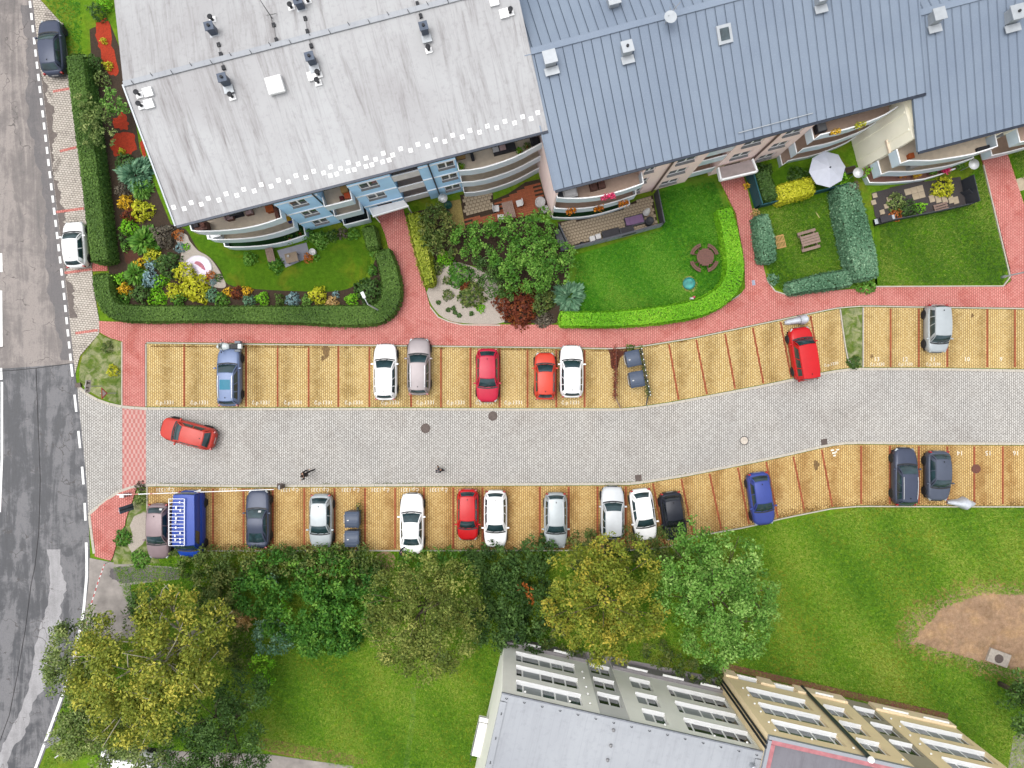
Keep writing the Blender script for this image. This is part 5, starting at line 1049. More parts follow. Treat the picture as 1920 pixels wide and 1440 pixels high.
# ---- bigger garden bushes of the middle garden
bush('garden_bush', 'tall olive-green bush mass left of the wooden deck', [(812, 400, 26, 1.8), (826, 425, 28, 1.8), (815, 455, 24, 1.6), (835, 455, 24, 1.6), (800, 430, 20, 1.5)], F_wild, 0.1, 60, 0.34)
bush('garden_bush', 'long green bush row below the wooden deck', [(870, 445, 26, 1.7), (905, 440, 28, 1.8), (940, 432, 28, 1.8), (980, 428, 28, 1.8), (1010, 425, 24, 1.7), (1020, 450, 20, 1.5), (885, 465, 22, 1.4)], F_mid, 0.1, 60, 0.34)
bush('garden_bush', 'large rounded green bush reaching onto the bright lawn', [(950, 490, 34, 2.0), (990, 475, 36, 2.1), (1030, 480, 34, 2.0), (1050, 505, 30, 1.8), (1000, 520, 34, 1.9), (945, 530, 26, 1.6), (1055, 470, 22, 1.7)], F_mid, 0.1, 60, 0.34)
bush('garden_bush', 'dark green bush between the gravel bed and the big rounded bush', [(915, 510, 28, 1.6), (925, 535, 24, 1.4), (905, 480, 22, 1.5), (960, 545, 20, 1.3), (1010, 538, 22, 1.4)], F_dark, 0.1, 60, 0.34)
bush('garden_bush', 'light green bush at the left end of the stone terrace wall', [(1015, 405, 18, 1.4), (1030, 435, 16, 1.4)], F_fresh, 0.1, 60, 0.3)
# ---- turf blades on every lawn and verge
def inside(x, y, poly):
    c = np.zeros(len(x), bool); n = len(poly); j = n - 1
    for i in range(n):
        xi, yi = poly[i]; xj, yj = poly[j]
        with np.errstate(divide='ignore', invalid='ignore'):
            c ^= ((yi > y) != (yj > y)) & (x < (xj - xi) * (y - yi) / (yj - yi + 1e-12) + xi)
        j = i
    return c
def turf(name, label, polys, dens, mat, z, hgt=0.09, holes=()):
    allv, allt = [], []
    for poly in polys:
        xs = [p[0] for p in poly]; ys_ = [p[1] for p in poly]; area = (max(xs) - min(xs)) * (max(ys_) - min(ys_)) / PPM ** 2
        n = int(area * dens); x = rng.uniform(min(xs), max(xs), n); y = rng.uniform(min(ys_), max(ys_), n); k = inside(x, y, poly)
        for hsh in holes: k &= ~inside(x, y, hsh)
        x, y = x[k], y[k]; X = (x - 960) / PPM; Y = (720 - y) / PPM; n = len(X)
        lowf = 0.5 + 0.2 * np.sin(X * 0.35 + 1) * np.cos(Y * 0.42) + 0.15 * np.sin(X * 1.1 + Y * 0.8) + rng.normal(0, 0.2, n)
        for b in range(3):
            a = rng.uniform(0, 2 * np.pi, n); L = rng.uniform(0.6, 1.4, n) * hgt; wv = 0.024
            ox = X + rng.normal(0, 0.04, n); oy = Y + rng.normal(0, 0.04, n)
            v = np.zeros((n, 3, 3)); v[:, 0, 0] = ox - np.sin(a) * wv; v[:, 0, 1] = oy + np.cos(a) * wv; v[:, 1, 0] = ox + np.sin(a) * wv; v[:, 1, 1] = oy - np.cos(a) * wv
            v[:, 2, 0] = ox + np.cos(a) * L; v[:, 2, 1] = oy + np.sin(a) * L; v[:, 0:2, 2] = z; v[:, 2, 2] = z + L * 0.8
            allv.append(v.reshape(-1, 3)); allt.append(np.clip(lowf + rng.normal(0, 0.1, n), 0, 1))
    V = np.concatenate(allv); o = np_mesh(name, V, np.arange(len(V)).reshape(-1, 3), mat, None, np.concatenate(allt)); tag(o, label, 'grass', kind='stuff')
T_meadow = foliage('meadow blades', C(66, 112, 18), C(106, 150, 34), C(160, 174, 72))
T_bright = foliage('lawn blades', C(40, 98, 14), C(64, 132, 22), C(124, 168, 60))
T_garden = foliage('garden blades', C(50, 90, 16), C(80, 120, 28), C(140, 158, 66))
turf('meadow_grass', 'meadow grass south of the car park', [[(215, 1064), (390, 1040), (1255, 1035), (1400, 992), (1610, 953), (2000, 953), (2000, 1440), (1890, 1440), (1776, 1352), (1352, 1262), (940, 1200), (905, 1440), (665, 1440), (480, 1400), (240, 1400), (80, 1440), (160, 1210), (260, 1190)]], 120, T_meadow, 0.0, 0.13, [[(1712, 1200), (1764, 1140), (1834, 1114), (2000, 1114), (2000, 1265), (1862, 1246), (1752, 1216)]])
turf('street_verge_grass', 'grass verge at the top left beside the street', [[(80, 0), (150, 0), (155, 110), (130, 110), (120, 45)]], 70, T_bright, 0.0, 0.1)
turf('lawn_grass', 'bright lawn grass around the round picnic table', [[(1085, 480), (1242, 432), (1230, 362), (1340, 340), (1360, 400), (1365, 540), (1180, 590), (1070, 590)]], 150, T_bright, 0.045, 0.1)
turf('lawn_grass', 'lawn grass of the two right gardens', [[(1405, 400), (1590, 360), (1640, 530), (1470, 545), (1450, 535)], [(1650, 425), (1815, 385), (1838, 308), (1888, 505), (1876, 533), (1650, 533)], [(1896, 300), (1925, 250), (1990, 460)]], 130, T_garden, 0.045, 0.1)
# ================================================================== VEHICLES
G_car = glassy('car glass', C(50, 74, 80), 0.04, 0.5)
G_dark = glassy('tinted car glass', C(34, 40, 46), 0.04, 0.5)
M_tyre = plain('tyre rubber', C(44, 44, 46), 0.85)
M_rim = plain('alloy rim', C(176, 178, 182), 0.35, 0.5, var=0.1)
M_trim = plain('black plastic trim', C(42, 44, 48), 0.6)
M_lamp = glassy('headlight glass', C(196, 204, 208), 0.08)
M_tail = glassy('red tail light', C(178, 22, 30), 0.15)
M_plate = plain('white number plate', C(236, 238, 238), 0.5)
M_chrome = plain('bright roof rail', C(232, 234, 238), 0.3, 0.3, var=0.04)
M_under = plain('dark underbody', C(34, 34, 36), 0.9)
TY = MB().lathe([(0.18, -0.1), (0.29, -0.105), (0.325, -0.07), (0.325, 0.07), (0.29, 0.105), (0.18, 0.1)], n=20).mesh('wheel', M_tyre)
_r = MB().lathe([(0.2, -0.095), (0.2, 0.092), (0.05, 0.096)], n=20)
RIM = _r.mesh('rim', M_rim)
SPEC = {  # L, W, H, belt z, hood front z, hood rear z, tail z, windscreen base x, roof front x, roof rear x, rear glass base x (fractions of L/2), roof half width, belt half width
 'hatch':  dict(L=4.15, W=1.78, H=1.50, zb=0.98, hf=0.70, hr=0.95, zt=0.98, xa=0.44, xb=0.10, xc=-0.70, xd=-0.92, wr=0.66, wb=0.93),
 'small':  dict(L=3.70, W=1.66, H=1.50, zb=0.97, hf=0.72, hr=0.95, zt=0.98, xa=0.50, xb=0.16, xc=-0.76, xd=-0.94, wr=0.67, wb=0.93),
 'estate': dict(L=4.50, W=1.80, H=1.50, zb=0.98, hf=0.70, hr=0.95, zt=0.98, xa=0.42, xb=0.12, xc=-0.82, xd=-0.95, wr=0.66, wb=0.93),
 'saloon': dict(L=4.75, W=1.84, H=1.45, zb=0.96, hf=0.70, hr=0.93, zt=1.00, xa=0.38, xb=0.08, xc=-0.42, xd=-0.74, wr=0.64, wb=0.92),
 'coupe':  dict(L=4.55, W=1.82, H=1.38, zb=0.94, hf=0.68, hr=0.92, zt=0.98, xa=0.36, xb=0.06, xc=-0.40, xd=-0.84, wr=0.62, wb=0.92),
 'suv':    dict(L=4.40, W=1.86, H=1.66, zb=1.08, hf=0.86, hr=1.06, zt=1.06, xa=0.46, xb=0.18, xc=-0.80, xd=-0.95, wr=0.70, wb=0.94),
 'mpv':    dict(L=4.15, W=1.80, H=1.80, zb=1.05, hf=0.84, hr=1.03, zt=1.05, xa=0.56, xb=0.32, xc=-0.92, xd=-0.98, wr=0.74, wb=0.95),
 'minimpv': dict(L=3.65, W=1.66, H=1.62, zb=1.00, hf=0.80, hr=0.99, zt=1.0, xa=0.60, xb=0.30, xc=-0.86, xd=-0.97, wr=0.74, wb=0.95),
 'van':    dict(L=5.05, W=2.0, H=2.0, zb=1.15, hf=0.95, hr=1.14, zt=1.12, xa=0.76, xb=0.55, xc=-0.95, xd=-0.985, wr=0.84, wb=0.97),
}
def make_car(label, kind, px, py, heading, paint, length=None, rails=False, sunroof=None, glass=None, cat='car', antenna=True, roofmat=None, paper=None, name='parked_car', hoodmat=None):
    S_ = SPEC[kind]; L = length or S_['L']; w = S_['W'] / 2; H = S_['H']; zb = S_['zb']; hl = L / 2; g = glass or G_car
    pos = W(px, py, H * 0.6)
    root = empty(name, (pos.x, pos.y, 0.05), R(heading)); tag(root, label, cat)
    # lower body: cross sections from tail to nose
    T = [-1, -0.992, -0.97, -0.93, -0.86, -0.74, -0.55, -0.3, 0.0, 0.25, 0.42, 0.56, 0.7, 0.8, 0.88, 0.94, 0.975, 0.994, 1.0]
    rings = []
    for t in T:
        a = abs(t); nn = 9 if t < 0 else 6.5
        wf = max(0.0, 1 - a ** nn) ** (0.32 if t < 0 else 0.30); wf = max(wf, 0.46 if t > 0 else 0.6)
        hw = w * wf * (1.0 - 0.025 * (t > 0.5) - 0.0)
        if t >= S_['xa']:
            k = (t - S_['xa']) / (1 - S_['xa']); zs = S_['hr'] + (S_['hf'] - S_['hr']) * k ** 1.7
        elif t <= S_['xd']: zs = S_['zt'] - 0.10 * ((S_['xd'] - t) / max(0.02, 1 + S_['xd'])) ** 2
        else: zs = zb
        endk = 1 - max(0, (a - 0.93) / 0.07)
        lo = 0.2 + 0.12 * (1 - endk); zs2 = zs - 0.20 * (1 - endk) ** 1.5 * (1.0 if t > 0 else 0.5)
        x = t * hl
        half = [(0.86 * hw, lo), (0.98 * hw, lo + 0.1), (1.0 * hw, 0.55), (0.985 * hw, zs2 - 0.12), (0.93 * hw, zs2 - 0.02), (0.74 * hw, zs2 + 0.015), (0.38 * hw, zs2 + 0.035)]
        ring = [Vector((x, -y, z)) for y, z in half] + [Vector((x, 0, zs2 + 0.04))] + [Vector((x, y, z)) for y, z in half[::-1]]
        rings.append(ring)
    MB().loft(rings, True, True).build('body', paint, root, True)
    MB().box((0, 0, 0.2), (L * 0.9, w * 1.7, 0.12)).build('underbody', M_under, root)
    # cabin
    xa, xb, xc, xd = (S_[k] * hl for k in ('xa', 'xb', 'xc', 'xd')); wr, wb = S_['wr'] * w, S_['wb'] * w
    zr = H
    def bl(u): return Vector((xa - 0.10 * u * u, u * wb * 0.93, zb + 0.02 - 0.0 * u))           # base of windscreen, u -1..1
    def rl(u): return Vector((xb - 0.05 * u * u, u * wr, zr - 0.035 * u * u))
    def br(u): return Vector((xd + 0.10 * u * u, u * wb * 0.90, zb + 0.0))
    def rr(u): return Vector((xc + 0.05 * u * u, u * wr * 0.94, zr - 0.05 - 0.035 * u * u))
    def windscreen(u, v):
        p = bl(2 * u - 1).lerp(rl(2 * u - 1), v); p.z += 0.05 * math.sin(math.pi * v); p.x += 0.03 * math.sin(math.pi * v); return p
    def rear(u, v):
        p = br(2 * u - 1).lerp(rr(2 * u - 1), v); p.z += 0.05 * math.sin(math.pi * v); p.x -= 0.03 * math.sin(math.pi * v); return p
    def roof(u, v):
        a = rr(2 * u - 1).lerp(rl(2 * u - 1), v); a.z += 0.055 * math.sin(math.pi * v) ; a.y *= 1 + 0.04 * math.sin(math.pi * v); return a
    def side(sg):
        def f(u, v):
            lo_ = br(sg).lerp(bl(sg), u); lo_.y = sg * (wb * 0.915 + 0.03 * math.sin(math.pi * u)); hi = rr(sg).lerp(rl(sg), u); hi.y *= 1 + 0.04 * math.sin(math.pi * u); hi.z += 0.055 * math.sin(math.pi * u)
            p = lo_.lerp(hi, v); p.y += sg * 0.045 * math.sin(math.pi * v); return p
        return f
    cab = MB(); cab.grid(windscreen, 8, 4); cab.grid(rear, 8, 4, True)
    for sg in (-1, 1): cab.grid(side(sg), 8, 4, sg > 0)
    cab.build('cabin', paint, root, True)
    MB().grid(lambda u, v: roof(u, v) + Vector((0, 0, 0.004)), 8, 8, True).build('roof', roofmat or paint, root, True)
    def patch(fn, u0, u1, v0, v1, off, nu=6, nv=4):
        return MB().grid(lambda u, v: fn(u0 + (u1 - u0) * u, v0 + (v1 - v0) * v) + Vector(off), nu, nv)
    patch(windscreen, 0.05, 0.95, 0.06, 0.95, (0.012, 0, 0.010)).build('windscreen', g, root, True)
    patch(rear, 0.08, 0.92, 0.16, 0.90, (-0.012, 0, 0.010)).build('rear_window', g, root, True)
    for sg in (-1, 1):
        cuts = ((0.10, 0.30), (0.33, 0.56), (0.59, 0.90)) if kind in ('estate', 'suv', 'mpv', 'minimpv') else ((0.14, 0.50), (0.54, 0.90)) if kind != 'van' else ((0.70, 0.94),)
        for u0, u1 in cuts: patch(side(sg), u0, u1, 0.14, 0.88, (0, sg * 0.010, 0.003)).build('side_window', G_dark if g is G_dark else g, root, True)
        hx = xa - 0.32
        m = MB().box((hx, sg * (wb + 0.13), zb + 0.07), (0.13, 0.22, 0.13), taper=0.8).build('mirror', paint if kind != 'van' else M_trim, root, bevel=0.02)
        lx = hl * 0.925
        MB().box((lx - 0.04, sg * w * 0.64, S_['hf'] - 0.035), (0.28, 0.3, 0.1), rz=-sg * 0.55, taper=0.75).build('headlight', M_lamp, root, bevel=0.02)
        MB().box((-hl * 0.965, sg * w * 0.74, S_['zt'] - 0.16), (0.14, 0.24, 0.2), rz=sg * 0.45, taper=0.8).build('taillight', M_tail, root, bevel=0.02)
        for x in (hl * 0.62, -hl * 0.60):
            o = inst('wheel', TY, root, (x, sg * (w - 0.075), 0.325 - 0.04), (R(90), 0, 0)); inst('rim', RIM, o)
            MB().tube([(x + 0.37 * math.cos(q), sg * (w - 0.012), 0.29 + 0.37 * math.sin(q)) for q in np.linspace(0, math.pi, 9)], 0.03, 5).build('wheel_arch', M_trim, root)
        if rails:
            MB().tube([roof(0.5 + sg * 0.45, v) + Vector((0, 0, 0.05)) for v in np.linspace(0.08, 0.92, 7)], 0.028, 6).build('roof_rail', M_chrome, root)
    # cowl, grille, plates
    MB().grid(lambda u, v: bl(2 * u - 1) * 1.0 + Vector((0.02 + 0.10 * v, 0, 0.028 - 0.004 * v)), 8, 1).build('cowl', M_trim, root)
    MB().box((hl * 0.985, 0, S_['hf'] - 0.14), (0.06, w * 0.9, 0.16), taper=0.9).build('grille', M_trim, root)
    MB().box((hl * 1.0, 0, 0.42), (0.02, 0.5, 0.11)).build('number_plate', M_plate, root); MB().box((-hl * 1.0, 0, 0.62), (0.02, 0.5, 0.11)).build('number_plate', M_plate, root)
    for y0 in (-0.35, 0.2): MB().tube([bl(0) + Vector((0.03, y0, 0.03)), windscreen(0.5 + (y0 + 0.35) / (2 * wb), 0.12) + Vector((0.02, 0.02, 0.02)), windscreen(0.5 + (y0 + 0.5) / (2 * wb), 0.22) + Vector((0.02, 0, 0.02))], 0.009, 4).build('wiper', M_trim, root)
    if antenna: MB().box(roof(0.5, 0.12) + Vector((0, 0, 0.04)), (0.12, 0.05, 0.07), taper=0.4).build('antenna', M_trim, root)
    if sunroof: patch(roof, 0.16, 0.84, sunroof[0], sunroof[1], (0, 0, 0.010)).build('sunroof', sunroof[2], root, True)
    if paper:
        p = windscreen(0.3, 0.3) if paper == 'front' else rear(0.8, 0.4)
        MB().box(p + Vector((0.02 if paper == 'front' else -.02, 0, 0.025)), (0.16, 0.22, 0.01), M=Matrix.Rotation(0.6 if paper == 'front' else -0.6, 3, 'Y')).build('paper_slip', M_plate, root)
    return root
P_white = carpaint('white car paint', (0.78, 0.78, 0.78, 1), 0, 0.25); P_silver = carpaint('silver car paint', C(200, 208, 212), 0.35); P_taupe = carpaint('taupe metallic paint', C(178, 168, 170), 0.3)
P_bluegrey = carpaint('blue-grey metallic paint', C(122, 140, 178), 0.35); P_crimson = carpaint('crimson paint', C(214, 34, 70)); P_orange = carpaint('orange-red paint', C(232, 74, 52)); P_red = carpaint('red paint', C(220, 26, 34)); P_coral = carpaint('coral red paint', C(216, 72, 60)); P_mauve = carpaint('mauve-brown metallic paint', C(158, 138, 142), 0.3)
P_vanblue = carpaint('royal blue paint', C(20, 74, 184)); P_slate = carpaint('dark slate paint', C(78, 86, 108), 0.3); P_black = carpaint('black paint', C(44, 48, 60), 0.1); P_blue = carpaint('blue metallic paint', C(70, 88, 170), 0.3); P_dgrey = carpaint('dark grey metallic paint', C(96, 104, 122), 0.35); P_pearl = carpaint('pearl white paint', C(232, 236, 240), 0.15)
G_teal = plain('teal glass roof', C(24, 130, 160), 0.35, spec=0.2, var=0.06)
UP, DN = 90, -90
make_car('blue-grey estate car with teal glass roof behind a motorcycle', 'estate', 428, 706, UP, P_bluegrey, 4.55, True, (0.40, 0.76, G_teal))
make_car('white estate car parked nose-up left of the silver-taupe one in the upper row', 'estate', 722, 697, UP, P_white, 4.35)
make_car('silver-taupe estate car with its nose over the red footway', 'estate', 785, 687, UP, P_taupe, 4.4, True)
make_car('crimson hatchback parked alone in the upper row', 'hatch', 914, 704, DN, P_crimson, 4.15)
make_car('small orange-red hatchback beside a white estate in the upper row', 'small', 1022, 705, UP, P_orange, 3.65)
make_car('white estate car beside the orange-red hatchback in the upper row', 'estate', 1072, 696, UP, P_white, 4.05, True)
make_car('bright red high-roofed van-like car beside the green island', 'mpv', 1509, 663, UP + 9, P_red, 4.15)
make_car('small silver high-roofed car parked nose-down at the right of the upper row', 'minimpv', 1760, 616, DN, P_silver, 3.7)
make_car('coral red hatchback driving out on the grey lane', 'hatch', 350, 813, 180 - 15, P_coral, 4.3, name='car')
make_car('mauve-brown hatchback half on the gravel beside the blue van', 'hatch', 296, 997, DN, P_mauve, 4.25, paper='rear')
make_car('dark slate coupe with a paper behind its windscreen in the lower row', 'coupe', 483, 973, UP, P_slate, 4.5, paper='front', antenna=False)
make_car('silver hatchback left of the two waste containers in the lower row', 'hatch', 601, 978, DN, P_silver, 4.15)
make_car('long white saloon with a person at its boot', 'saloon', 772, 982, UP, P_white, 4.65, antenna=False)
make_car('small red hatchback beside a white estate in the lower row', 'small', 877, 966, DN, P_red, 3.95)
make_car('white estate car beside the small red hatchback in the lower row', 'estate', 929, 974, DN, P_white, 4.4, True)
make_car('silver-grey estate car parked alone in the lower row', 'estate', 1042, 977, DN, P_silver, 4.3, True)
make_car('pearl white estate car next to the golden tree, nose-up', 'estate', 1149, 962, UP, P_pearl, 4.05)
make_car('white hatchback slanted nose-down between the pearl estate and the black car', 'hatch', 1207, 966, DN + 8, P_white, 4.0)
make_car('black hatchback slanted under the fresh green tree', 'hatch', 1263, 968, DN + 8, P_black, 3.7, glass=G_dark)
make_car('blue hatchback slanted alone in the lower row', 'hatch', 1428, 936, DN + 8, P_blue, 4.1)
make_car('dark slate estate car with bright roof rails in the lower row', 'estate', 1699, 894, UP, P_slate, 4.45, True)
make_car('dark grey hatchback beside the dark slate estate car', 'hatch', 1761, 893, DN, P_dgrey, 3.85)
make_car('dark slate hatchback parked at the street under the top hedge', 'hatch', 95, 87, UP + 5, P_slate, 4.3)
make_car('white hatchback parked in the paved strip by the street hedge', 'small', 139, 458, UP + 4, P_white, 3.55)
# blue van with roof rack
van = make_car('royal blue van with a white roof rack', 'van', 353, 984, DN, P_vanblue, 5.1, cat='van', name='parked_van', antenna=False)
rk = empty('roof_rack', (0, 0, 0), 0, van); zr = 2.17
for y in (-0.98, 0.18): MB().bar((-2.15, y, zr), (1.35, y, zr), 0.05).build('rail', M_chrome, rk)
for i in range(14): MB().bar((-2.15 + i * 3.5 / 13, -0.98, zr + 0.012), (-2.15 + i * 3.5 / 13, 0.18, zr + 0.012), 0.035).build('rung', M_chrome, rk)
for x, y in ((-1.9, -0.15), (-1.5, -0.42), (-1.3, -0.1), (-1.0, -0.45), (-0.7, -0.42), (-0.4, -0.46), (0.0, -0.44), (0.6, -0.5), (0.9, -0.48), (0.85, -0.12), (1.1, -0.1), (0.4, -0.12)): MB().box((x, y, zr + 0.04), (0.12 + 0.08 * random.random(), 0.1, 0.06)).build('clamp', M_chrome, rk)
for y in (-0.9, 0.1):
    for x in (-1.8, 0.0, 1.2): MB().bar((x, y, 1.95), (x, y, zr), 0.04).build('foot', M_chrome, rk)
# white van at the bottom edge
make_car('white van half hidden under the tree at the bottom edge', 'van', 238, 1437, 180 - 8, P_white, 4.6, cat='van', name='parked_van')
# ------------------------------------------------------------------ motorcycles
def wheel_set(root, x, r=0.3):
    o = inst('wheel', TY, root, (x, 0, r), (R(90), 0, 0), (r / 0.325, r / 0.325, 0.6)); inst('rim', RIM, o, scale=(1, 1, 0.9))
v = W(432, 650, 0.5); mc = empty('motorcycle', (v.x, v.y, 0.05), R(180)); tag(mc, 'white and grey motorcycle parked across the bay at the blue-grey estate', 'motorcycle')
wheel_set(mc, 0.72); wheel_set(mc, -0.72)
M_fair = plain('white fairing', C(226, 236, 236), 0.35, var=0.06)
MB().loft([[Vector((x, y * w_, z + zz)) for y, zz in ((-1, -0.1), (-0.8, 0.1), (0, 0.18), (0.8, 0.1), (1, -0.1), (0, -0.2))] for x, w_, z in ((0.95, 0.1, 0.65), (0.7, 0.3, 0.8), (0.4, 0.33, 0.9), (0.1, 0.26, 0.9), (-0.1, 0.18, 0.86))]).build('fairing', M_fair, mc, True)
MB().loft([[Vector((x, y * w_, z + zz)) for y, zz in ((-1, -0.06), (-0.8, 0.06), (0.8, 0.06), (1, -0.06))] for x, w_, z in ((0.0, 0.14, 0.84), (-0.3, 0.22, 0.82), (-0.65, 0.2, 0.86), (-0.85, 0.14, 0.9))]).build('seat', M_trim, mc)
for sg in (-1, 1): MB().box((-0.7, sg * 0.33, 0.7), (0.5, 0.2, 0.34), taper=0.9).build('pannier', plain('grey pannier', C(120, 130, 142), 0.5), mc, bevel=0.03)
MB().box((-0.95, 0, 0.98), (0.34, 0.42, 0.26), taper=0.85).build('top_box', M_fair, mc, bevel=0.04)
MB().tube([(0.3, -0.42, 1.02), (0.42, -0.2, 1.08), (0.45, 0, 1.06), (0.42, 0.2, 1.08), (0.3, 0.42, 1.02)], 0.02, 6).build('handlebar', M_trim, mc)
MB().tube([(0.7, 0.1, 0.35), (0.45, 0.1, 1.0)], 0.03, 6).tube([(0.7, -0.1, 0.35), (0.45, -0.1, 1.0)], 0.03, 6).build('fork', M_rim, mc)
MB().grid(lambda u, v_: Vector((0.72 - 0.22 * v_, (u - 0.5) * 0.4, 0.98 + 0.28 * v_)), 3, 3).build('windshield', G_car, mc, True)
for sg in (-1, 1): MB().box((0.4, sg * 0.46, 1.2), (0.05, 0.14, 0.08)).build('mirror', M_trim, mc)
def covered_bike(label, px, py, rz, secs, mat, strap):
    v = W(px, py, 0.5); root = empty('covered_motorcycle', (v.x, v.y, 0.06), rz); tag(root, label, 'motorcycle')
    rings = []
    for x, w_, h in secs:
        rings.append([Vector((x, w_ * math.cos(a) * (1.0 + 0.06 * math.sin(5 * a + x * 9)), 0.04 + (h - 0.04) * max(0, math.sin(a)) ** 0.6)) for a in np.linspace(0, math.pi, 11)])
    MB().loft(rings, False, False).build('cover', mat, root, True)
    for x in (secs[1][0] + 0.12, secs[-2][0] - 0.12): wheel_set(root, x, 0.26)
    MB().tube([(0.1, y, 0.04 + (z)) for y, z in ((-0.4, 0.2), (-0.25, 0.78), (0, 0.92), (0.25, 0.78), (0.4, 0.2))], 0.012, 5).build('strap', strap, root)
    return root
M_cover = plain('silver tarpaulin', C(222, 228, 238), 0.5, var=0.16, scale=5, bump=0.4); M_coverd = plain('grey tarpaulin', C(150, 156, 178), 0.55, var=0.14, scale=5)
covered_bike('motorcycle under a silver-white cover above the bright red high-roofed car', 1495, 601, R(10), [(-0.95, 0.1, 0.35), (-0.7, 0.2, 0.6), (-0.4, 0.23, 0.72), (-0.05, 0.24, 0.8), (0.15, 0.28, 0.95), (0.3, 0.36, 1.25), (0.5, 0.38, 1.3), (0.7, 0.3, 0.95), (0.85, 0.2, 0.6), (0.98, 0.1, 0.3)], M_cover, M_trim)
covered_bike('motorcycle under a grey and white cover at the edge of the lower right bays', 1806, 944, R(-3), [(-1.1, 0.08, 0.3), (-0.9, 0.17, 0.55), (-0.4, 0.24, 0.8), (-0.1, 0.34, 0.95), (0.15, 0.48, 1.1), (0.35, 0.36, 0.95), (0.8, 0.2, 0.6), (1.08, 0.08, 0.3)], M_cover, M_coverd)
# ================================================================== TERRACES, FURNITURE, STREET FURNITURE, PEOPLE
M_wood = plain('red-brown deck wood', C(168, 88, 48), 0.7, var=0.3, scale=6, bump=0.2)
M_woodg = plain('weathered wood', C(164, 138, 126), 0.8, var=0.25, scale=8, bump=0.3)
M_woodb = plain('brown stained wood', C(128, 88, 78), 0.7, var=0.3, scale=8, bump=0.3)
M_woody = plain('pale pine', C(214, 170, 104), 0.7, var=0.2, scale=8)
M_slabst = plain('sandstone paving', C(204, 186, 160), 0.85, var=0.2, scale=2)
M_cobble = plain('cobble stone', C(190, 172, 146), 0.85, var=0.25, scale=4)
M_greystone = plain('grey terrace stone', C(160, 160, 172), 0.8, var=0.12, scale=2)
M_anthr = plain('anthracite screen', C(66, 70, 80), 0.5, var=0.1)
M_tealf = plain('teal screen fabric', C(22, 92, 102), 0.7, var=0.12)
M_stone = plain('light stone', C(208, 206, 206), 0.8, var=0.15)
M_purple = plain('purple cushion', C(126, 96, 134), 0.8, var=0.15)
M_darkcl = plain('charcoal cushion', C(64, 62, 68), 0.85, var=0.2)
M_whitecl = plain('white cushion', C(232, 230, 230), 0.7, var=0.08)
M_terra = plain('terracotta', C(206, 104, 48), 0.8, var=0.15)
M_orange = plain('orange plastic', C(236, 96, 40), 0.5)
def at(px, py, z=0.0):
    v = W(px, py, z); return v
def place(name, label, cat, px, py, z, rz=0.0, h=0.0, group=None):
    v = W(px, py, z + h); e = empty(name, (v.x, v.y, z), rz); tag(e, label, cat, group); return e
# --- wooden deck, planks one by one
def tiles(root_name, kind_px, z, mat, w, l, rz, gap=0.02, name='plank', th=0.05, jitter=0.0, base=None, stagger=True):
    poly = [W2(*p) for p in kind_px]; root = slab(root_name, kind_px, z - th, base or M_soil, 0.1)
    c, s = math.cos(rz), math.sin(rz); loc = [(x * c + y * s, -x * s + y * c) for x, y in poly]
    xs = [p[0] for p in loc]; ys_ = [p[1] for p in loc]; me = MB().box((0, 0, -th / 2), (l - gap, w - gap, th)).mesh(name, mat)
    j = 0; y = min(ys_) + w / 2
    while y < max(ys_):
        x = min(xs) + l / 2 - (l / 2 if stagger and j % 2 else 0)
        while x < max(xs) + l / 2:
            if all(inside(np.array([x + dx]), np.array([y + dy]), loc)[0] for dx in (-l * .42, l * .42) for dy in (-w * .42, w * .42)):
                X, Y = x * c - y * s, x * s + y * c
                inst(name, me, root, (X, Y, z + random.uniform(-1, 1) * jitter), (0, 0, rz + random.uniform(-1, 1) * jitter * 2))
            x += l
        y += w; j += 1
    return root
RZ = R(14.6)
deck = tiles('wooden_deck', [(872, 410), (926, 399), (924, 376), (952, 364), (985, 342), (1012, 336), (1030, 398), (960, 414), (930, 420), (874, 428)], 0.13, M_wood, 0.16, 1.3, RZ, 0.012, 'plank'); tag(deck, None, None)
tiles('cobble_terrace', [(862, 366), (924, 352), (926, 398), (872, 409)], 0.09, M_cobble, 0.26, 0.3, RZ, 0.03, 'paving_stone', jitter=0.004, base=M_soil)
bed('yellowed_turf', [(838, 378), (863, 374), (873, 430), (846, 437)], M_sand, 0.05)
tiles('stone_terrace', [(1045, 416), (1100, 408), (1160, 392), (1196, 374), (1224, 366), (1234, 424), (1070, 466), (1056, 450)], 0.09, M_cobble, 0.24, 0.24, RZ, 0.03, 'paving_stone', jitter=0.004, base=M_soil)
bed('garden_terrace', [(520, 470), (575, 455), (582, 482), (536, 502), (528, 488)], M_greystone, 0.07)
bed('dark_terrace_bed', [(1634, 362), (1700, 345), (1800, 332), (1812, 386), (1740, 400), (1650, 420), (1640, 405)], plain('dark gravel', C(84, 78, 78), 0.95, var=0.4, scale=18, bump=0.8), 0.055)
tiles('slab_terrace', [(1668, 352), (1732, 338), (1740, 368), (1704, 378), (1700, 370), (1674, 368)], 0.09, M_slabst, 0.5, 0.5, RZ, 0.02, 'paving_slab', stagger=False, base=M_soil)
st = struct(empty('stepping_slabs'))
sm = MB().box((0, 0, 0.02), (0.36, 0.36, 0.06)).mesh('paving_slab', M_slabst); sm2 = MB().box((0, 0, 0.02), (0.4, 0.55, 0.06)).mesh('paving_slab', M_slabst)
for px, py in ((1639, 367), (1666, 374), (1661, 387), (1653, 398), (1637, 380)): v = at(px, py); inst('paving_slab', sm, st, (v.x, v.y, 0.06), (0, 0, RZ))
for px, py in ((1746, 373), (1758, 374), (1770, 375), (1782, 375), (1791, 376)): v = at(px, py); inst('paving_slab', sm2, st, (v.x, v.y, 0.06), (0, 0, RZ))
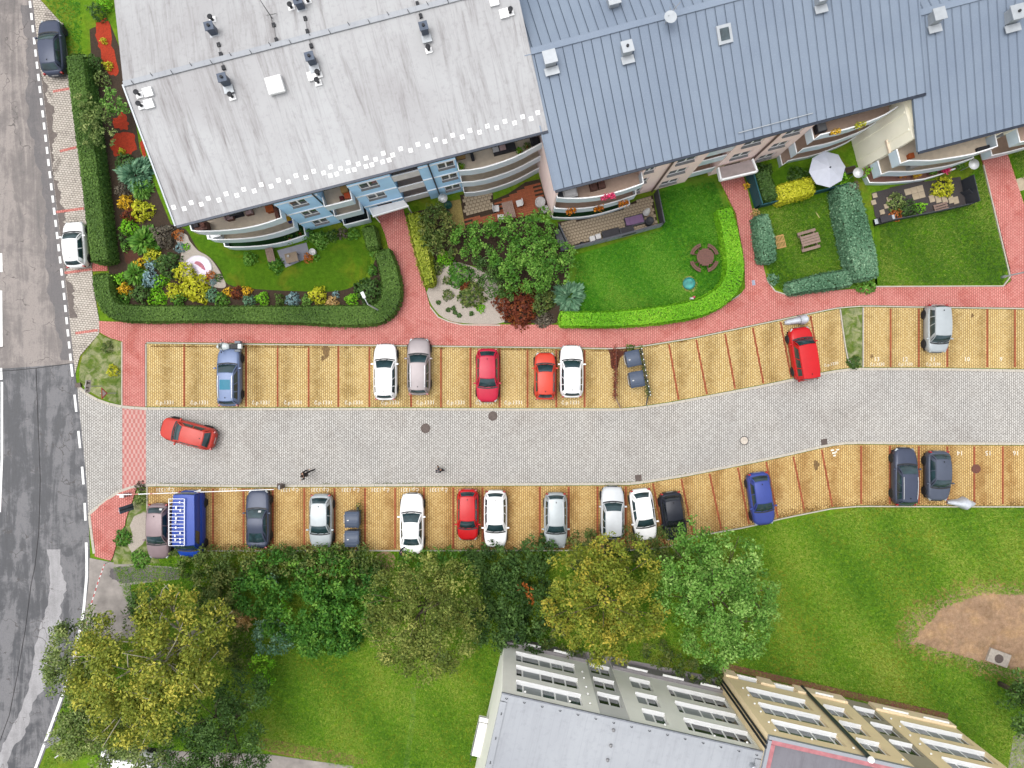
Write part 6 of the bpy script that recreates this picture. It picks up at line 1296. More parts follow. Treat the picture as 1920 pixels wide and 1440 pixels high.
# --- round picnic table with four curved benches
pt = place('picnic_table', 'round brown picnic table with four curved benches on the bright lawn', 'picnic table', 1321, 483, 0.05, 0, 0.5)
for i in range(11):
    y = -0.6 + i * 0.12; hw = math.sqrt(max(0.02, 0.66 ** 2 - y * y)); MB().box((0, y, 0.74), (2 * hw, 0.108, 0.045)).build('top_plank', M_woodb, pt)
MB().box((0, 0, 0.36), (0.7, 0.1, 0.72)).box((0, 0, 0.36), (0.1, 0.7, 0.712)).build('base', M_woodb, pt)
for q in range(4):
    a0 = R(45 + 90 * q); b = empty('bench', (0, 0, 0), 0, pt)
    for k in range(2):
        r = 0.94 + k * 0.15; MB().loft([[Vector(((r + dr) * math.cos(a0 + t), (r + dr) * math.sin(a0 + t), z)) for dr, z in ((-0.06, 0.40), (0.06, 0.40), (0.06, 0.445), (-0.06, 0.445))] for t in np.linspace(-0.52, 0.52, 9)]).build('seat_plank', M_woodb, b)
    for t in (-0.35, 0.35): MB().bar((0.2 * math.cos(a0), 0.2 * math.sin(a0), 0.1), (1.08 * math.cos(a0 + t), 1.08 * math.sin(a0 + t), 0.12), 0.07).bar((1.0 * math.cos(a0 + t), 1.0 * math.sin(a0 + t), 0.02), (1.0 * math.cos(a0 + t), 1.0 * math.sin(a0 + t), 0.4), 0.07).build('leg', M_woodb, b)
# --- straight picnic table
pt = place('picnic_table', 'weathered wooden picnic table on the lawn with the pallet', 'picnic table', 1517, 450, 0.05, R(16), 0.5)
for i in range(4): MB().box((0, -0.3 + i * 0.2, 0.73), (1.45, 0.175, 0.045)).build('top_plank', M_woodg, pt)
for s in (-1, 1):
    MB().box((0, s * 0.66, 0.44), (1.45, 0.22, 0.045)).build('seat_plank', M_woodg, pt)
    MB().box((s * 0.55, 0, 0.38), (0.07, 1.4, 0.09)).bar((s * 0.55, -0.55, 0), (s * 0.55, -0.2, 0.7), 0.08).bar((s * 0.55, 0.55, 0), (s * 0.55, 0.2, 0.7), 0.08).build('frame', M_woodg, pt)
# --- pallet leaning flat
pl = place('wooden_pallet', 'pale wooden pallet lying on the grass beside the narrow hedge', 'pallet', 1463, 453, 0.05, R(14), 0.1)
for x in (-0.32, 0, 0.32): MB().box((0, x * 1.45, 0.06), (0.74, 0.09, 0.1)).build('bearer', M_woody, pl)
for i in range(7): MB().box((-0.33 + i * 0.11, 0, 0.12), (0.06, 1.02, 0.025)).build('slat', M_woody, pl)
o = MB().bar((0, 0, 0.06), (0.28, -0.45, 0.08), 0.05).build('wooden_batten', plain('pale batten', C(226, 216, 150), 0.7)); o.location = at(1529, 398); tag(o, 'thin pale wooden batten lying on the lawn above the picnic table', 'batten')
# --- round turquoise sandpit, toy
e = place('paddling_pool', 'small round turquoise paddling pool on a worn patch of the bright lawn', 'pool', 1291, 532, 0.05)
M_turq = plain('turquoise plastic', C(36, 148, 140), 0.4, var=0.1)
MB().lathe([(0.36, 0.0), (0.47, 0.02), (0.48, 0.2), (0.43, 0.24), (0.4, 0.2), (0.38, 0.06), (0.02, 0.05)], n=28).build('tub', M_turq, e, True)
MB().lathe([(0.38, 0.10), (0.02, 0.105)], n=24).build('water', glassy('shallow water', C(70, 170, 160), 0.05), e)
bed('worn_turf', smooth_line([(1279, 524), (1288, 517), (1302, 521), (1308, 534), (1301, 547), (1286, 546), (1278, 536), (1279, 524)], 3), plain('worn yellow turf', C(176, 164, 96), 0.95, var=0.4, scale=9), 0.05)
e = place('toy', 'small pink and white toy on the lawn by the lime hedge', 'toy', 1297, 560, 0.05)
MB().box((0, 0, 0.12), (0.34, 0.2, 0.2), taper=0.7).build('body', M_whitecl, e, bevel=0.03); MB().box((0.15, 0.1, 0.16), (0.2, 0.22, 0.28), taper=0.6).build('seat', plain('pink plastic', C(226, 80, 110), 0.5), e, bevel=0.03)
# --- table and chairs on the deck
def chair(label, px, py, z, rz, mat, group=None, s=1.0):
    e = place('garden_chair', label, 'chair', px, py, z, rz, 0.4, group)
    MB().box((0, 0, 0.43), (0.48, 0.48, 0.06)).build('seat', mat, e, bevel=0.02); MB().box((-0.24, 0, 0.68), (0.05, 0.46, 0.48)).build('backrest', mat, e, bevel=0.015)
    for sx in (-1, 1):
        for sy in (-1, 1): MB().cyl((sx * 0.2, sy * 0.2, 0), (sx * 0.2, sy * 0.2, 0.41), 0.02, n=6).build('leg', mat, e)
    return e
def table(label, px, py, z, rz, lx, ly, mat, h=0.72, planks=0):
    e = place('garden_table', label, 'table', px, py, z, rz, h * 0.9)
    if planks:
        for i in range(planks): MB().box((0, -ly / 2 + (i + 0.5) * ly / planks, h), (lx, ly / planks - 0.012, 0.04)).build('top_plank', mat, e)
    else: MB().box((0, 0, h), (lx, ly, 0.05)).build('tabletop', mat, e, bevel=0.01)
    for sx in (-1, 1):
        for sy in (-1, 1): MB().box((sx * (lx / 2 - 0.08), sy * (ly / 2 - 0.08), (h - .02) / 2), (0.06, 0.06, h - .02)).build('leg', mat, e)
    return e
table('brown slatted table on the red-brown wooden deck', 954, 394, 0.13, R(104), 1.3, 0.85, M_woodg, planks=7)
chair('white chair left of the slatted deck table', 930, 391, 0.13, R(5), M_whitecl); chair('white chair right of the slatted deck table', 974, 381, 0.13, R(195), M_whitecl); chair('white chair at the lower end of the slatted deck table', 939, 408, 0.13, R(95), M_whitecl)
def tub(name, label, cat, px, py, z, r, h, mat, n=18):
    v = W(px, py, z + h * .8); o = MB().lathe([(r * 0.75, 0), (r, 0.03), (r * 1.04, h), (r * 0.9, h), (r * 0.86, h - 0.08), (0.02, h - 0.1)], n=n).build(name, mat, None, True); o.location = (v.x, v.y, z); tag(o, label, cat); return o
tub('water_butt', 'larger pale grey round tub at the pink wall end of the deck', 'tub', 1013, 379, 0.1, 0.38, 0.8, M_stone); tub('water_butt', 'smaller pale grey round tub below the larger one on the deck', 'tub', 1022, 392, 0.1, 0.28, 0.6, M_stone)
tub('round_planter', 'dark green round planter on the yellowed turf', 'planter', 840, 384, 0.05, 0.3, 0.4, plain('dark green pot', C(38, 98, 84), 0.5)); tub('round_planter', 'white pot beside the reddish flowers at the terrace', 'planter', 586, 472, 0.07, 0.24, 0.45, M_whitecl)
tub('round_planter', 'small black pot on the yellowed turf', 'planter', 840, 398, 0.05, 0.16, 0.3, M_black)
e = place('satellite_dish', 'white round dish on a post at the blue wall', 'dish', 830, 371, 0.0, 0, 1.5); MB().cyl((0, 0, 0), (0, 0, 1.3), 0.03, n=8).build('post', M_zinc, e); MB().lathe([(0.02, 1.3), (0.25, 1.33), (0.36, 1.42)], n=20).build('dish', M_rail, e, True)
for lab, px, py, z in (('white round dish above the grey steps at the cream wall', 1609, 324, 1.4), ('white round dish at the corner of the terracotta terrace', 1826, 308, 1.6)):
    e = place('satellite_dish', lab, 'dish', px, py, 0.0, 0, z); MB().cyl((0, 0, 0), (0, 0, z - 0.1), 0.03, n=8).build('post', M_zinc, e); MB().lathe([(0.02, z - 0.1), (0.28, z - 0.07), (0.40, z + 0.02)], n=20).build('dish', M_rail, e, True)
MB().tube([at(834, 400), at(846, 437)], 0.04, 6)
# --- grey terrace under the left balconies
table('brown square table on the grey terrace under the balconies', 547, 483, 0.07, R(14), 0.95, 0.75, plain('rattan brown', C(150, 132, 112), 0.8, var=0.2, scale=20))
o = tub('candle_bowl', 'small white bowl on the brown square table', 'bowl', 540, 480, 0.84, 0.09, 0.1, M_whitecl)
e = place('garden_bench', 'brown slatted bench left of the brown square table', 'bench', 507, 478, 0.05, R(14), 0.4)
for i in range(5): MB().box((-0.25 + i * 0.12, 0, 0.42), (0.1, 1.1, 0.04)).build('seat_slat', M_woodg, e)
for s in (-1, 1): MB().box((0, s * 0.45, 0.2), (0.55, 0.06, 0.4)).build('leg', M_woodg, e)
# pond
pd = struct(MB().lathe([(1.08, 0), (1.1, 0.06), (1.0, 0.07)], n=30).build('pond_rim', M_stone)); pd.location = at(372, 502, 0) + Vector((0, 0, 0.03)); pd.scale = (1, 0.88, 1)
w_ = struct(MB().lathe([(1.03, 0.0), (0.02, 0.002)], n=30).build('pond_water', plain('lavender pool liner', C(222, 208, 232), 0.15, var=0.1))); w_.location = at(372, 502, 0) + Vector((0, 0, 0.10)); w_.scale = (1, 0.88, 1)
o = MB().prism(smooth_line([(-0.35, 0.15), (-0.2, 0.32), (0.1, 0.25), (0.35, 0.0), (0.5, -0.35), (0.3, -0.3), (0.0, -0.05), (-0.35, 0.15)], 3), 0, 0.03).build('pond_mat', plain('red pool mat', C(196, 110, 130), 0.6)); o.location = at(374, 498) + Vector((0, 0, 0.105)); tag(o, 'curved red mat floating in the lavender pond', 'mat')
# --- stone terrace at the pink building: screens and sofas
def screen(name, label, pts, h, th, mat, z0=0.0, cat='fence', rail=None, seg=1.0):
    P = resample([W2(*p) for p in pts], seg); b = P[0]; e = empty(name, (b.x, b.y, z0)); tag(e, label, cat)
    for a, c in zip(P, P[1:]):
        d = c - a; m = (a + c) / 2 - b
        if d.length < 0.2: continue
        MB().box((m.x, m.y, h / 2 + 0.03), (d.length - 0.04, th, h - 0.06), rz=math.atan2(d.y, d.x)).build('panel', mat, e)
        q = a - b; MB().box((q.x, q.y, h / 2), (0.06, 0.06, h)).build('post', rail or mat, e)
    q = P[-1] - b; MB().box((q.x, q.y, h / 2), (0.06, 0.06, h)).build('post', rail or mat, e)
    if rail:
        for a, c in zip(P, P[1:]):
            d = c - a; m = (a + c) / 2 - b
            if d.length > 0.2: MB().box((m.x, m.y, h + 0.012), (d.length, th + 0.04, 0.03), rz=math.atan2(d.y, d.x)).build('top_rail', rail, e)
    return e
screen('terrace_screen', 'grey screen between the stone terrace and the bright lawn', [(1065, 470), (1150, 449), (1238, 425)], 1.1, 0.1, plain('blue-grey stone panel', C(170, 182, 192), 0.7, var=0.15, scale=4), rail=M_anthr)
screen('terrace_screen', 'dark screen on the right side of the stone terrace', [(1238, 425), (1226, 365)], 1.6, 0.08, M_anthr)
screen('terrace_screen', 'dark screen at the left end of the stone terrace', [(1046, 428), (1064, 468)], 1.5, 0.08, M_anthr)
def box_thing(name, label, cat, px, py, z, rz, d, mat, bevel=0.03, parts=()):
    v = W(px, py, z + d[2]); 
    if not parts:
        o = MB().box((0, 0, d[2] / 2), d).build(name, mat, None, bevel=bevel); o.location = (v.x, v.y, z); o.rotation_euler = (0, 0, rz); tag(o, label, cat); return o
    e = empty(name, (v.x, v.y, z), rz); tag(e, label, cat); MB().box((0, 0, d[2] / 2), d).build('base', mat, e, bevel=bevel)
    for nm, c, dd, mm in parts: MB().box(c, dd).build(nm, mm, e, bevel=0.02)
    return e
box_thing('storage_box', 'dark storage box at the left screen of the stone terrace', 'box', 1050, 443, 0.09, RZ + R(90), (1.1, 0.6, 0.55), M_darkcl, parts=[('lid', (0, 0, 0.58), (1.14, 0.64, 0.06), M_anthr)])
box_thing('storage_box', 'lower dark box below the first one on the stone terrace', 'box', 1056, 460, 0.09, RZ + R(90), (0.8, 0.55, 0.5), M_darkcl, parts=[('lid', (0, 0, 0.53), (0.84, 0.6, 0.06), M_anthr)])
box_thing('outdoor_sofa', 'charcoal outdoor bench on the stone terrace', 'sofa', 1146, 437, 0.09, RZ, (1.35, 0.62, 0.4), M_anthr, parts=[('cushion', (0, 0, 0.46), (1.28, 0.56, 0.12), M_darkcl), ('backrest', (0, -0.33, 0.55), (1.3, 0.1, 0.4), M_anthr)])
box_thing('outdoor_sofa', 'charcoal armchair right of the outdoor bench', 'sofa', 1176, 432, 0.09, RZ, (1.1, 0.6, 0.4), M_anthr, parts=[('cushion', (0, 0, 0.46), (0.9, 0.5, 0.12), M_darkcl), ('backrest', (0, -0.33, 0.6), (1.1, 0.12, 0.5), M_anthr)])
box_thing('sun_lounger', 'purple cushioned lounger on the stone terrace', 'lounger', 1190, 413, 0.09, RZ, (1.5, 0.8, 0.35), M_anthr, parts=[('cushion', (0.1, 0, 0.42), (1.1, 0.62, 0.14), M_purple), ('headrest', (-0.6, 0, 0.5), (0.3, 0.6, 0.2), M_purple)])
for lab, px, py in (('left white cube pouf on the stone terrace', 1111, 447), ('right white cube pouf on the stone terrace', 1122, 443)): box_thing('pouf', lab, 'pouf', px, py, 0.09, RZ, (0.42, 0.42, 0.42), M_whitecl, 0.05)
tub('round_planter', 'small dark pot at the grey terrace screen', 'planter', 1091, 457, 0.09, 0.16, 0.3, M_black)
ps = place('closed_parasol', 'closed white parasol in the corner of the stone terrace', 'parasol', 1212, 398, 0.09, 0, 1.0); MB().cyl((0, 0, 0), (0, 0, 2.2), 0.03, n=8).build('pole', M_zinc, ps); MB().lathe([(0.03, 0.8), (0.26, 0.85), (0.2, 1.5), (0.03, 2.2)], n=12).build('canopy', M_whitecl, ps)
tub('barbecue', 'black kettle barbecue at the right end of the stone terrace', 'barbecue', 1218, 414, 0.09, 0.3, 0.85, M_black)
# --- teal screens round the parasol garden
screen('screen_fence', 'teal fabric screen fence along the red path', [(1398, 332), (1406, 362), (1415, 392)], 1.7, 0.04, M_tealf, rail=M_tealf)
screen('screen_fence', 'teal fabric screen fence below the yellow hedge', [(1415, 392), (1470, 378), (1530, 364), (1585, 350)], 1.2, 0.04, M_tealf, rail=M_tealf)
up = place('parasol', 'large white octagonal parasol beside the cream wall', 'parasol', 1553, 316, 0.03, R(8), 2.4)
MB().cyl((0, 0, 0), (0, 0, 2.75), 0.035, n=8).build('pole', M_zinc, up); MB().lathe([(0.35, 0), (0.35, 0.1), (0.05, 0.14)], n=8).build('base', M_stone, up)
M_para = plain('white parasol cloth', C(214, 218, 232), 0.7, var=0.06)
for i in range(8):
    a, b = 2 * math.pi * i / 8, 2 * math.pi * (i + 1) / 8; r = 1.38
    MB().add([(0, 0, 2.72), (r * math.cos(a), r * math.sin(a), 2.22), (r * math.cos((a + b) / 2) * 0.92, r * math.sin((a + b) / 2) * 0.92, 2.2), (r * math.cos(b), r * math.sin(b), 2.22)], [(0, 1, 2), (0, 2, 3)]).build('canopy_panel', M_para, up)
    MB().bar((0, 0, 2.66), (r * math.cos(a), r * math.sin(a), 2.2), 0.02).build('rib', M_zinc, up)
MB().lathe([(0.06, 2.72), (0.05, 2.8), (0.01, 2.84)], n=10).build('finial', M_trim, up)
box_thing('planter_box', 'grey rectangular planter right of the white parasol', 'planter', 1595, 318, 0.03, RZ, (0.9, 0.5, 0.5), M_anthr, parts=[('soil', (0, 0, 0.5), (0.8, 0.4, 0.03), M_soil)])
# --- terrace right: dark screens, barbecue, crate
screen('terrace_screen', 'dark screen along the lower side of the slab terrace', [(1640, 421), (1740, 402), (1812, 386)], 0.9, 0.06, M_anthr)
screen('terrace_screen', 'dark screen on the right side of the slab terrace', [(1812, 386), (1800, 335)], 1.6, 0.06, M_anthr)
box_thing('gas_barbecue', 'dark covered barbecue at the hedge end of the slab terrace', 'barbecue', 1660, 411, 0.06, R(14), (1.1, 0.5, 0.8), M_black, parts=[('side_shelf', (-0.66, 0, 0.72), (0.26, 0.4, 0.05), M_zinc), ('side_shelf', (0.66, 0, 0.72), (0.26, 0.4, 0.05), M_zinc), ('hood', (0, 0, 0.9), (0.9, 0.46, 0.2), M_darkcl)])
wb_ = place('wooden_step', 'wooden slatted step on the slab terrace', 'step', 1764, 388, 0.06, R(16), 0.1)
for i in range(3): MB().box((0, -0.2 + i * 0.2, 0.12), (1.1, 0.14, 0.04)).build('slat', M_woodg, wb_)
for s in (-1, 1): MB().box((s * 0.45, 0, 0.05), (0.07, 0.6, 0.1)).build('bearer', M_woodg, wb_)
screen('terrace_screen', 'dark mesh enclosure at the right corner of the slab terrace', [(1800, 362), (1812, 362), (1815, 384)], 1.1, 0.03, M_anthr)
# --- balcony furniture (each piece on its balcony floor)
def bal_pt(fr, px, py, zf): x, y = fr.loc(px, py, zf); a = R(fr.deg); return Vector((fr.o[0] + x * math.cos(a) - y * math.sin(a), fr.o[1] + x * math.sin(a) + y * math.cos(a), zf))
def bthing(name, label, cat, fr, px, py, zf, d, mat, parts=(), rz=None):
    v = bal_pt(fr, px, py, zf + d[2]); e = empty(name, (v.x, v.y, zf + 0.003), R(fr.deg) if rz is None else rz); tag(e, label, cat)
    MB().box((0, 0, d[2] / 2), d).build('body', mat, e, bevel=0.02)
    for nm, c, dd, mm in parts: MB().box(c, dd).build(nm, mm, e, bevel=0.01)
    return e
bk = lambda m, s=1: [('backrest', (-0.24 * s, 0, 0.55), (0.06, 0.5, 0.5), m), ('cushion', (0.02, 0, 0.42), (0.44, 0.44, 0.08), m)]
M_pinkc = plain('pale pink cushion', C(220, 186, 184), 0.8)
bthing('balcony_chair', 'pale pink cushioned chair left of the table on the top left balcony', 'chair', FA, 430, 406, 5.75, (0.5, 0.5, 0.36), M_woodb, bk(M_pinkc)); bthing('balcony_chair', 'pale pink cushioned chair right of the table on the top left balcony', 'chair', FA, 466, 396, 5.75, (0.5, 0.5, 0.36), M_woodb, bk(M_pinkc, -1))
bthing('balcony_table', 'dark table between two pink chairs on the top left balcony', 'table', FA, 446, 400, 5.75, (0.8, 0.6, 0.06), M_darkcl, [('tabletop', (0, 0, 0.68), (0.85, 0.62, 0.05), M_darkcl), ('leg', (0, 0, 0.36), (0.1, 0.1, 0.62), M_darkcl)])
bthing('balcony_cabinet', 'orange wooden cabinet on the top left balcony', 'cabinet', FA, 505, 391, 5.75, (0.5, 0.4, 0.5), M_terra, [('top', (0, 0, 0.52), (0.54, 0.44, 0.04), M_terra)])
bthing('balcony_shelf', 'cluttered dark shelf at the left end of the top left balcony', 'shelf', FA, 375, 424, 5.75, (0.9, 0.6, 0.7), M_woodb, [('crate', (-0.2, 0.1, 0.8), (0.3, 0.3, 0.2), M_darkcl), ('crate', (0.25, 0, 0.78), (0.25, 0.3, 0.16), M_rustiron)])
bthing('plant_stand', 'brown plant stand at the right end of the top left balcony', 'plant stand', FA, 519, 400, 5.75, (0.3, 0.9, 0.45), M_woodb, [('foliage_box', (0, 0, 0.5), (0.26, 0.8, 0.12), M_rustiron)])
bthing('drying_rack', 'white clothes drying rack on the middle left balcony', 'rack', FA, 408, 443, 2.95, (0.9, 0.5, 0.05), M_rail, [('rack', (0, 0, 0.8), (1.0, 0.55, 0.03), M_rail), ('leg', (-0.4, 0, 0.4), (0.03, 0.5, 0.76), M_rail), ('leg', (0.4, 0, 0.4), (0.03, 0.5, 0.76), M_rail)])
bthing('toy_bucket', 'yellow and blue toys on the middle left balcony', 'toys', FA, 543, 413, 2.95, (0.3, 0.3, 0.4), plain('blue plastic', C(44, 70, 170), 0.5), [('lid', (0, 0.1, 0.5), (0.3, 0.3, 0.2), plain('yellow plastic', C(238, 186, 30), 0.5))])
bthing('balcony_table', 'pale wooden table on the small middle top balcony', 'table', FA, 644, 352, 5.75, (0.5, 0.6, 0.6), M_woody); bthing('flower_pot', 'orange flower pot on the small middle top balcony', 'pot', FA, 651, 367, 5.75, (0.34, 0.34, 0.34), M_orange, [('flowers', (0, 0, 0.36), (0.4, 0.4, 0.1), M_orange)]); bthing('flower_pot', 'dark red flower pot on the small middle top balcony', 'pot', FA, 640, 371, 5.75, (0.28, 0.28, 0.28), plain('dark red', C(126, 40, 50), 0.7))
bthing('outdoor_sofa', 'black corner sofa with beige cushions on the top right balcony of the blue building', 'sofa', FA, 945, 276, 5.75, (1.6, 0.7, 0.4), M_darkcl, [('cushion', (-0.6, 0.05, 0.46), (0.42, 0.5, 0.1), M_whitecl), ('cushion', (-0.1, 0.05, 0.46), (0.42, 0.5, 0.1), M_pinkc), ('backrest', (0, 0.38, 0.6), (1.6, 0.12, 0.45), M_darkcl)])
bthing('side_shelf', 'narrow dark shelf on the top right balcony of the blue building', 'shelf', FA, 885, 291, 5.75, (0.2, 0.7, 0.3), M_darkcl, [('top', (0, 0, 0.32), (0.24, 0.74, 0.03), M_darkcl)])
bthing('basket', 'brown oval basket on the top right balcony of the blue building', 'basket', FA, 864, 294, 5.75, (0.6, 0.3, 0.25), M_woodb, [('rim', (0, 0, 0.26), (0.64, 0.34, 0.03), M_woody)])
bthing('armchair', 'black armchair at the right end of the top right balcony of the blue building', 'armchair', FA, 1003, 262, 5.75, (0.6, 0.6, 0.4), M_darkcl, bk(M_darkcl))
def pot_plant(label, fr, px, py, zf, r, mat, h=0.5):
    v = bal_pt(fr, px, py, zf + h * 0.8); e = empty('potted_plant', (v.x, v.y, zf + 0.003)); tag(e, label, 'potted plant')
    MB().lathe([(0.1, 0), (0.14, 0.2), (0.12, 0.2), (0.02, 0.18)], n=12).build('pot', M_terra, e)
    n = 90; d = sphere_dirs(n, -0.1); P = d * (r * rng.uniform(0.5, 1, n))[:, None] * np.array([1, 1, h / r * 0.6]) + np.array([0, 0, 0.25]); V, Q = leaf_arrays(P, d, 0.07); np_mesh('leaves', V, Q, mat, e, rng.uniform(0, 1, n))
pot_plant('yellow-green potted palm on the top right balcony of the blue building', FA, 974, 282, 5.75, 0.3, F_lime); pot_plant('bushy potted plant at the left end of the top right balcony of the blue building', FA, 865, 312, 5.75, 0.34, F_lime); pot_plant('tall leafy potted plant beside the palm on the top right balcony', FA, 988, 272, 5.75, 0.3, F_sage)
pot_plant('leafy plants at the right end of the lowest left balcony of the blue building', FA, 560, 437, 0.2, 0.42, F_mid, 0.7); pot_plant('leafy plants trailing over the lowest left balcony of the blue building', FA, 540, 447, 0.2, 0.42, F_mid, 0.8)
bthing('balcony_chair', 'brown folding chair left on the top balcony of the pink building', 'chair', FB, 1113, 350, 5.4, (0.5, 0.5, 0.36), M_woodb, bk(M_woodb)); bthing('balcony_chair', 'brown folding chair right on the top balcony of the pink building', 'chair', FB, 1128, 346, 5.4, (0.5, 0.5, 0.36), M_woodb, bk(M_woodb))
bthing('white_bundle', 'white covered furniture at the left end of the top balcony of the pink building', 'furniture cover', FB, 1069, 361, 5.4, (1.0, 0.7, 0.6), M_whitecl, [('cushion', (0, 0, 0.66), (0.8, 0.5, 0.14), M_whitecl)])
bthing('air_conditioner', 'dark box at the far left of the top balcony of the pink building', 'box', FB, 1050, 365, 5.4, (0.4, 0.5, 0.5), M_darkcl, [('lid', (0, 0, 0.52), (0.44, 0.54, 0.04), M_anthr)])
def flowerbox(label, fr, px, py, z, L, mat):
    x, y = fr.loc(px, py, z); a = R(fr.deg); X, Y = fr.o[0] + x * math.cos(a) - y * math.sin(a), fr.o[1] + x * math.sin(a) + y * math.cos(a)
    e = empty('flower_box', (X, Y, z - 0.18), a); tag(e, label, 'flower box'); MB().box((0, -0.1, 0.08), (L, 0.2, 0.18)).build('trough', M_woodb, e)
    n = 130; P = np.stack([rng.uniform(-L / 2, L / 2, n), rng.normal(-0.1, 0.1, n), 0.2 + rng.uniform(-0.05, 0.15, n)], 1); V, Q = leaf_arrays(P, np.tile([0, 0, 1.0], (n, 1)), 0.07); np_mesh('flowers', V, Q, mat, e, rng.uniform(0, 1, n))
F_pinkfl = foliage('pink petals', C(150, 24, 70), C(226, 46, 106), C(250, 110, 150)); F_orfl = foliage('orange petals', C(110, 90, 20), C(206, 110, 20), C(240, 160, 40))
flowerbox('pink flowers hanging over the top balcony rail of the pink building', FB, 1139, 366, 6.32, 1.0, F_pinkfl)
for lab, px, py in (('orange flower box at the left of the middle balcony of the pink building', 1070, 393), ('orange flower box in the centre of the middle balcony of the pink building', 1122, 389), ('orange flower box at the right of the middle balcony of the pink building', 1168, 379)): flowerbox(lab, FB, px, py, 3.42, 0.75, F_orfl)
flowerbox('yellow flowers along the top right balcony of the pink building', FB, 1565, 245, 6.3, 0.7, F_goldfl); flowerbox('yellow flowers beside the white ones on the top right balcony of the pink building', FB, 1612, 232, 6.3, 0.8, F_yellow)
for i, (px, py) in enumerate(((1692, 326), (1718, 326), (1748, 321), (1773, 318), (1800, 310))): flowerbox('%s flower trough on the low terracotta terrace rail' % ('leftmost', 'second from left', 'middle', 'second from right', 'rightmost')[i], FC, px, py, 0.75, 0.6, (F_orfl, F_goldfl, F_mid, F_pinkfl, F_mid)[i])
bthing('flower_pot', 'terracotta pot on the upper right terrace of the cream building', 'pot', FC, 1709, 292, 4.05, (0.34, 0.34, 0.34), M_terra, [('rim', (0, 0, 0.35), (0.4, 0.4, 0.05), M_terra)])
bthing('bicycle_cover', 'dark oval cover on the upper right terrace of the cream building', 'cover', FC, 1845, 277, 4.05, (0.9, 0.25, 0.3), M_darkcl)
bthing('garden_table', 'small white table on the middle terrace of the cream building', 'table', FC, 1706, 313, 1.45, (0.6, 0.45, 0.06), M_whitecl, [('tabletop', (0, 0, 0.6), (0.62, 0.48, 0.04), M_whitecl), ('leg', (0, 0, 0.3), (0.08, 0.08, 0.56), M_whitecl)])
bthing('outdoor_sofa', 'grey corner sofa under the top right balcony roof of the pink building', 'sofa', FB, 1540, 236, 5.4, (0.7, 0.8, 0.5), M_anthr, [('cushion', (0, 0, 0.55), (0.6, 0.7, 0.1), M_sillg)])
# --- waste containers
def container(label, px, py, rz, group=None):
    e = place('waste_container', label, 'waste bin', px, py, 0.065, rz, 1.1)
    M_bin = plain('grey bin plastic', C(92, 104, 126), 0.5, var=0.08)
    MB().box((0, 0, 0.62), (0.95, 1.1, 0.95), taper=1.08).build('body', M_bin, e, bevel=0.03)
    MB().loft([[Vector((x, y, 1.1 + 0.10 * math.cos(x * 1.35))) for y in (-0.61, 0.61)] + [Vector((x, y, 1.06 + 0.10 * math.cos(x * 1.35))) for y in (0.61, -0.61)] for x in np.linspace(-0.54, 0.56, 9)]).build('lid', M_bin, e, True)
    for y in (-0.4, -0.2, 0, 0.2, 0.4): MB().box((0, y, 1.205), (0.8, 0.03, 0.02)).build('rib', M_bin, e)
    MB().box((-0.3, -0.05, 1.2), (0.13, 0.09, 0.015)).build('sticker', M_plate, e)
    for y in (-0.3, 0.3): MB().box((-0.54, y, 1.12), (0.08, 0.1, 0.06)).build('handle', M_trim, e)
    for sx in (-1, 1):
        for sy in (-1, 1): MB().cyl((sx * 0.38, sy * 0.46 - 0.03, 0.09), (sx * 0.38, sy * 0.46 + 0.03, 0.09), 0.09, n=10).build('wheel', M_tyre, e)
    MB().tube([(-0.56, -0.4, 0.95), (-0.64, -0.3, 0.97), (-0.64, 0.3, 0.97), (-0.56, 0.4, 0.95)], 0.02, 6).build('push_bar', M_zinc, e)
container('upper waste container in the fenced corner of the upper bays', 1187, 672, R(12)); container('lower waste container in the fenced corner of the upper bays', 1194, 711, R(10))
container('upper of two waste containers in the lower bays beside the silver hatchback', 660, 974, 0); container('lower of two waste containers in the lower bays beside the silver hatchback', 660, 1010, 0)
# rail fences with creepers at the bins
def rail_fence(label, pts, h, mat, ivy=None, knobs=None, cat='fence'):
    P = resample([W2(*p) for p in pts], 0.42); b = P[0]; e = empty('rail_fence', (b.x, b.y, 0.06)); tag(e, label, cat)
    for z in (h, h * 0.5): MB().tube([(p.x - b.x, p.y - b.y, z) for p in P], 0.03, 6).build('rail', mat, e)
    for p in P[::3]: MB().cyl((p.x - b.x, p.y - b.y, 0), (p.x - b.x, p.y - b.y, h), 0.035, n=8).build('post', mat, e)
    if knobs:
        for p in P: MB().lathe([(0.02, 0), (0.05, 0.03), (0.02, 0.08)], (p.x - b.x, p.y - b.y, h + 0.02), 8).build('knob', knobs, e)
    if ivy:
        n = 60 * len(P); k = rng.integers(0, len(P), n); A_ = np.array([(p.x - b.x, p.y - b.y) for p in P])[k]; Pn = np.stack([A_[:, 0] + rng.normal(0, 0.09, n), A_[:, 1] + rng.normal(0, 0.2, n), rng.uniform(0.05, h, n)], 1)
        V, Q = leaf_arrays(Pn, np.tile([0, 0, 0.6], (n, 1)), 0.06); np_mesh('creeper', V, Q, ivy, e, rng.uniform(0, 1, n))
    return e
F_mar2 = foliage('wine-red creeper', C(82, 30, 22), C(128, 56, 40), C(164, 96, 70))
rail_fence('rusty rail overgrown with wine-red creeper left of the waste containers', [(1152, 656), (1152, 700), (1151, 742)], 0.9, M_rustiron, F_mar2); rail_fence('low bent rail end by the kerb left of the waste containers', [(1151, 742), (1162, 764)], 0.35, M_woodg)
rail_fence('fence with pale knobs and green creeper right of the waste containers', [(1198, 655), (1206, 700), (1214, 740)], 1.1, M_gutter, F_wild, M_rail); rail_fence('low bent rail end by the kerb right of the waste containers', [(1214, 740), (1210, 760)], 0.35, M_anthr)
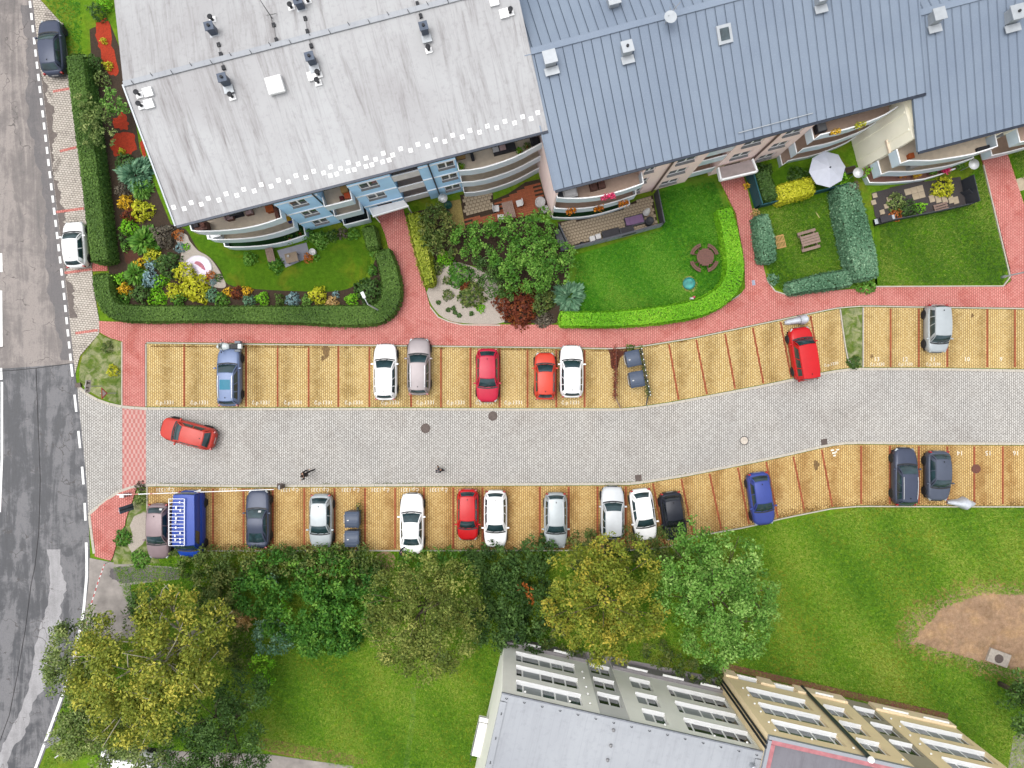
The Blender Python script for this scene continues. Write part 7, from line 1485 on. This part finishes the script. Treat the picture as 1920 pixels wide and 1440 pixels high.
rail_fence('fence with creeper right of the two waste containers in the lower bays', [(675, 948), (676, 990), (676, 1028)], 0.9, M_gutter, F_wild)
bed('leaf_litter', smooth_line([(1138, 652), (1152, 645), (1172, 650), (1176, 658), (1162, 672), (1158, 690), (1146, 690), (1144, 668), (1138, 652)], 3), plain('brown leaf litter', C(104, 56, 40), 0.95, var=0.4, scale=10), 0.066)
# --- lamp posts, signs, barrier
def lamp_post(label, bx, by, ang, h=5.0):
    v = at(bx, by); e = empty('lamp_post', (v.x, v.y, 0), ang); tag(e, label, 'lamp post')
    MB().lathe([(0.11, 0), (0.11, 0.5), (0.06, 0.6), (0.045, h), (0.02, h + 0.03)], n=12).build('mast', M_zinc, e, True)
    MB().tube([(0, 0, h - 0.05), (0.25, 0, h + 0.08), (0.5, 0, h + 0.1)], 0.03, 6).build('arm', M_zinc, e)
    MB().box((0.72, 0, h + 0.1), (0.5, 0.24, 0.1), taper=0.8).build('lamp_head', M_rail, e, bevel=0.02)
lamp_post('white lamp post standing in the corner of the long clipped hedge', 714, 584, R(115)); lamp_post('grey lamp post at the lower right lawn corner', 1877, 520, R(170))
def sign_post(label, bx, by, h, ang, parts, cat='sign'):
    v = at(bx, by); e = empty('traffic_sign', (v.x, v.y, 0), ang); tag(e, label, cat)
    MB().cyl((0, 0, 0), (0, 0, h), 0.03, n=8).build('pole', M_zinc, e)
    for nm, mb, m in parts: mb.build(nm, m, e)
    return e
M_signred = plain('sign red', C(206, 40, 44), 0.5); M_signw = plain('sign white', C(240, 240, 238), 0.5); M_signb = plain('sign black', C(30, 32, 36), 0.5)
def tri(x, s, zc, th=0.02):     # inverted triangle facing +x
    pts = [(-s / 2, zc + s * 0.29), (s / 2, zc + s * 0.29), (0, zc - s * 0.58)]
    return MB().add([(x, y, z) for y, z in pts] + [(x + th, y, z) for y, z in pts], [(0, 1, 2), (5, 4, 3), (0, 3, 4, 1), (1, 4, 5, 2), (2, 5, 3, 0)])
sign_post('give-way sign with red and white triangle on the grass island', 219, 737, 2.2, R(2), [('sign_plate', tri(0.03, 0.9, 1.85), M_signred), ('sign_face', tri(0.052, 0.58, 1.85, 0.006), M_signw)])
sign_post('rectangular white sign with black symbols at the island edge', 192, 724, 2.3, R(-6), [('sign_plate', MB().box((0.04, 0, 1.95), (0.02, 0.95, 0.66)), M_signw), ('symbol', MB().box((0.054, 0.25, 1.95), (0.004, 0.1, 0.4)).box((0.054, 0.25, 2.1), (0.004, 0.26, 0.1)).box((0.054, -0.2, 1.9), (0.004, 0.3, 0.08)).box((0.054, -0.1, 2.08), (0.004, 0.08, 0.22)).box((0.054, -0.33, 2.05), (0.004, 0.08, 0.16)), M_signb)])
sign_post('tall narrow grey sign panel beside the barrier', 251, 949, 2.15, R(12), [('sign_plate', MB().box((0.05, 0, 1.15), (0.04, 0.5, 1.95)), plain('slate sign panel', C(104, 118, 142), 0.5)), ('bracket', MB().box((0.08, 0, 1.15), (0.02, 0.08, 1.9)), M_gutter)])
v = at(242, 926); br = empty('barrier', (v.x, v.y, 0.08), R(2)); tag(br, 'red and white barrier with a long white arm at the lower bays', 'barrier')
MB().box((0, 0, 0.5), (0.34, 0.28, 1.0)).build('housing', M_signw, br, bevel=0.02)
for z in (0.2, 0.5, 0.8): MB().box((0, 0, z), (0.346, 0.286, 0.14)).build('stripe', M_signred, br)
MB().cyl((-0.35, 0.1, 0.98), (11.7, 0.1, 1.02), 0.035, 0.028, 8).build('arm', M_rail, br)
for i in range(8): MB().cyl((0.8 + i * 1.4, 0.1, 0.985), (1.3 + i * 1.4, 0.1, 0.985), 0.0375, n=8).build('band', plain('faded red band', C(230, 150, 140), 0.5), br)
MB().add([(5.4, 0.1, 1.03), (6.1, 0.1, 1.03), (6.1, 0.3, 1.05), (5.4, 0.12, 1.0), (6.1, 0.12, 1.0), (6.1, 0.32, 1.02)], [(0, 1, 2), (5, 4, 3), (0, 3, 4, 1), (1, 4, 5, 2), (2, 5, 3, 0)]).build('pennant', M_signw, br)
box_thing('barrier_rest', 'grey barrier rest post at the kerb by the dark slate coupe', 'post', 524, 914, 0.06, 0, (0.26, 0.3, 0.9), M_iron, parts=[('fork', (0, 0, 0.95), (0.08, 0.34, 0.12), M_zinc)])
# street bollard by the asphalt joint, bench by the street
box_thing('drain_box', 'grey junction box at the kerb where the asphalt changes', 'junction box', 146, 722, 0.05, R(10), (0.4, 0.32, 0.16), M_iron, parts=[('lid', (0, 0, 0.17), (0.42, 0.34, 0.03), M_iron)])
e = place('street_bench', 'grey slatted bench beside the street edge line at the bottom left', 'bench', 98, 1389, 0.02, R(32), 0.4)
for i in range(4): MB().box((0, -0.22 + i * 0.14, 0.44), (1.3, 0.11, 0.04)).build('seat_slat', M_sillg, e)
for i in range(2): MB().box((0, 0.28, 0.6 + i * 0.16), (1.3, 0.04, 0.11)).build('back_slat', M_sillg, e)
for s in (-1, 1): MB().box((s * 0.5, 0.0, 0.21), (0.06, 0.5, 0.42)).build('leg', M_anthr, e)
o = MB().bar((0, 0, 0.05), (0.35, 0.25, 0.07), 0.09).build('plank', M_whitecl); o.location = at(104, 1420); tag(o, 'short white plank on the verge at the bottom left', 'plank')
# red and white barrier tape across the footpath
tp = [at(208, 1052), at(196, 1085), at(182, 1130), at(172, 1168)]; e = empty('barrier_tape', tp[0]); tag(e, 'red and white barrier tape across the concrete footpath', 'barrier tape')
for a, c in zip(tp, tp[1:]):
    for i in range(8):
        p, q = a.lerp(c, i / 8) - tp[0], a.lerp(c, (i + 1) / 8) - tp[0]; MB().bar(p + Vector((0, 0, 0.85)), q + Vector((0, 0, 0.85)), 0.07, 0.01).build('stripe', M_signw if i % 2 else M_signred, e)
for p in (tp[0], tp[-1]): MB().cyl(p - tp[0], p - tp[0] + Vector((0, 0, 0.9)), 0.025, n=8).build('post', M_zinc, e)
bed('damp_asphalt', jag([(205, 1066), (260, 1062), (335, 1068), (330, 1084), (270, 1090), (232, 1092), (210, 1084), (205, 1066)], 5), asphalt('dark damp tar', C(84, 78, 80), C(100, 94, 94), C(128, 120, 118)), 0.034)
# small info plate on the red footway
box_thing('floor_plate', 'small bluish plate on the red path beside the lime hedge', 'plate', 1413, 530, 0.1, R(100), (0.4, 0.24, 0.03), plain('bluish plate', C(176, 182, 204), 0.5), 0.005)
# --- people
M_skin = plain('skin', C(214, 170, 146), 0.6, var=0.05)
def skin_body(name, chains, mat, parent, sub=1):
    """one continuous skinned surface from joined chains: [(points, radii), ...]; chains start at an existing point"""
    bm = bmesh.new(); seen = {}; rad = {}
    def vert(p, r):
        k = tuple(round(c, 3) for c in p)
        if k not in seen: seen[k] = bm.verts.new(p); rad[k] = r
        return seen[k]
    for pts, rr in chains:
        vs_ = [vert(p, r) for p, r in zip(pts, rr)]
        for a, b in zip(vs_, vs_[1:]):
            if bm.edges.get((a, b)) is None: bm.edges.new((a, b))
    me = bpy.data.meshes.new(name); keys = list(seen.keys()); bm.to_mesh(me); bm.free()
    o = link_mesh(name, me, None, parent)
    md = o.modifiers.new('skin', 'SKIN'); sk_ = me.skin_vertices[0].data
    for i, k in enumerate(keys): sk_[i].radius = (rad[k], rad[k])
    sk_[0].use_root = True
    s = o.modifiers.new('sub', 'SUBSURF'); s.levels = sub; s.render_levels = sub
    me.materials.append(mat); return o
def person(label, px, py, heading, top, trousers, hair, stride=0.3, lean=0.0, arms=((0.1, 0.0), (-0.1, 0.0)), bag=None):
    v = W(px, py, 0.9); e = empty('person', (v.x, v.y, 0.06), R(heading)); tag(e, label, 'person')
    hip = (0, 0, 0.95); ch = (lean * 0.6, 0, 1.25); nk = (lean, 0, 1.48); hd = (lean * 1.15 + 0.02, 0, 1.66)
    def leg(s, st): return [hip, (0.02, s * 0.1, 0.9), (st * 0.45 + 0.04, s * 0.11, 0.5), (st, s * 0.11, 0.1), (st + 0.14, s * 0.12, 0.05)]
    def arm(s, a): return [nk, (lean * 0.95, s * 0.19, 1.42), (lean * 0.6 + a[0] * 0.5 - 0.03, s * (0.25 + a[1] * 0.5), 1.15), (lean * 0.6 + a[0] * 1.6, s * (0.22 + a[1]), 0.92)]
    body = [([hip, ch, nk, hd, (hd[0] + 0.01, 0, 1.76)], [0.13, 0.15, 0.055, 0.095, 0.07])]
    for s, st in ((1, stride), (-1, -stride)): body.append((leg(s, st), [0.13, 0.085, 0.06, 0.045, 0.04]))
    for s, a in ((1, arms[0]), (-1, arms[1])):
        A_ = arm(s, a); body.append((A_, [0.055, 0.06, 0.042, 0.03])); w_ = Vector(A_[-1]); d = (Vector(A_[-1]) - Vector(A_[-2])).normalized(); body.append(([tuple(w_), tuple(w_ + d * 0.07)], [0.03, 0.032]))
        pm = w_ + d * 0.07; side_ = Vector((1, 0, 0)) - d * d.x; side_.normalize()
        for k, (o_, l_) in enumerate(((-0.03, 0.06), (-0.01, 0.075), (0.01, 0.07), (0.03, 0.055))): body.append(([tuple(pm), tuple(pm + side_ * o_ + d * 0.035), tuple(pm + side_ * o_ * 1.1 + d * l_ - Vector((0, s * 0.015, 0)))], [0.03, 0.0095, 0.008]))
        body.append(([tuple(w_ + d * 0.02), tuple(w_ + d * 0.045 + side_ * 0.04), tuple(w_ + d * 0.075 + side_ * 0.05)], [0.03, 0.011, 0.009]))
    skin_body('body', body, M_skin, e)
    jk = [([(0, 0, 0.86), hip, ch, (nk[0], 0, 1.45)], [0.15, 0.165, 0.185, 0.1])]
    for s, a in ((1, arms[0]), (-1, arms[1])): A_ = arm(s, a); jk.append(([(nk[0], 0, 1.45), A_[1], A_[2], tuple(Vector(A_[2]).lerp(Vector(A_[3]), 0.9))], [0.1, 0.085, 0.062, 0.048]))
    skin_body('jacket', jk, top, e)
    tr_ = [([hip, (0, 0, 0.9)], [0.15, 0.15])]
    for s, st in ((1, stride), (-1, -stride)): L_ = leg(s, st); tr_.append(([(0, 0, 0.9), L_[1], L_[2], L_[3]], [0.15, 0.105, 0.078, 0.066]))
    skin_body('trousers', tr_, trousers, e)
    for s, st in ((1, stride), (-1, -stride)): MB().box((st + 0.07, s * 0.115, 0.045), (0.28, 0.1, 0.09), taper=0.8).build('shoe', M_trim, e, bevel=0.02)
    hb = MB(); hb.lathe([(0.1, 1.62), (0.112, 1.70), (0.095, 1.77), (0.05, 1.81), (0.01, 1.82)], (hd[0] - 0.02, 0, 0), 14); hb.build('hair', hair, e, True)
    fc = MB(); fc.box((hd[0] + 0.105, 0, 1.665), (0.03, 0.022, 0.05)); fc.build('nose', M_skin, e)
    for s in (-1, 1): MB().box((hd[0] + 0.088, s * 0.035, 1.70), (0.02, 0.025, 0.012)).build('eye', M_trim, e); MB().box((hd[0] - 0.01, s * 0.1, 1.67), (0.03, 0.02, 0.06)).build('ear', M_skin, e)
    MB().box((hd[0] + 0.088, 0, 1.62), (0.02, 0.05, 0.012)).build('mouth', plain('lips', C(180, 110, 100), 0.6), e)
    return e
M_blackc = plain('black cloth', C(46, 44, 46), 0.9, var=0.2, scale=8); M_navy = plain('dark navy cloth', C(44, 50, 70), 0.9, var=0.2, scale=8); M_hairb = plain('dark hair', C(62, 48, 40), 0.8, var=0.2, scale=20); M_grey2 = plain('grey cloth', C(130, 126, 124), 0.9)
person('person in dark clothes striding on the grey lane left of the other walker', 575, 889, 200, M_blackc, M_blackc, M_hairb, 0.42, 0.12, ((0.3, 0.05), (-0.25, 0.05)))
person('person in dark navy jacket walking on the grey lane right of the other walker', 825, 882, 120, M_navy, M_blackc, plain('grey hair', C(120, 116, 120), 0.8), 0.2, 0.05)
person('person in dark top standing at the boot of the long white saloon', 752, 1036, 30, M_navy, M_grey2, M_hairb, 0.05, 0.2, ((0.3, 0.0), (0.3, 0.0)))
# small shoots on the pale gravel and weeds along the kerb
for i, (px, py) in enumerate(((822, 567), (840, 581), (853, 586), (861, 591), (884, 588), (850, 578))):
    shrub('gravel_tuft', '%s small dark tuft on the pale gravel' % ('topmost', 'leftmost lower', 'second lower', 'third lower', 'rightmost', 'middle')[i], px, py, 4.5, 0.25, F_dark)
n = 1500; P_ = resample([W2(*p) for p in [(300, 907), (480, 908), (960, 905.5), (1180, 904.5), (1205, 902), (1285, 889)]], 0.1); k = rng.integers(0, len(P_), n); keep = (np.sin(k * 0.11) + np.sin(k * 0.037 + 1) + rng.normal(0, 0.5, n)) > 0.6; k = k[keep]
P = np.stack([np.array([P_[i].x for i in k]), np.array([P_[i].y for i in k]) + rng.uniform(-0.02, 0.07, len(k)), rng.uniform(0.04, 0.09, len(k))], 1); V, Q = leaf_arrays(P, np.tile([0, 0, 1.0], (len(k), 1)), 0.045)
o = np_mesh('kerb_weeds', V, Q, F_wild, None, rng.uniform(0, 1, len(k))); tag(o, 'weeds growing along the lower kerb of the grey lane', 'weeds', kind='stuff')
# dry leaves and moss at the edges of the bays
def litter(name, label, line, spread, n, mat, z, size=0.05):
    P_ = resample([W2(*p) for p in line], 0.1); k = rng.integers(0, len(P_), n); cl = np.abs(np.sin(k * 0.05) + np.sin(k * 0.021 + 2) + 0.6 * np.sin(k * 0.3)); keep = rng.uniform(0, 1.6, n) < cl; k = k[keep]; m = len(k)
    A_ = np.array([(P_[i].x, P_[i].y) for i in k]); P = np.stack([A_[:, 0] + rng.normal(0, 0.08, m), A_[:, 1] + np.abs(rng.normal(0, spread, m)) * (1 if spread > 0 else 1), np.full(m, z) + rng.uniform(0, 0.02, m)], 1)
    V, Q = leaf_arrays(P, np.tile([0, 0, 2.5], (m, 1)), size); o = np_mesh(name, V, Q, mat, None, rng.uniform(0, 1, m)); tag(o, label, 'leaf litter', kind='stuff')
F_litter = foliage('fallen leaves', C(84, 60, 30), C(128, 94, 48), C(160, 130, 70))
litter('fallen_leaves', 'fallen leaves along the lower edge of the lower bays', [(390, 1030), (700, 1030), (1200, 1029), (1258, 1022), (1302, 1003), (1400, 986), (1470, 969), (1560, 951), (1610, 947), (1920, 948)], 0.28, 9000, F_litter, 0.068)
litter('fallen_leaves', 'moss and leaves along the upper edge of the upper bays', [(285, 650), (700, 653), (1150, 659), (1200, 655), (1300, 638)], -0.0 + 0.05, 3500, F_litter, 0.068)
sc.render.engine = 'CYCLES'
